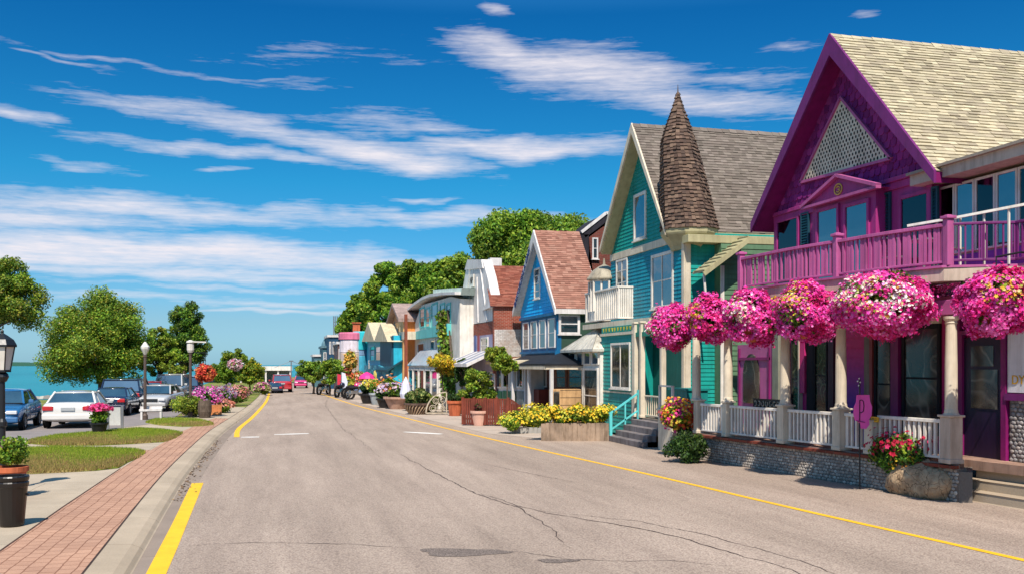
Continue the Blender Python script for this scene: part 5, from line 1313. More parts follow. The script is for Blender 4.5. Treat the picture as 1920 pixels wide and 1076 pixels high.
m = MB(); m.prism([jx(812, 553), jx(864, 553), jx(866, 539), jx(812, 543)], (3, 0, 0)); m.build('parapet', paint(206, 220, 206, .6, .1), tw_)
for a, b in ((788, 797), (799, 807), (810, 821), (826, 835), (838, 846)): fwin(tw_, XJ, a, b, 568 if a > 805 else 576, 614 if a < 830 else 606, PTEAL, fw=.12, rows=2, sill=False)
for a, b, t, bt in ((784, 796, 642, 670), (808, 817, 634, 668), (819, 828, 634, 668)): fwin(tw_, XJ, a, b, t, bt, fw=.1, rows=1)
m = MB(); m.prism([jx(765, 636), jx(786, 636), jx(786, 621), jx(770, 622)], (-.9, 0, 0)); m.build('hood', M_CREAM, tw_)
cv_ = MB(); c0, c1 = pxa('X', 9.6, 766), pxa('X', 9.6, 822); cv_.box(9.6, XJ, c1, c0, .05, 2.6); cg = cv_.build('conservatory', M_WHITE, tw_)
m = MB(); m.prism([(9.5, c1 - .1, 2.6), (9.5, c0 + .1, 2.6), (XJ, c0 - .6, 3.7), (XJ, c1 + .6, 3.7)], (0, 0, .06)); m.build('glass_roof', paint(170, 180, 190, .2, .1), cg)
for i in range(5): a = c1 + (c0 - c1) * (i + .08) / 5; window(cg, 'X', 9.6, a, a + (c0 - c1) / 5 * .84, .3, 2.4, M_WHITE, fw=.09, rows=1, sill=False)
m = MB(); m.box(XJ - .3, XJ, pxa('X', XJ, 838) , pxa('X', XJ, 822), 0, 2.5); m.build('shop_front', paint(70, 66, 70), tw_)
for zz_ in (1.2, 4.2): window(tw_, 'Y', pxa('X', XJ, 862), XJ + .9, XJ + 1.9, zz_, zz_ + 1.3, PTEAL, fw=.1)
iv = thing('climbing_vine', 'olive-green vine climbing the corner of the white and teal building', 'plant', (XJ, pxa('X', XJ, 851), 0))
leafmesh('foliage', iv, [(XJ - .2, pxa('X', XJ, 852 - i * 1.0) , pxz('X', XJ, 851, 735 - i * 12)) for i in range(13)], [.5] * 13, 3600, .13, GREEN + [(.12, .09, .04), (.2, .2, .04)], 77)
m = MB(); m.tube([(XJ - .1, pxa('X', XJ, 852), 0), (XJ - .1, pxa('X', XJ, 850), 3), (XJ - .1, pxa('X', XJ, 843), 6)], .06, 6); m.build('stem', M_BARK, iv)
# ---- tall tan and orange house
og = thing('orange_house', 'tall narrow tan and orange house with barred windows and brown gable', 'house', (9.6, 80, 0))
XO = 9.6; oy0, oy1 = pxa('X', XO, 736), pxa('X', XO, 758)
OR = paint(206, 130, 66, .6, .15, 'orange_render'); TAN = paint(224, 170, 110, .6, .15, 'tan_render'); zo = pxz('X', XO, 747, 604)
m = MB(); m.box(XO, XO + 5, oy1, oy0, 0, zo); m.build('wall', OR, og)
m = MB(); wallbox(m, 'X', XO, oy1, oy0, .0, zo, .06); fr_ = m.build('front', TAN, og)
for (t, b) in ((611, 637), (656, 682)):
    for a in (740, 744.3, 748.6): fwin(fr_, XO - .06, a, a + 3.2, t, b, paint(232, 190, 130), fw=.06, rows=1, sill=False, out=.04)
m = MB(); yc3 = (oy0 + oy1) / 2; zpk = pxz('X', XO, 745, 575); hw3 = (oy0 - oy1) / 2 + .35
for s in (-1, 1): m.prism([(XO - .5, yc3, zpk), (XO - .5, yc3 + s * hw3, zo - .1), (XO - .5, yc3 + s * hw3, zo + .15), (XO - .5, yc3, zpk + .25)], (5.5, 0, 0))
m.build('roof', paint(150, 128, 120, .8, .2), og); m = MB(); m.prism([(XO - .02, yc3, zpk), (XO - .02, oy1, zo), (XO - .02, oy0, zo)], (.2, 0, 0)); m.build('gable', paint(190, 140, 104, .7, .2), og)
awning(og, XO, 733, 757, 3.1, 2.3, 1.3, paint(16, 60, 72, .6, .15))
m = MB(); y = pxa('X', 9.0, 761); m.box(8.9, 9.1, y - .12, y + .12, 0, 6.2); m.build('pier', paint(136, 70, 48, .7, .2), og)
# ---- turquoise building with painted mural
mu = thing('mural_building', 'turquoise shop building with swirling painted mural and low twin gable roofs', 'building', (8.9, 92, 0))
XM = 8.9
def ux(px, py): y, z = onX(XM, px, py); return (XM, y, z)
TQ = paint(40, 168, 196, .5, .15, 'turquoise_paint')
m = MB(); m.prism([ux(666, 752), ux(738, 752), ux(738, 628), ux(666, 640)], (6, 0, 0)); m.build('wall', TQ, mu)
m = MB(); m.prism([ux(688, 640), ux(700, 604), ux(713, 640)], (5, 0, 0)); m.prism([ux(712, 640), ux(725, 606), ux(739, 640)], (5, 0, 0)); m.v = [(x - .5, y, z) for x, y, z in m.v]; m.build('roof', paint(196, 180, 150, .7, .15), mu)
for a, b, mt in ((695, 703, None), (705, 714, None), (719, 724, None), (726, 735, None)): fwin(mu, XM, a, b, 648, 676, PTEAL, fw=.1, rows=1, sill=False)
facing(mu, XM, 716, 738, 632, 690, paint(20, 70, 90), .15, 'bay')
def m_mural():
    m = Mat('mural_paint', .6, .2); n = m.noise(.5, 2, .4); w = m.new('ShaderNodeMath', operation='MULTIPLY'); m.l.new(n, w.inputs[0]); w.inputs[1].default_value = 9
    f = m.new('ShaderNodeMath', operation='FRACT'); m.l.new(w.outputs[0], f.inputs[0])
    m.color(m.ramp(f.outputs[0], [(0, lin(20, 84, 110)), (.3, lin(40, 140, 165)), (.5, lin(120, 196, 205)), (.6, lin(14, 70, 96)), (1, lin(36, 120, 150))])); return m.m
m = MB(); m.prism([ux(690, 748), ux(738, 748), ux(738, 692), ux(716, 684), ux(690, 684)], (-.35, 0, 0)); mm = m.build('mural', m_mural(), mu)
m = MB(); p = ux(712, 708)
for k in range(7): t = math.pi * 2 * k / 7; m.ball((XM - .4, p[1] + .9 * math.cos(t), p[2] + .38 * math.sin(t)), .32, 8, 5, None, (.2, 1.2, 1))
m.build('painted_flower', paint(240, 214, 110, .6, .1), mm)
text_mesh('Rfs', 1.15, M_WHITE, mm, Vector(ux(700, 690)) + Vector((-.4, 0, .3)), (0, -1, 0), (0, 0, 1))
# ---- pink and white round-topped tower and turquoise column
for nm_, lab, px, top, bot, r, cols in (('round_kiosk', 'round kiosk tower with pink top band and pale body', 659, 623, 735, 1.15, [(paint(206, 110, 140), 623, 636), (paint(214, 200, 205), 636, 660), (paint(190, 170, 160), 660, 735)]),
                                ('turquoise_column', 'slim turquoise column standing before the mural building', 677, 621, 740, .75, [(paint(40, 170, 180), 621, 655), (paint(110, 140, 170), 655, 666), (paint(60, 150, 175), 666, 740)])):
    p = atd(94, px, 735); r_ = thing(nm_, lab, 'kiosk' if 'kiosk' in nm_ else 'column', (p.x, p.y, 0))
    for i, (mt, a, b) in enumerate(cols):
        za, zb_ = atd(94, px, a).z, max(0, atd(94, px, b).z); m = MB(); rr = r * (1 + .08 * (i == 0)); m.lathe((p.x, p.y, 0), [(rr, zb_), (rr, za - .1), (rr * .93, za)], 16); m.build(['top_band', 'drum', 'shaft'][i], mt, r_)
p = atd(96, 668, 620); r_ = thing('terracotta_stack', 'slender terracotta chimney stack behind the pink kiosk', 'chimney', (p.x, p.y, 0)); m = MB(); m.box(p.x - .35, p.x + .35, p.y - .3, p.y + .3, 0, atd(96, 668, 606).z); m.box(p.x - .45, p.x + .45, p.y - .4, p.y + .4, atd(96, 668, 606).z, atd(96, 668, 604).z); m.build('stack', M_TERRA, r_)
# ---- dark blue buildings at the far end
for lab, px0, px1, top, d, mt, wn_ in (('dark blue narrow building at the far end of the street', 615, 634, 632, 108, paint(24, 66, 96), 3), ('small dark slate building with curved roof at the far end', 604, 622, 652, 112, paint(56, 92, 104), 2), ('lowest grey-blue shed at the far end of the street', 588, 606, 668, 116, paint(70, 104, 112), 2), ('brown shop front with orange trim beside the dark blue building', 632, 648, 645, 102, paint(96, 70, 66), 2), ('dull green flat-topped house above the far brown shop', 640, 656, 628, 106, paint(54, 76, 66), 2)):
    a, b = atd(d, px0, 735), atd(d, px1, 735); z = atd(d, px0, top).z; h = thing('far_building', lab, 'building', (a.x, a.y, 0))
    m = MB(); m.box(a.x, b.x, a.y - 1, a.y + 6, 0, z); m.build('wall', mt, h)
    m = MB(); m.box(a.x - .15, b.x + .15, a.y - 1.15, a.y + 6.1, z, z + .25); 
    if 'curved' in lab: m.lathe((((a.x + b.x) / 2), a.y + 2, z + .2), [((b.x - a.x) / 2, 0), ((b.x - a.x) / 2 * .9, .4), ((b.x - a.x) / 2 * .5, .85), (.01, 1)], 14)
    m.build('roof', paint(90, 120, 130) if 'slate' in lab else GREYW, h)
    for i in range(wn_):
        x = a.x + (b.x - a.x) * (i + .2) / wn_; window(h, 'Y', a.y - 1, x, x + (b.x - a.x) * .6 / wn_, z - 1.9, z - .5, GREYW, fw=.08, sill=False); window(h, 'Y', a.y - 1, x, x + (b.x - a.x) * .6 / wn_, .9, 2.2, GREYW, fw=.08, sill=False)
# tall lattice mast at the head of the far roofs
p = atd(110, 629, 735); ms = thing('radio_mast', 'thin pale lattice mast above the dark blue far building', 'mast', (p.x, p.y, 0)); zt = atd(110, 629, 592).z
m = MB(); [m.tube([(p.x + dx, p.y + dy, 0), (p.x + dx, p.y + dy, zt)], .06, 5) for dx, dy in ((-.2, 0), (.2, 0), (0, .3))]
k = 3
while k < zt - .8: m.bar((p.x - .2, p.y, k), (p.x + .2, p.y, k + .7), .05); m.bar((p.x + .2, p.y, k), (p.x - .2, p.y, k + .7), .05); k += .8
m.build('lattice', M_STEEL, ms)
# ---- white pavilion closing the street
pv = thing('ferry_pavilion', 'long low white open pavilion closing the far end of the street', 'pavilion', (1, 140, 0))
a, b = atd(140, 484, 716), atd(140, 548, 716); zt = atd(140, 520, 686).z; ze = atd(140, 520, 694).z
m = MB(); m.box(a.x - 8, b.x, a.y - .3, a.y + 6, ze, zt); m.build('roof', M_WHITE, pv); m = MB(); m.box(a.x - 8, b.x - .2, a.y + 5.6, a.y + 5.9, 0, ze); m.build('back_wall', paint(150, 160, 150), pv)
for i in range(5): x = b.x - .25 - i * 1.75; m = MB(); m.box(x - .12, x + .12, a.y - .1, a.y + .14, 0, ze); m.build('post', M_WHITE, pv)
p = atd(139, 546, 690); fm = thing('flag_mast', 'thin rigged mast with small lamp beside the white pavilion', 'mast', (p.x, p.y, 0)); zt = atd(139, 546, 676).z
m = MB(); m.tube([(p.x, p.y, 0), (p.x, p.y, zt)], .09, 6); m.bar((p.x - .3, p.y, zt), (p.x + .3, p.y, zt), .2, .12); m.tube([(p.x, p.y, zt), (p.x - 2.4, p.y, zt - 1.0)], .03, 4); m.tube([(p.x, p.y, zt), (p.x + 2.6, p.y, zt - 1.1)], .03, 4); m.build('mast', M_STEEL, fm)
# ================================================================== planting
P_HOT = [(.62, .02, .17), (.80, .03, .26), (.82, .05, .38), (.80, .07, .46), (.82, .12, .48), (.84, .26, .58), (.82, .04, .30)]
P_PALE = [(.88, .80, .72), (.85, .74, .60), (.80, .70, .35), (.88, .62, .66)]
P_GOLD = [(.80, .55, .05), (.75, .35, .04), (.35, .38, .05), (.80, .70, .30)]
HOOKM = M_BLACK
def basket(label, px, py, rx, ry, X, n, seed, hang, patch=None, pal=P_HOT, group='hanging flower baskets along the purple porch', size=.045, bowl=M_TERRA, ztop=None):
    y, z = onX(X, px, py); d = y * CA + X * SA; a, b = rx * d / F_PX, ry * d / F_PX
    r = thing('hanging_basket', label, 'flower basket', (X, y, z - b), group)
    blooms(r, (X, y, z), (a * .90, a * .97, b * .97), int(n * 1.7), size * .84, pal, seed, patch=patch, lump=.14, jitter=.075, gap=.82)
    rng = np.random.default_rng(seed); P, R_ = blob_centers((X, y, z), (a * .72, a * .8, b * .72), 26, rng, a * .3, .3)
    leafmesh('foliage', r, P, R_, int(n * 1.6), .042, DEEP + GREEN + [(.35, .32, .05)], seed + 9)
    m = MB(); m.lathe((X, y, z), [(a * .12, -b * .95), (a * .38, -b * .72), (a * .5, -b * .35), (a * .52, -b * .3), (a * .1, -b * .3)], 16); m.build('bowl', bowl, r)
    m = MB(); ht = hang
    for t in range(3): c = t * 2.09; m.tube([(X + a * .4 * math.cos(c), y + a * .4 * math.sin(c), z + b * .1), (hang[0], hang[1], hang[2] - .18)], .008, 5)
    m.tube([(hang[0], hang[1], hang[2] - .2), (hang[0], hang[1], hang[2])], .012, 6); m.build('hanger', HOOKM, r)
    return r
def hookat(X, px, z): return (X, onX(X, px)[0], z)
basket('farthest pink hanging basket with rust bowl, before the teal porch', 1258, 612, 41, 41, 11.45, 2600, 21, hookat(11.6, 1258, 3.95), [((-1, .3, .2), .80, P_PALE)], size=.05)
basket('bushy magenta hanging basket, second from the teal porch', 1331, 597, 44, 43, 11.5, 2900, 22, hookat(11.7, 1331, 4.05), [((-1, -.2, .1), .86, P_GOLD)], size=.05)
basket('magenta hanging basket with pale cream centre below the balcony end', 1411, 594, 54, 50, 11.45, 3900, 23, hookat(11.7, 1411, 4.36), [((-.9, -.5, .25), .86, P_PALE)], size=.047)
basket('round hot pink hanging basket between two white porch columns', 1512, 584, 60, 53, 11.65, 4600, 24, hookat(11.9, 1512, 4.36), [((-.6, .1, .6), .86, P_GOLD), ((-.9, -.6, .5), .9, P_GOLD)], size=.044)
basket('widest hanging basket with pink, cream and white blooms under the balcony', 1655, 571, 88, 56, 11.85, 7600, 25, hookat(12.15, 1650, 4.36), [((-.8, -.75, .25), .84, P_PALE + P_GOLD), ((-.1, -1, .1), .88, [(.9, .86, .82), (.88, .8, .74)]), ((-1, .0, .55), .9, P_PALE)], size=.042)
basket('large crimson and pink hanging basket by the dark entrance door', 1870, 566, 70, 60, 12.4, 5600, 26, hookat(12.6, 1868, 4.62), [((-.5, -.9, .55), .86, P_GOLD)], pal=[(.55, .01, .12), (.68, .02, .18), (.78, .03, .28), (.80, .06, .42), (.84, .18, .5)], size=.040)
m = MB(); p = hookat(12.6, 1868, 4.62); m.tube([p, (13.3, p[1] + .2, 4.75), (14.1, p[1] + .3, 4.7)], .02, 6)
hk = thing('wall_bracket', 'black iron bracket arm holding the basket by the entrance', 'bracket', (14.1, p[1], 4.7)); m.build('arm', M_BLACK, hk)
# potted display on the pedestal with ivy trailing to the ground
px_, py_ = 12.1, pxa('X', 12.1, 1274); z = pxz('X', 12.1, 1274, 775)
r = thing('pedestal_planter', 'round planting of orange, red and yellow flowers on the cream pedestal with trailing ivy', 'planter', (px_, py_, 1.31))
XX = 11.65; yy = pxa('X', XX, 1273); zz = pxz('X', XX, 1273, 776)
blooms(r, (XX, yy, zz), (.5, .58, .46), 900, .05, [(.75, .12, .03), (.80, .30, .03), (.82, .52, .05), (.70, .03, .06), (.80, .62, .10), (.7, .04, .25)], 31, jitter=.12)
rng = np.random.default_rng(5); P, R_ = blob_centers((XX, yy, zz), (.40, .46, .36), 18, rng, .17); leafmesh('foliage', r, P, R_, 2600, .05, GREEN + LIME[:2], 32)
leafmesh('trailing_ivy', r, [(XX + .05, yy - .3, zz - .45 - i * .1) for i in range(6)], [.2] * 6, 1500, .05, DEEP, 33)
shrub('dark green rounded bush at the corner of the stone porch base', *gr(1288, 866)[:2], 0, .62, .85, 5200, .045, DEEP + [(.07, .12, .02)], 'bush', 'bush', seed=34, ncl=22)
# boulder with flowers by the steps
bp = gr(1724, 928)
r = thing('boulder', 'large tan cracked boulder at the foot of the porch steps', 'boulder', (bp[0], bp[1], 0))
m = MB(); rg = random.Random(4); V = []; n, mm_ = 22, 12
for i in range(mm_ + 1):
    for k in range(n):
        th, ph = math.pi * i / mm_, 2 * math.pi * k / n; q = 1 + .10 * math.sin(3 * ph + 1) * math.sin(th) + .08 * math.sin(5 * ph + 4 * th) + rg.uniform(-.03, .03)
        V.append((bp[0] + .15 + .62 * q * math.sin(th) * math.cos(ph), bp[1] + .88 * q * math.sin(th) * math.sin(ph), .27 + .50 * q * math.cos(th)))
m.mesh(V, [(i * n + k, i * n + (k + 1) % n, (i + 1) * n + (k + 1) % n, (i + 1) * n + k) for i in range(mm_) for k in range(n)])
def m_rock():
    m = Mat('boulder_rock', .85, .2); v = m.new('ShaderNodeTexVoronoi', feature='DISTANCE_TO_EDGE'); v.inputs['Scale'].default_value = 4.5
    nn = m.new('ShaderNodeTexNoise'); nn.inputs['Scale'].default_value = 3; m.l.new(m.g.outputs['Position'], nn.inputs['Vector']); ad = m.new('ShaderNodeVectorMath', operation='ADD'); sc = m.new('ShaderNodeVectorMath', operation='SCALE'); sc.inputs['Scale'].default_value = .5
    m.l.new(nn.outputs['Color'], sc.inputs[0]); m.l.new(sc.outputs[0], ad.inputs[0]); m.l.new(m.g.outputs['Position'], ad.inputs[1]); m.l.new(ad.outputs[0], v.inputs['Vector'])
    n = m.noise(5, 6, .65); c = m.ramp(n, [(.3, (.22, .14, .08)), (.6, (.46, .32, .19)), (.8, (.56, .44, .30))]); m.color(m.mul(c, m.ramp(v.outputs['Distance'], [(0, (.18, .15, .13)), (.035, (1, 1, 1))])))
    b = m.bump(v.outputs['Distance'], .05, .6); m.bump(n, .04, .8, b); return m.m
M_ROCK = m_rock(); m.build('rock', M_ROCK, r, smooth=True)
fx, fy = gr(1668, 918); q = thing('flower_clump', 'clump of red geraniums and spiky grass growing over the boulder', 'flowers', (fx, fy, .3))
ctr = online(1684, 840, (fx - .12, fy), (fx + .3, fy - 2.0))
leafmesh('foliage', q, [(ctr.x + dx, ctr.y + dy, ctr.z + dz) for dx, dy, dz in ((0, .3, 0), (0, -.2, .05), (.1, .05, -.1), (0, .5, -.2), (0, -.45, -.12), (0, .1, -.3))], [.30, .32, .34, .28, .26, .28], 5200, .045, GREEN + DEEP, 41)
blooms(q, (ctr.x, ctr.y + .05, ctr.z + .02), (.46, .72, .36), 190, .05, [(.5, .02, .06), (.55, .03, .12), (.42, .01, .04)], 42, jitter=.16, bottom=-.3)
blooms(q, (ctr.x, ctr.y - .25, ctr.z - .22), (.34, .4, .18), 90, .035, [(.8, .55, .05), (.8, .3, .05)], 43, jitter=.2)
gb = MB(); rg = random.Random(6)
for i in range(120):
    a, l = rg.uniform(0, 6.28), rg.uniform(.25, .5); b0 = ctr + Vector((rg.uniform(-.1, .1), rg.uniform(.0, .5), -.15)); t = b0 + Vector((math.cos(a) * l * .8, math.sin(a) * l * .8, rg.uniform(-.15, .3))); s = Vector((-math.sin(a), math.cos(a), 0)) * .012
    mid = (b0 + t) / 2 + Vector((0, 0, .12)); c = rg.choice(GREEN); gb.face([b0 - s, b0 + s, mid + s, mid - s], c); gb.face([mid - s, mid + s, t], c)
gb.build('spiky_grass', M_GRASS, q)
# ---- street trees, sapling, bushes on the right
def onroad(px, py): return gr(px, py)
def rtree(label, px, pbase, crown, n, size, pal, trunk=.05, seed=1, tint=None, nclump=30, cr=None, group=None, name='small_tree', cat='tree'):
    """crown: list of (px, py, rx, ry) in the picture at the foot's distance"""
    x, y = gr(px, pbase); d = x * SA + y * CA; B = []
    for cx, cy, rx, ry in crown:
        w = atd(d, cx, cy); B.append((w.x - x, w.y - y, w.z, rx * d / F_PX, rx * d / F_PX * .9, ry * d / F_PX))
    return tree(label, x, y, B, n, size, pal, trunk, 0, seed, nclump, cr or max(b[3] for b in B) * .34, group, name, cat)
G_ST = 'small street trees before the shops'
rtree('leaning young tree with lime crown above the brown picket fence', 950, 797, [(936, 668, 27, 18), (948, 685, 22, 15), (925, 662, 15, 12)], 3400, .07, LIME + YELLOW[3:5], .035, 51, group=G_ST)
rtree('golden-yellow round-headed tree beside the white conservatory', 829, 775, [(826, 680, 25, 18), (842, 690, 14, 12)], 3200, .075, YELLOW + [(.66, .34, .04)], .045, 52, group=G_ST)
rtree('dark green round-headed tree just right of the golden one', 866, 776, [(866, 690, 17, 20), (860, 712, 12, 12)], 2200, .075, DEEP + GREEN[:1], .05, 53, group=G_ST)
rtree('lime-green rounded bush tree rising behind the picket fence', 896, 796, [(895, 713, 26, 23), (885, 735, 20, 16), (912, 738, 14, 12)], 5200, .07, LIME, .04, 54, group=G_ST)
rtree('left of the two bright green trees far along the shops', 588, 738, [(586, 696, 22, 24), (572, 690, 14, 16)], 3000, .14, LIME + GREEN[1:3], .1, 55, group=G_ST)
rtree('right of the two bright green trees far along the shops', 618, 741, [(618, 697, 24, 24), (630, 690, 14, 16)], 3000, .14, LIME + GREEN, .1, 56, group=G_ST)
# ---- large trees behind the houses
def btree(label, px, d, crown, n, size, seed, pal=GREEN + LIME[:2], trunk=.4, nclump=70, group='tall trees behind the shops'):
    f = atd(d, px); B = []
    for cx, cy, rx, ry in crown:
        w = atd(d, cx, cy); B.append((w.x - f.x, w.y - f.y, w.z, rx * d / F_PX, rx * d / F_PX * .8, ry * d / F_PX))
    return tree(label, f.x, f.y, B, n, size, pal, trunk, 0, seed, nclump, max(b[3] for b in B) * .27, group)
btree('lowest and farthest tall tree behind the shops, above the blue buildings', 675, 104, [(668, 600, 34, 32), (690, 578, 36, 30), (655, 612, 22, 22), (700, 640, 40, 40)], 15000, .24, 61)
btree('broad tall tree with a twig sticking up, behind the orange house', 745, 100, [(735, 550, 44, 40), (765, 530, 44, 40), (722, 505, 14, 16), (720, 590, 50, 50), (790, 590, 50, 60)], 22000, .23, 62)
btree('rounded tall tree directly behind the white and teal building', 838, 96, [(835, 535, 52, 46), (862, 512, 34, 32), (810, 520, 34, 34), (840, 600, 60, 50)], 20000, .22, 63)
btree('highest tree of all, standing behind the blue gabled house', 960, 78, [(938, 450, 50, 46), (985, 440, 48, 38), (1000, 425, 34, 26), (1040, 435, 46, 30), (915, 470, 34, 44), (1070, 440, 26, 24), (980, 520, 90, 60)], 30000, .19, 64, nclump=90)
# ---- lakeside trees
GL = 'broadleaf trees along the lake shore'
def ltree(label, px, d, crown, n, size, seed, pal, trunk, nclump=60):
    r = btree(label, px, d, crown, n, size, seed, pal, trunk, nclump, GL); return r
LG = GREEN + LIME + [(.30, .27, .03)]
ltree('tree at the left edge of the picture, only its branches reaching in', -40, 42, [(-15, 552, 70, 56), (38, 560, 38, 42), (10, 520, 40, 30), (50, 590, 28, 22)], 16000, .075, 71, LG, .16)
ltree('largest lakeside tree, broad dense crown behind the white sedan', 190, 63, [(185, 650, 84, 66), (150, 625, 56, 55), (224, 622, 54, 54), (190, 600, 62, 44), (130, 672, 42, 38), (232, 670, 46, 40), (195, 575, 34, 22), (110, 690, 24, 20)], 42000, .10, 72, LG, .26, 120)
ltree('bright yellow-green lakeside tree between the largest and the dark one', 300, 67, [(300, 648, 28, 34), (292, 674, 30, 32), (318, 678, 24, 30)], 12000, .10, 73, LIME + YELLOW[3:5] + GREEN[2:3], .16)
ltree('dark green upright lakeside tree behind the globe lamp posts', 345, 71, [(345, 625, 38, 46), (352, 600, 30, 30), (338, 668, 40, 36), (362, 655, 26, 32)], 15000, .10, 74, DEEP[1:3] + GREEN, .18)
ltree('small lakeside tree nearest the hanging red basket', 424, 82, [(424, 695, 26, 24), (440, 672, 22, 18), (410, 700, 16, 16)], 7000, .11, 75, GREEN + LIME[:2], .09)
ltree('small lakeside tree with yellowing crown farther along', 468, 88, [(468, 692, 25, 24), (480, 705, 16, 16), (455, 700, 16, 16)], 7000, .11, 76, LIME + YELLOW[2:5] + GREEN[:2], .09)
# ================================================================== lakeside bed
rng = np.random.default_rng(12)
def bedmesh(name, x0, y0, x1, y1, w, n, cols, size, seed, hgt=.7):
    rng = np.random.default_rng(seed); t = rng.uniform(0, 1, n); off = rng.uniform(-1, 1, n) * w
    x = x0 + (x1 - x0) * t + off; y = y0 + (y1 - y0) * t; z = .15 + hgt * (1 - (off / w) ** 2) * rng.uniform(.25, 1.1, n) * (.7 + .3 * np.sin(t * 37))
    nm = unit(n, rng) * .7 + np.array([0, -.3, .8]); nm /= np.linalg.norm(nm, axis=1, keepdims=True)
    band = (np.sin(t * 60) + rng.normal(size=n) * .6); ci = np.clip(((band + 2) / 4 * len(cols)).astype(int), 0, len(cols) - 1)
    V, Fc, c = flower_arrays(np.stack([x, y, z], 1), nm, size, np.array(cols)[ci] * rng.uniform(.7, 1.1, (n, 1)), rng)
    tag(np_mesh(name, V, Fc, c, M_PETAL), kind='stuff')
bedmesh('flower_bed', -3.6, 52, -2.6, 92, .85, 5200, [(.40, .12, .22), (.06, .12, .02), (.42, .2, .12), (.10, .16, .03), (.42, .24, .24), (.25, .16, .28), (.12, .16, .03), (.05, .08, .02)], .09, 13)
def cloudshrub(label, px, py, r, h, pal, fl=None, seed=1, n=2600, name='flowering_shrub', size=.06, fs=.06, nf=420):
    x, y = gr(px, py); o = shrub(label, x, y, .1, r, h, n, size, pal, name, 'shrub', seed=seed, ncl=14)
    if fl: blooms(o, (x, y, .1 + h * .55), (r, r, h * .5), nf, fs, fl, seed + 2, jitter=.12, bottom=-.3)
    return o
cloudshrub('yellow-green bush at the foot of the lamp post with the red basket', 352, 785, 1.0, 1.15, LIME + YELLOW[3:4], None, 81, 5200)
cloudshrub('shrub topped with bright pink flowers beside the lakeside lamp', 388, 777, .8, 1.35, DEEP + GREEN[:2], [(.75, .12, .5), (.8, .3, .6), (.7, .06, .35)], 82)
cloudshrub('coral flowering shrub low beside the pavement', 412, 776, .7, .7, GREEN, [(.72, .28, .18), (.75, .4, .3), (.6, .2, .15)], 83)
cloudshrub('purple and white flowering shrub in the lakeside bed', 418, 765, .8, 1.25, DEEP + GREEN, [(.3, .2, .4), (.5, .42, .5), (.4, .12, .25)], 84)
cloudshrub('rusty rose-coloured shrub midway along the lakeside bed', 443, 762, .7, 1.2, GREEN[:3], [(.62, .2, .16), (.7, .3, .3)], 85)
cloudshrub('far pink and green shrub nearest the parked red truck', 492, 741, .7, .95, GREEN + LIME, [(.6, .16, .35), (.6, .3, .35), (.3, .3, .1)], 86, 2600, size=.1, fs=.1)
r = thing('barrel_planter', 'dark barrel planter at the edge of the lakeside bed', 'planter', (*gr(384, 786), .1)); x, y = gr(384, 786)
m = MB(); m.lathe((x, y, .1), [(.26, 0), (.33, .3), (.33, .6), (.29, .85), (.26, .84), (.25, .7), (.01, .7)], 16); m.build('barrel', M_BARK, r)
r = thing('timber_edging', 'stepped orange timber edging beside the dark barrel planter', 'planter', (*gr(402, 780), .1)); x, y = gr(402, 781)
m = MB(); [m.box(x - .5, x + .35, y + .12 * i, y + .12 * i + .1, .1, .28 + .17 * i) for i in range(3)]; m.build('timber', paint(190, 120, 70, .75, .2), r)
# ================================================================== lamps
def m_frost():
    m = Mat('frosted_glass', .35, .4); m.color(m.ramp(m.noise(3, 3), [(.3, (.50, .46, .40)), (.7, (.66, .62, .55))])); return m.m
M_FROST = m_frost()
d = 19.8; p = atd(d, 4, 905); L = thing('lantern_lamp', 'black cast-iron lantern lamp post at the left edge beside the dark litter bin', 'street lamp', (p.x, p.y, .1))
def lz(py): return atd(d, 4, py).z
m = MB(); m.lathe((p.x, p.y, 0), [(.15, .1), (.15, .3), (.11, .36), (.07, .5), (.065, lz(800)), (.095, lz(798)), (.095, lz(790)), (.06, lz(784)), (.055, lz(716)), (.09, lz(714)), (.13, lz(706)), (.11, lz(700)), (.06, lz(696))], 16); m.build('post', M_BLACK, L, smooth=False)
m = MB(); m.lathe((p.x, p.y, 0), [(.08, lz(697)), (.15, lz(694)), (.235, lz(647)), (.01, lz(646))], 6); lg = m.build('lantern_glass', M_FROST, L)
m = MB(); m.lathe((p.x, p.y, 0), [(.28, lz(650)), (.28, lz(646)), (.22, lz(636)), (.10, lz(628)), (.03, lz(624)), (.035, lz(620)), (.001, lz(616))], 6)
for k in range(6):
    t = k * math.pi / 3; m.bar((p.x + .155 * math.cos(t), p.y + .155 * math.sin(t), lz(694)), (p.x + .243 * math.cos(t), p.y + .243 * math.sin(t), lz(647)), .022)
m.lathe((p.x, p.y, 0), [(.17, lz(697)), (.17, lz(693)), (.1, lz(692))], 6); m.build('lantern_cage', M_BLACK, L)
# litter bin
x, y = gr(22, 996); r = thing('litter_bin', 'round black litter bin with a rolled rim at the left edge', 'bin', (x, y, .1))
m = MB(); m.lathe((x, y, .1), [(.17, 0), (.185, .02), (.235, .62), (.25, .64), (.255, .70), (.24, .72), (.255, .74), (.262, .79), (.25, .81), (.21, .81), (.20, .6), (.01, .55)], 24); m.build('bin_body', paint(26, 20, 18, .3, .2, 'black_bin', .5), r)
m = MB(); m.box(x - .01 , x + .2, y - .26, y - .2, .1, .1); 
m = MB(); m.bar((x - .26, y, .60), (x + .26, y, .60), .05, .03); m.build('handle_band', M_BLACK, r)
# terracotta pot with a leafy plant
x, y = atd(18.9, 20)[:2]; r = thing('terracotta_pot', 'wide terracotta pot of leafy green shrub behind the lantern post', 'pot', (x, y, .1))
pot(r, x, y, .1, .20, .31, .60, M_TERRA)
P, R_ = blob_centers((x, y, .95), (.22, .22, .25), 14, np.random.default_rng(3), .13, .2); leafmesh('foliage', r, P, R_, 2600, .035, GREEN + LIME, 91)
blooms(r, (x - .12, y, 1.12), (.1, .1, .08), 16, .05, [(.6, .1, .5)], 92)
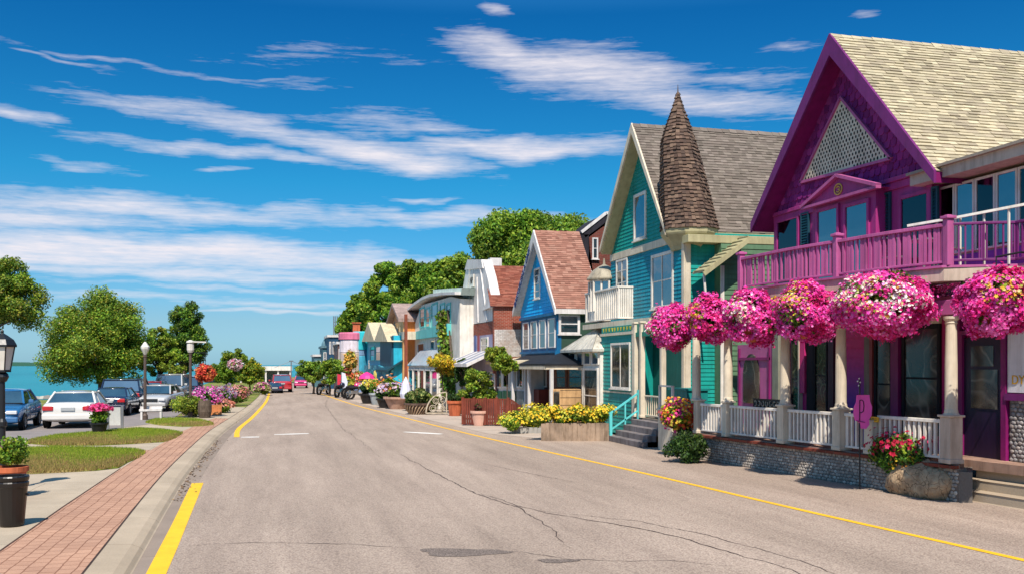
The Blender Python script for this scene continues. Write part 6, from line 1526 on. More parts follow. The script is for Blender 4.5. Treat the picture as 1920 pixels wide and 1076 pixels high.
# globe lamps
def lamp(label, px, pb, ptop, d=None, arm=False):
    x, y = gr(px, pb); dd = x * SA + y * CA; zt = atd(dd, px, ptop).z
    r = thing('lamp_post', label, 'street lamp', (x, y, .1), 'slender lakeside lamp posts')
    m = MB(); m.lathe((x, y, 0), [(.13, .1), (.13, .3), (.075, .4), (.065, zt - .75), (.085, zt - .72), (.085, zt - .62), (.05, zt - .58)], 12); m.build('post', M_BROWNPOLE, r)
    m = MB(); m.lathe((x, y, 0), [(.07, zt - .6), (.19, zt - .35), (.20, zt - .25), (.05, zt - .02), (.01, zt)] if not arm else [(.12, zt - .62), (.17, zt - .5), (.17, zt - .22), (.12, zt - .15), (.01, zt - .13)], 8 if not arm else 12); m.build('globe', M_FROST, r)
    if arm:
        m = MB(); m.lathe((x, y, 0), [(.2, zt - .14), (.2, zt - .08), (.06, zt), (.01, zt)], 12); m.bar((x, y, zt - .08), (x + .75, y, zt - .10), .12, .07); m.build('lamp_arm', M_FROST, r)
        m = MB(); m.bar((x, y, zt - .62), (x + .78, y - .1, zt - .62), .03); m.build('basket_arm', M_BLACK, r)
    return r, x, y, zt, dd
lamp('lamp post with diamond-shaped head beside the dark off-roader', 272, 790, 640)
r_, x, y, zt, dd = lamp('lamp post with flat arm that carries the red hanging basket', 357, 785, 637, arm=True)
b_ = thing('hanging_basket', 'round red-orange hanging basket on the lakeside lamp post', 'flower basket', (x + .75, y - .1, zt - 1.9))
c = atd(dd - .1, 385, 699); blooms(b_, (c.x, c.y, c.z), (.46, .46, .42), 900, .055, [(.60, .05, .03), (.72, .12, .05), (.5, .03, .03), (.75, .25, .08)], 95, jitter=.07)
leafmesh('foliage', b_, [(c.x, c.y, c.z)], [.38], 900, .06, DEEP, 96); m = MB(); m.tube([(c.x, c.y, c.z + .3), (c.x, c.y, zt - .62)], .012, 5); m.build('hanger', M_BLACK, b_)
for lab, px, py, cols in (('small pink and white hanging basket in the small lakeside tree', 441, 683, [(.8, .5, .55), (.85, .75, .75), (.7, .2, .35)]),):
    b_ = thing('hanging_basket', lab, 'flower basket', tuple(atd(80, px, py))); c = atd(80, px, py); blooms(b_, tuple(c), (.55, .4, .42), 500, .08, cols, 97, jitter=.1); leafmesh('foliage', b_, [tuple(c)], [.4], 500, .08, GREEN, 98); m = MB(); m.tube([c, c + Vector((0, .2, .9))], .02, 5); m.build('hanger', M_BLACK, b_)
# flower tub by the white car and the grey gate panel
x, y = gr(186, 817); r = thing('flower_tub', 'dark tub of crimson-pink flowers and leaves behind the white sedan', 'planter', (x, y, .1)); pot(r, x, y, .1, .22, .32, .42, M_BLACK)
P, R_ = blob_centers((x, y, .72), (.36, .36, .22), 14, np.random.default_rng(4), .16, .2); leafmesh('foliage', r, P, R_, 2000, .05, GREEN + LIME[:1], 99); blooms(r, (x, y, 1.02), (.40, .40, .20), 360, .05, [(.7, .05, .22), (.75, .1, .3), (.6, .03, .12)], 100, jitter=.12, bottom=-.2)
x, y = gr(217, 808); r = thing('gate_panel', 'small pale grey gate panel with two posts beside the flower tub', 'gate', (x, y, .1))
m = MB(); m.box(x - .26, x + .18, y, y + .05, .25, .98); m.build('panel', paint(178, 176, 170, .5, .15), r)
for dx in (-.3, .24): m = MB(); m.box(x + dx - .04, x + dx + .05, y - .03, y + .08, .1, 1.05); m.build('post', M_STEEL, r)
x, y = gr(284, 790); r = thing('white_bench', 'low whitish bench at the edge of the parking lot', 'bench', (x, y, .1))
m = MB(); m.box(x - .55, x + .45, y, y + .4, .50, .60); m.build('seat', GREYW, r); m = MB(); m.box(x - .55, x + .45, y + .36, y + .42, .6, .72); m.build('backrest', GREYW, r)
for dx in (-.5, .36): m = MB(); m.box(x + dx, x + dx + .09, y + .02, y + .38, .1, .5); m.build('leg', GREYW, r)
# ================================================================== cars
def carpaint(name, c, rough=.18):
    m = Mat(name, rough, .6); n = m.noise(2.5, 3, .5); m.color(m.ramp(n, [(.3, tuple(v * .92 for v in c)), (.7, c)])); m.b.inputs['Coat Weight'].default_value = .8; m.b.inputs['Coat Roughness'].default_value = .05; return m.m
M_TYRE = paint(30, 29, 30, .9, .2, 'tyre_rubber', .2); M_RIM = m_metal('alloy_rim', (.45, .45, .46), .3, .8); M_CHROME = m_metal('chrome', (.6, .6, .6), .15, .9)
def m_simple(name, c, rough=.2, spec=.6): m = Mat(name, rough, spec); m.color(m.ramp(m.noise(6, 3), [(.3, tuple(v * .85 for v in c)), (.7, c)])); return m.m
M_TAIL = m_simple('tail_lamp', (.45, .015, .02)); M_HEAD = m_simple('head_lamp', (.62, .62, .64)); M_PLATE = m_simple('plate', (.35, .36, .36), .5); M_AMBER = m_simple('amber_lamp', (.6, .25, .03))
def car(label, x, y, yaw, pm, L=4.6, W=1.85, H=1.46, kind='sedan', name='sedan', cat='car', bumper=None, z=.1, group='cars parked by the lake'):
    r = thing(name, label, cat, (0, 0, 0), group); hw = W / 2
    if kind == 'sedan': st = [(-.5, .80, .36, .80), (-.49, .93, .30, .93), (-.46, .98, .26, 1.0), (-.38, 1, .22, 1.02), (-.25, 1, .20, .99), (0, 1, .20, .96), (.18, 1, .20, .94), (.30, .99, .20, .90), (.42, .96, .22, .82), (.475, .90, .26, .74), (.5, .78, .34, .62)]; cab = ((-.36, -.23), (.25, .08)); 
    else: st = [(-.5, .86, .42, 1.0), (-.49, .95, .36, 1.12), (-.46, .99, .32, 1.16), (-.3, 1, .30, 1.14), (0, 1, .30, 1.12), (.2, 1, .30, 1.10), (.30, .99, .30, 1.06), (.42, .97, .32, 1.0), (.48, .92, .36, .92), (.5, .82, .42, .8)]; cab = ((-.475, -.43), (.27, .14))
    hs_ = H / (1.46 if kind == 'sedan' else 1.85)
    m = MB(); V = []; k = 12
    for t, w, zb, zs in st:
        w *= hw; zb *= hs_; zs *= hs_; yy = t * L
        ring_ = [(-w * .80, zb), (w * .80, zb), (w * .97, zb + .1), (w, zb + (zs - zb) * .45), (w * .99, zb + (zs - zb) * .72), (w * .93, zs - .05), (w * .84, zs), (w * .4, zs + .025), (-w * .4, zs + .025), (-w * .84, zs), (-w * .93, zs - .05), (-w * .99, zb + (zs - zb) * .72), (-w, zb + (zs - zb) * .45), (-w * .97, zb + .1)]
        k = len(ring_); V += [(a, yy, b) for a, b in ring_]
    n = len(st); Fs = [(i * k + j, i * k + (j + 1) % k, (i + 1) * k + (j + 1) % k, (i + 1) * k + j) for i in range(n - 1) for j in range(k)] + [tuple(range(k))[::-1], tuple(range((n - 1) * k, n * k))]
    m.mesh(V, Fs); body = m.build('body', pm, r, smooth=True, sub=1)
    zs = .97 * hs_ if kind == 'sedan' else 1.13 * hs_; zt = H
    (rb, rt), (fb, ft) = cab; wb, wt = hw * .88, hw * (.68 if kind == 'sedan' else .76)
    B = [(-wb, rb * L, zs - .03), (wb, rb * L, zs - .03), (wb, fb * L, zs - .05), (-wb, fb * L, zs - .05)]; T = [(-wt, rt * L, zt - .05), (wt, rt * L, zt - .05), (wt, ft * L, zt - .06), (-wt, ft * L, zt - .06)]
    m = MB(); m.mesh(B + T, [(0, 1, 5, 4), (1, 2, 6, 5), (2, 3, 7, 6), (3, 0, 4, 7), (4, 5, 6, 7)]); m.build('windows', M_GLASS, r)
    m = MB()
    for i in range(4): m.bar(B[i], T[i], .075, .06)
    for s in (1, 2):
        for t in ((.40,) if kind == 'sedan' else (.36, .68)):
            a = Vector(B[0 if s == 1 else 1]).lerp(Vector(B[3 if s == 1 else 2]), t); b = Vector(T[0 if s == 1 else 1]).lerp(Vector(T[3 if s == 1 else 2]), t); m.bar(a, b, .08, .03, up=(1, 0, 0))
    m.build('pillars', pm, r)
    m = MB(); N = 6; V = []
    for i in range(N + 1):
        for j in range(N + 1):
            u, v = i / N, j / N; c = (1 - (2 * u - 1) ** 4) * (1 - (2 * v - 1) ** 4); V.append(((-1 + 2 * u) * (wt + .03), (rt + (ft - rt) * v) * L + (-.04 if j == 0 else .04 if j == N else 0), zt - .065 + .06 * c))
    m.mesh(V, [(i * (N + 1) + j, (i + 1) * (N + 1) + j, (i + 1) * (N + 1) + j + 1, i * (N + 1) + j + 1) for i in range(N) for j in range(N)]); V2 = [(-wt - .03, rt * L - .04, zt - .09), (wt + .03, rt * L - .04, zt - .09), (wt + .03, ft * L + .04, zt - .09), (-wt - .03, ft * L + .04, zt - .09)]
    m.mesh(V2, [(0, 1, 2, 3)]); m.bar(V2[0], V2[3], .05); m.bar(V2[1], V2[2], .05); m.bar(V2[0], V2[1], .05); m.bar(V2[2], V2[3], .05); m.build('roof', pm, r, smooth=True)
    wr = .32 if kind == 'sedan' else .38
    for sx in (-1, 1):
        for ty in (-.30, .32):
            wx = sx * (hw - .10); cy = ty * L
            def cyl(prof): 
                V = [(wx + sx * o, cy + rr * math.cos(a), wr + rr * math.sin(a)) for rr, o in prof for a in [2 * math.pi * q / 20 for q in range(20)]]
                return V, [(i * 20 + q, i * 20 + (q + 1) % 20, (i + 1) * 20 + (q + 1) % 20, (i + 1) * 20 + q) for i in range(len(prof) - 1) for q in range(20)]
            t = MB(); t.mesh(*cyl([(wr * .6, -.12), (wr, -.11), (wr, .09), (wr * .93, .12), (wr * .64, .11)])); wo = t.build('wheel', M_TYRE, r)
            t = MB(); t.mesh(*cyl([(wr * .66, .105), (wr * .6, .08), (wr * .2, .09), (.001, .10)])); 
            for q in range(5): a = q * 1.2566; t.bar((wx + sx * .10, cy, wr), (wx + sx * .10, cy + wr * .6 * math.cos(a), wr + wr * .6 * math.sin(a)), .05, .03, up=(1, 0, 0))
            t.build('rim', M_RIM, wo)
            t = MB(); t.mesh(*cyl([(wr * 1.18, .075), (wr * 1.0, .085)])); t.build('wheel_arch', M_DARK, r)
    bm = bumper or pm; by0, by1 = -.5 * L - .03, .5 * L + .03
    m = MB(); m.box(-hw * .93, hw * .93, by0, by0 + .25, .34 * hs_, .58 * hs_); m.build('rear_bumper', bm, r, bevel=.05)
    m = MB(); m.box(-hw * .90, hw * .90, by1 - .25, by1, .30 * hs_, .50 * hs_); m.build('front_bumper', bm, r, bevel=.05)
    zr = .80 * hs_ if kind == 'sedan' else .95 * hs_
    for sx in (-1, 1):
        m = MB(); a, b = sorted((sx * hw * .52, sx * hw * .90)); m.box(a, b, by0 + .0, by0 + .12, zr - .09, zr + .09); m.build('tail_light', M_TAIL, r, bevel=.02)
        m = MB(); a, b = sorted((sx * hw * .50, sx * hw * .86)); m.box(a, b, by1 - .16, by1 - .0, .60 * hs_, .72 * hs_); m.build('headlight', M_HEAD, r, bevel=.02)
        m = MB(); a, b = sorted((sx * (hw + .02), sx * (hw + .2))); m.box(a, b, fb * L - .25, fb * L - .15, zs - .02, zs + .12); m.build('wing_mirror', pm, r, bevel=.02)
        m = MB(); m.bar((sx * hw * 1.0, -.03 * L, zs * .84), (sx * hw * 1.0, .02 * L, zs * .84), .025, .025); m.build('door_handle', M_CHROME, r)
        m = MB()
        for t in ((-.13, .10, .25) if kind == 'sedan' else (-.14, .06, .24)): m.bar((sx * hw * .992, t * L, .3 * hs_), (sx * hw * .985, t * L, zs * .9), .012, .012)
        m.build('door_seam', M_DARK, r)
    m = MB(); m.box(-.26, .26, by0 - .008, by0 + .1, zr - .10, zr + .03); m.build('number_plate', M_PLATE, r)
    m = MB(); m.box(-hw * .46, hw * .46, by1 - .12, by1 - .01, .56 * hs_, .70 * hs_); g_ = m.build('grille', M_BLACK, r)
    m = MB(); [m.box(-hw * .46, hw * .46, by1 - .015, by1 + .0, .585 * hs_ + i * .04, .595 * hs_ + i * .04) for i in range(3)]; m.build('grille_bars', M_CHROME, g_)
    m = MB(); m.bar((-wb, rb * L + .02, zs - .0), (wb, rb * L + .02, zs - .0), .05, .04); m.bar((-wb, fb * L - .02, zs - .02), (wb, fb * L - .02, zs - .02), .05, .03); m.build('window_seal', M_BLACK, r)
    r.location = (x, y, z); r.rotation_euler = (0, 0, yaw); return r
W_ = carpaint('white_car_paint', (.62, .59, .55)); B_ = carpaint('blue_car_paint', (.02, .11, .26)); D_ = carpaint('navy_car_paint', (.012, .016, .04)); S_ = carpaint('silver_car_paint', (.42, .41, .40)); RD = carpaint('red_car_paint', (.40, .02, .03)); PK = carpaint('pink_car_paint', (.62, .04, .17))
def cpos(px, d): v = atd(d, px); return v.x, v.y
x, y = cpos(148, 41.2); car('white sedan with red tail lights, seen from behind', x, y, R(0), W_, L=4.6, W=2.12, H=1.52, bumper=W_)
x, y = cpos(8, 39.5); car('blue sedan facing the camera at the left edge', x, y, R(182), B_, L=4.6, W=2.15, H=1.62)
x, y = cpos(219, 50.5); car('dark navy sedan parked just beyond the white sedan', x, y, R(-3), D_, L=4.5, W=1.85, H=1.45)
x, y = cpos(240, 55); car('tall black off-roader with dark red roof edge', x, y, R(-2), D_, L=4.8, W=2.3, H=1.85, kind='suv', name='off_roader')
x, y = cpos(300, 55); car('silver sedan facing the camera beyond the white bench', x, y, R(172), S_, L=4.5, W=1.9, H=1.5)
x, y = cpos(281, 64); car('small red hatchback mostly hidden behind the silver sedan', x, y, R(5), RD, L=4, W=1.8, H=1.55, kind='suv', name='hatchback')
x, y = cpos(322, 66); car('pale grey van-like car behind the silver sedan', x, y, R(175), S_, L=4.6, W=2.0, H=2.0, kind='suv', name='minivan')
x, y = cpos(352, 70); car('black car partly hidden by the lamp post bush', x, y, R(178), D_, L=4.5, W=1.9, H=1.8, kind='suv', name='parked_car')
x, y = cpos(527, 96); car('dark red truck on the road at the far end', x, y, R(2), RD, L=5, W=1.95, H=1.75, kind='suv', name='truck', cat='truck', z=0, group='vehicles driving on the street')
x, y = cpos(514, 92.5); car('small dark low car just ahead of the red truck', x, y, R(2), D_, L=3.8, W=1.5, H=1.0, name='low_car', z=0, group='vehicles driving on the street')
x, y = cpos(564, 112); car('bright pink car farthest down the road', x, y, R(178), PK, L=4, W=1.5, H=1.5, name='small_car', z=0, group='vehicles driving on the street')
# ================================================================== right-hand planters, fence and shop clutter
WOODM = paint(150, 128, 108, .85, .35, 'weathered_timber')
def boxplanter(label, px0, px1, pb, hgt, mat, bushes, seed, dep=.8, name='timber_planter'):
    a, b = gr(px0, pb), gr(px1, pb); A, B = Vector((*a, 0)), Vector((*b, 0)); d_ = (B - A).normalized(); n = Vector((-d_.y, d_.x, 0)); n = n if n.y > 0 else -n
    r = thing(name, label, 'planter', tuple(A)); m = MB(); m.prism([A, B, B + n * dep, A + n * dep], (0, 0, hgt)); m.build('box', mat, r, bevel=.01)
    m = MB(); rg = random.Random(seed); k = int((B - A).length / .16)
    for i in range(k + 1): q = A.lerp(B, i / k) - n * .012; m.bar(q, q + Vector((0, 0, hgt + rg.uniform(-.01, .03))), .13, .03, up=n)
    m.build('staves', mat, r); return r, A, B, n
r, A, B, n = boxplanter('long weathered timber planter of yellow flowers beside the grey steps', 1018, 1138, 826, .62, WOODM, None, 1)
rng = np.random.default_rng(7); C_ = [A.lerp(B, t) + n * (.4 + .2 * math.sin(t * 9)) + Vector((0, 0, .85 + .12 * math.sin(t * 14))) for t in np.linspace(-.05, .98, 11)]
leafmesh('foliage', r, [tuple(c) for c in C_], [.30] * 11, 5200, .055, LIME + GREEN, 111); 
for i, c in enumerate(C_[::2]): blooms(r, tuple(c + Vector((0, 0, .05))), (.42, .42, .26), 210, .045, [(.82, .58, .04), (.75, .62, .06), (.85, .48, .03), (.5, .5, .06)], 112 + i, jitter=.15, bottom=-.4)
r = boxplanter('low stone trough at the foot of the yellow bushes', 962, 1012, 812, .22, paint(150, 146, 140, .85, .2), None, 2, .5, 'stone_trough')[0]
def ybush(label, px, pb, r_, h, seed, pal=LIME + YELLOW[:2], fl=((.82, .58, .04), (.75, .62, .06), (.4, .45, .05))):
    x, y = gr(px, pb); o = shrub(label, x, y, 0, r_, h, 3000, .055, pal, 'yellow_bush', 'bush', seed=seed); blooms(o, (x, y, h * .6), (r_ * .95, r_ * .95, h * .45), 300, .045, list(fl), seed + 1, jitter=.14, bottom=-.2); return o
ybush('low green and yellow bush at the near end of the picket fence', 962, 812, .62, .80, 121, LIME + GREEN)
ybush('yellow flowering bush between the picket fence and the timber planter', 1002, 810, .78, 1.05, 123)
# brown picket fence with rising end
def fpos(px, pb): return Vector((*gr(px, pb), 0))
FA, FB = fpos(868, 797), fpos(992, 799); fr = thing('picket_fence', 'red-brown timber picket fence sloping down at its near end', 'fence', tuple(FA))
FBR = paint(112, 50, 34, .75, .3, 'red_brown_timber'); k = 30; m = MB(); rg = random.Random(3)
def ftop(t): return 1.22 if t < .72 else 1.22 - .75 * ((t - .72) / .28) ** 1.3
for i in range(k):
    t = i / (k - 1); p = FA.lerp(FB, t); h = ftop(t) - (.05 if i % 5 else -.04); m.bar(p + Vector((0, 0, .05)), p + Vector((0, 0, h)), .085 if i % 5 else .11, .03 if i % 5 else .08, up=(FB - FA).cross(Vector((0, 0, 1))))
m.build('pickets', FBR, fr)
m = MB()
for i in range(24):
    a, b = i / 24, (i + 1) / 24
    for f, o in ((.96, .0), (.25, 0)): pa, pb_ = FA.lerp(FB, a), FA.lerp(FB, b); m.bar(pa + Vector((0, .05, ftop(a) * f)), pb_ + Vector((0, .05, ftop(b) * f)), .05, .07)
m.build('rails', FBR, fr)
x, y = gr(975, 790); leafmesh('red_creeper', thing('red_creeper', 'red-leaved creeper tumbling over the low end of the picket fence', 'plant', (x, y, 0)), [(x - .5 + i * .35, y + .25 * i, .62 - i * .04) for i in range(5)], [.32] * 5, 2600, .05, [(.20, .02, .02), (.32, .03, .03), (.08, .05, .02), (.14, .015, .02)], 131)
for lab, px, pb, rr, h, mt, pl, fl in (('terracotta pot with a dark spiky plant left of the picket fence', 853, 779, .42, .80, M_TERRA, DEEP, None), ('pale pink clay pot standing before the picket fence', 899, 797, .40, .66, paint(206, 160, 140, .8, .15), [(.16, .03, .04), (.05, .09, .02)], None)):
    x, y = gr(px, pb); o = thing('clay_pot', lab, 'pot', (x, y, 0), 'clay pots near the picket fence'); pot(o, x, y, 0, rr * .7, rr, h, mt); P, R_ = blob_centers((x, y, h + .2), (.3, .3, .2), 8, np.random.default_rng(5), .16, .2); leafmesh('foliage', o, P, R_, 900, .06, pl, 133)
# iron scroll wheel ornament
x, y = gr(820, 777); o = thing('iron_ornament', 'quarter-round wrought iron scroll ornament between the pots and the basket planter', 'ornament', (x, y, 0)); m = MB(); R0 = 1.0
def arc(m, cx, cz, r, a0, a1, w, n=12):
    for i in range(n): t0, t1 = R(a0 + (a1 - a0) * i / n), R(a0 + (a1 - a0) * (i + 1) / n); m.bar((x + cx + r * math.cos(t0), y, cz + r * math.sin(t0)), (x + cx + r * math.cos(t1), y, cz + r * math.sin(t1)), w, w)
arc(m, .5, .1, 1.12, 90, 180, .06); m.bar((x + .5, y, .1), (x + .5, y, 1.22), .06); m.bar((x - .62, y, .1), (x + .5, y, .1), .06)
for cx, cz, r0 in ((.1, .4, .24), (.25, .8, .2), (-.25, .35, .18), (.3, .35, .12), (-.1, .75, .14)): arc(m, cx, cz, r0, 0, 360, .035); arc(m, cx, cz, r0 * .5, 40, 330, .03, 8)
m.build('scrollwork', paint(186, 172, 150, .6, .2), o)
# ribbed basket planter and its neighbours
for lab, nm_, px, pb, rr, h, mt, pal, fl, sd_ in (
    ('dark ribbed basket planter with striped spiky leaves', 'basket_planter', 783, 776, .72, .62, paint(96, 76, 66, .8, .35), [(.30, .32, .10), (.10, .16, .03), (.05, .10, .02)], None, 141),
    ('wide pinkish bowl planter of mixed flowers before the orange house', 'bowl_planter', 746, 766, .85, .75, paint(176, 140, 120, .8, .2), GREEN + DEEP, [(.7, .5, .6), (.6, .4, .6), (.75, .25, .1)], 142),
    ('dark round tub with purple and white flowers beside the bowl planter', 'flower_pot', 722, 764, .55, .6, M_BLACK, DEEP + GREEN[:2], [(.6, .45, .65), (.7, .6, .6)], 143),
    ('pale grey square tub among the pots before the mural', 'flower_pot', 706, 758, .5, .8, paint(150, 156, 158, .6, .2), GREEN, [(.8, .6, .1), (.8, .3, .1)], 144),
    ('dark round pot at the near side of the motorcycles', 'flower_pot', 690, 756, .6, .7, M_BLACK, DEEP, [(.7, .6, .1)], 145)):
    x, y = gr(px, pb); o = thing(nm_, lab, 'planter', (x, y, 0), 'flower tubs along the shop fronts'); pot(o, x, y, 0, rr * .62, rr, h, mt); P, R_ = blob_centers((x, y, h + .35), (rr * .75, rr * .75, .32), 12, np.random.default_rng(sd_), .28, .2); leafmesh('foliage', o, P, R_, 1800, .11 if px > 700 else .13, pal, sd_)
    if fl: blooms(o, (x, y, h + .45), (rr * .95, rr * .8, .42), 130, .09, fl, sd_ + 1, jitter=.15, bottom=-.2)
    if 'ribbed' in lab:
        m = MB(); [m.tube([(x + rr * .63 * math.cos(t), y + rr * .63 * math.sin(t), .02), (x + rr * .9 * math.cos(t + .3), y + rr * .9 * math.sin(t + .3), .35), (x + rr * math.cos(t + .5), y + rr * math.sin(t + .5), .6)], .035, 5) for t in np.linspace(0, 6.28, 24)]; m.build('ribs', paint(176, 150, 120, .8, .2), o)
for lab, px, pb, h, seed, cols in (('yellow-green bush between the ribbed basket and the iron ornament', 803, 772, 1.0, 151, LIME), ('leafy plant with orange flowers before the mural wall', 727, 760, 2.0, 152, GREEN + LIME), ('dark leafy mound behind the ribbed basket planter', 790, 766, 1.25, 153, DEEP)):
    x, y = gr(px, pb); o = shrub(lab, x, y, 0, .8, h, 1800, .11, cols, 'leafy_plant', 'plant', seed=seed)
    if 'orange' in lab: blooms(o, (x, y, h * .7), (.7, .7, .6), 60, .12, [(.8, .25, .05), (.8, .5, .3)], seed + 1, jitter=.2)
x, y = gr(761, 770); o = thing('furled_parasol', 'furled blue and white striped parasol standing in a tub', 'parasol', (x, y, 0)); m = MB(); m.tube([(x, y, 0), (x, y, 2.0)], .03, 6); m.build('pole', M_BROWNPOLE, o); m = MB(); m.lathe((x, y, 0), [(.30, .75), (.36, 1.0), (.22, 1.6), (.03, 2.0)], 8, (.55, .55, .65)); m.build('canopy', M_SOLID, o)
# motorcycles by the kerb
def moto(label, px, pb, col, yaw, seed):
    o = thing('motorcycle', label, 'motorcycle', (0, 0, 0), 'motorcycles parked before the mural building')
    for cx in (-.72, .72):
        m = MB(); n = 18
        for rr, w in ((.31, .12),):
            for i in range(n): t0, t1 = 2 * math.pi * i / n, 2 * math.pi * (i + 1) / n; m.bar((cx + rr * math.cos(t0), 0, .34 + rr * math.sin(t0)), (cx + rr * math.cos(t1), 0, .34 + rr * math.sin(t1)), w, .1, up=(0, 1, 0))
        wh = m.build('wheel', M_TYRE, o); m = MB(); [m.bar((cx, 0, .34), (cx + .28 * math.cos(a), 0, .34 + .28 * math.sin(a)), .02) for a in np.linspace(0, 5.8, 8)]; m.build('spokes', M_CHROME, wh)
    m = MB(); m.bar((-.6, 0, .45), (.35, 0, .5), .22, .2); m.bar((.72, 0, .34), (.45, 0, 1.0), .1, .07); m.bar((-.72, 0, .34), (-.2, 0, .6), .16, .06); m.ball((.0, 0, .45), .24, 8, 6); m.build('engine_frame', M_CHROME, o)
    m = MB(); m.ball((.18, 0, .82), .27, 10, 6, None, (1.3, .7, .75)); m.build('fuel_tank', col, o, smooth=True); m = MB(); m.ball((-.4, 0, .74), .3, 10, 6, None, (1.3, .65, .35)); m.build('seat', M_DARK, o, smooth=True)
    m = MB(); m.bar((.42, -.38, 1.05), (.42, .38, 1.05), .04); m.build('handlebar', M_CHROME, o); m = MB(); m.ball((.58, 0, .92), .11, 8, 6); m.build('headlight', M_HEAD, o)
    x, y = gr(px, pb); o.location = (x, y, 0); o.rotation_euler = (0, 0, yaw); o.scale = (1.25, 1.25, 1.25); return o
moto('near motorcycle with grey tank before the mural', 676, 748, S_, R(15), 1); moto('motorcycle with pink tank just behind the near one', 668, 746, PK, R(25), 2); moto('dark motorcycle farther along by the striped banners', 641, 744, D_, R(60), 3); moto('farthest motorcycle under the bright green trees', 607, 739, D_, R(60), 4)
for lab, px, pb, pt, c, w in (('tall red feather banner before the far shops', 632, 743, 700, (.55, .03, .06), .5), ('tall pale blue and white feather banner right of the red one', 640, 744, 697, (.6, .62, .72), .45)):
    x, y = gr(px, pb); o = thing('feather_banner', lab, 'banner', (x, y, 0)); dd = x * SA + y * CA; z = atd(dd, px, pt).z; m = MB(); m.tube([(x, y, 0), (x, y, z)], .03, 6); m.build('pole', M_STEEL, o); m = MB(); m.prism([(x, y, .7), (x + w, y, .8), (x + w * 1.15, y, z * .6), (x + w * .7, y, z - .1), (x, y, z)], (0, .02, 0), c); m.build('cloth', M_SOLID, o)
x, y = gr(688, 750); o = thing('pink_sunshade', 'bright pink sunshade above the parked motorcycles', 'parasol', (x, y, 0)); m = MB(); m.tube([(x, y, 0), (x, y, 2.0)], .03, 6); m.build('pole', M_STEEL, o); m = MB(); m.lathe((x, y, 0), [(.62, 1.65), (.5, 1.88), (.26, 2.05), (.03, 2.15)], 10, (.72, .03, .22)); m.build('canopy', M_SOLID, o)
# hanging flower columns on the far shop fronts
for i, (lab, px, top, bot, d, cols) in enumerate((('column of orange and yellow flowers on the pink kiosk', 657, 660, 690, 88, [(.75, .4, .06), (.7, .55, .15), (.5, .25, .05)]), ('red and crimson flower column beside the far green trees', 649, 690, 715, 88, [(.55, .06, .06), (.4, .1, .08), (.7, .2, .1)]), ('tall yellow-green grass plume by the motorcycles', 652, 708, 738, 86, [(.5, .45, .06), (.3, .35, .05)]), ('orange flower column against the turquoise column', 672, 696, 722, 88, [(.75, .25, .05), (.7, .15, .08), (.6, .5, .3)]))):
    c = atd(d, px, (top + bot) / 2); h = (bot - top) / 2 * d / F_PX; o = thing('flower_column', lab, 'flowers', (c.x, c.y, 0)); m = MB(); m.tube([(c.x, c.y, 0), (c.x, c.y, c.z + h)], .05, 6); m.build('stake', M_BARK, o)
    blooms(o, tuple(c), (.55, .5, h), 330, .13, cols, 160 + i, jitter=.15); leafmesh('foliage', o, [(c.x, c.y, c.z + dz) for dz in (-h * .5, 0, h * .5)], [.45] * 3, 500, .12, GREEN, 165 + i)
# pink sign on a thin pole
x, y = gr(1612, 916); dd = x * SA + y * CA; o = thing('pink_sign', 'pink cut-out sign with a black letter on a thin black pole before the porch', 'sign', (x, y, 0)); r_, u_ = Vector((CA, -SA, 0)), Vector((0, 0, 1))
m = MB(); m.tube([(x, y, 0), (x, y, atd(dd, 1612, 708).z)], .017, 8); m.build('pole', M_BLACK, o)
def sp(px, py, off=.0): return atd(dd - .03 - off, px, py)
m = MB(); fw_ = Vector((SA, CA, 0)) * .03
m.prism([sp(*q) for q in ((1607, 740), (1630, 740), (1631, 752), (1635, 762), (1634, 778), (1629, 786), (1630, 795), (1624, 803), (1614, 802), (1613, 792), (1604, 787), (1601, 776), (1602, 762), (1606, 753))], fw_); m.build('sign_board', paint(236, 84, 172, .45, .08), o, bevel=.004)
m = MB(); Q = [(1612, 789), (1612, 750), (1616, 749), (1619, 752), (1620, 760), (1619, 770), (1615, 773), (1612, 772)]
for a, b in zip(Q, Q[1:]): m.bar(sp(*a, .008), sp(*b, .008), .014, .012, up=fw_)
m.bar(sp(1606, 788, .008), sp(1622, 791, .008), .012, .012, up=fw_); m.build('letter', M_DARK, o)
m = MB(); a = atd(dd - .02, 1605, 722); 
for q in ((1608, 714), (1611, 709), (1613, 716), (1610, 722)): c = atd(dd - .02, *q); m.ball(c, .018, 6, 4)
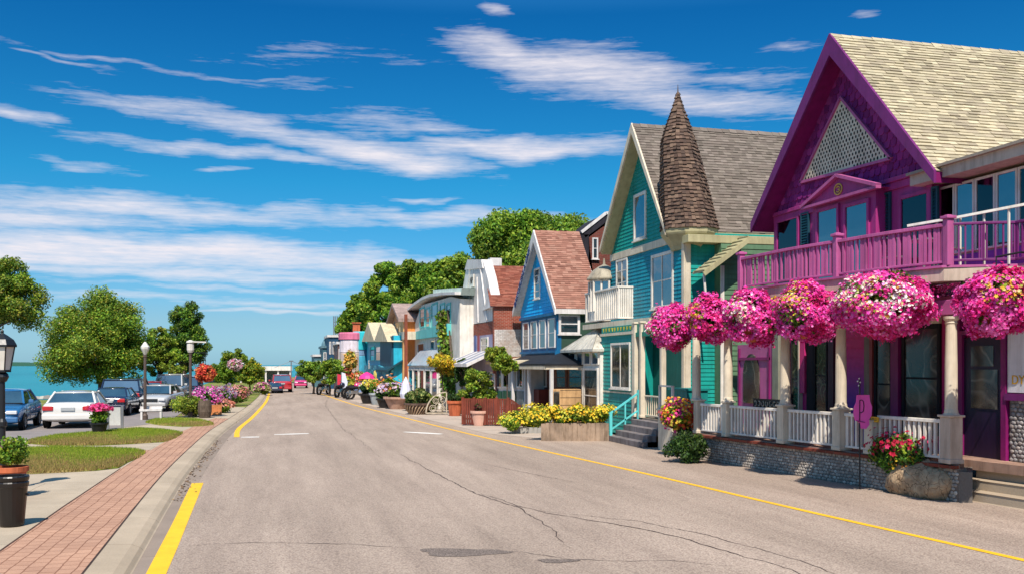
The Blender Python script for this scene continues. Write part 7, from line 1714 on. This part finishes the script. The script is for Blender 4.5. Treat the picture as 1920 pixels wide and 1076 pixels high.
m.build('scroll_top', M_WHITE, o)
p = E(1646, 785); o = thing('yellow_notice', 'small yellow notice hung on the porch railing beside the pink sign', 'sign', (p.x - .05, p.y, p.z)); m = MB(); m.box(p.x - .08, p.x - .05, p.y - .11, p.y + .14, p.z - .06, p.z + .05); m.build('plate', paint(226, 170, 30, .5, .1), o)
text_mesh('OPEN', .075, M_DARK, o, (p.x - .082, p.y + .01, p.z), (0, -1, 0), (0, 0, 1), depth=.002) if False else None
m = MB(); [m.bar((p.x - .083, p.y - .08, p.z - .02 + .03 * i), (p.x - .083, p.y + .10, p.z - .02 + .03 * i), .006, .01) for i in range(2)]; m.build('lettering', M_DARK, o)
# hanging crescent sign under the first basket
p = Vector((12.2, pxa('X', 12.2, 1266), pxz('X', 12.2, 1266, 668)))
# balcony table and chairs
o = thing('balcony_table', 'pale metal table on the purple balcony', 'table', (13.6, 17.9, BALZ)); m = MB(); m.lathe((13.6, 17.9, BALZ), [(.38, .70), (.38, .73), (.01, .73)], 16); m.build('tabletop', M_STEEL, o); m = MB(); m.tube([(13.6, 17.9, BALZ), (13.6, 17.9, BALZ + .7)], .03, 6); m.build('leg', M_STEEL, o)
for lab, cx, cy in (('pale metal chair at the far side of the balcony table', 13.5, 18.75), ('pale metal chair at the near side of the balcony table', 13.6, 17.1)):
    o = thing('metal_chair', lab, 'chair', (cx, cy, BALZ), 'chairs on the purple balcony'); s = .21
    m = MB(); m.box(cx - s, cx + s, cy - s, cy + s, BALZ + .43, BALZ + .46); m.build('seat', M_STEEL, o); m = MB(); dy = s if cy > 18 else -s
    for i in range(5): m.bar((cx - s + i * s / 2, cy + dy, BALZ + .46), (cx - s + i * s / 2, cy + dy, BALZ + .9), .02)
    m.bar((cx - s, cy + dy, BALZ + .9), (cx + s, cy + dy, BALZ + .9), .03); m.build('backrest', M_STEEL, o)
    for a in (-s, s):
        for b in (-s, s): m = MB(); m.bar((cx + a, cy + b, BALZ), (cx + a, cy + b, BALZ + .43), .025); m.build('leg', M_STEEL, o)
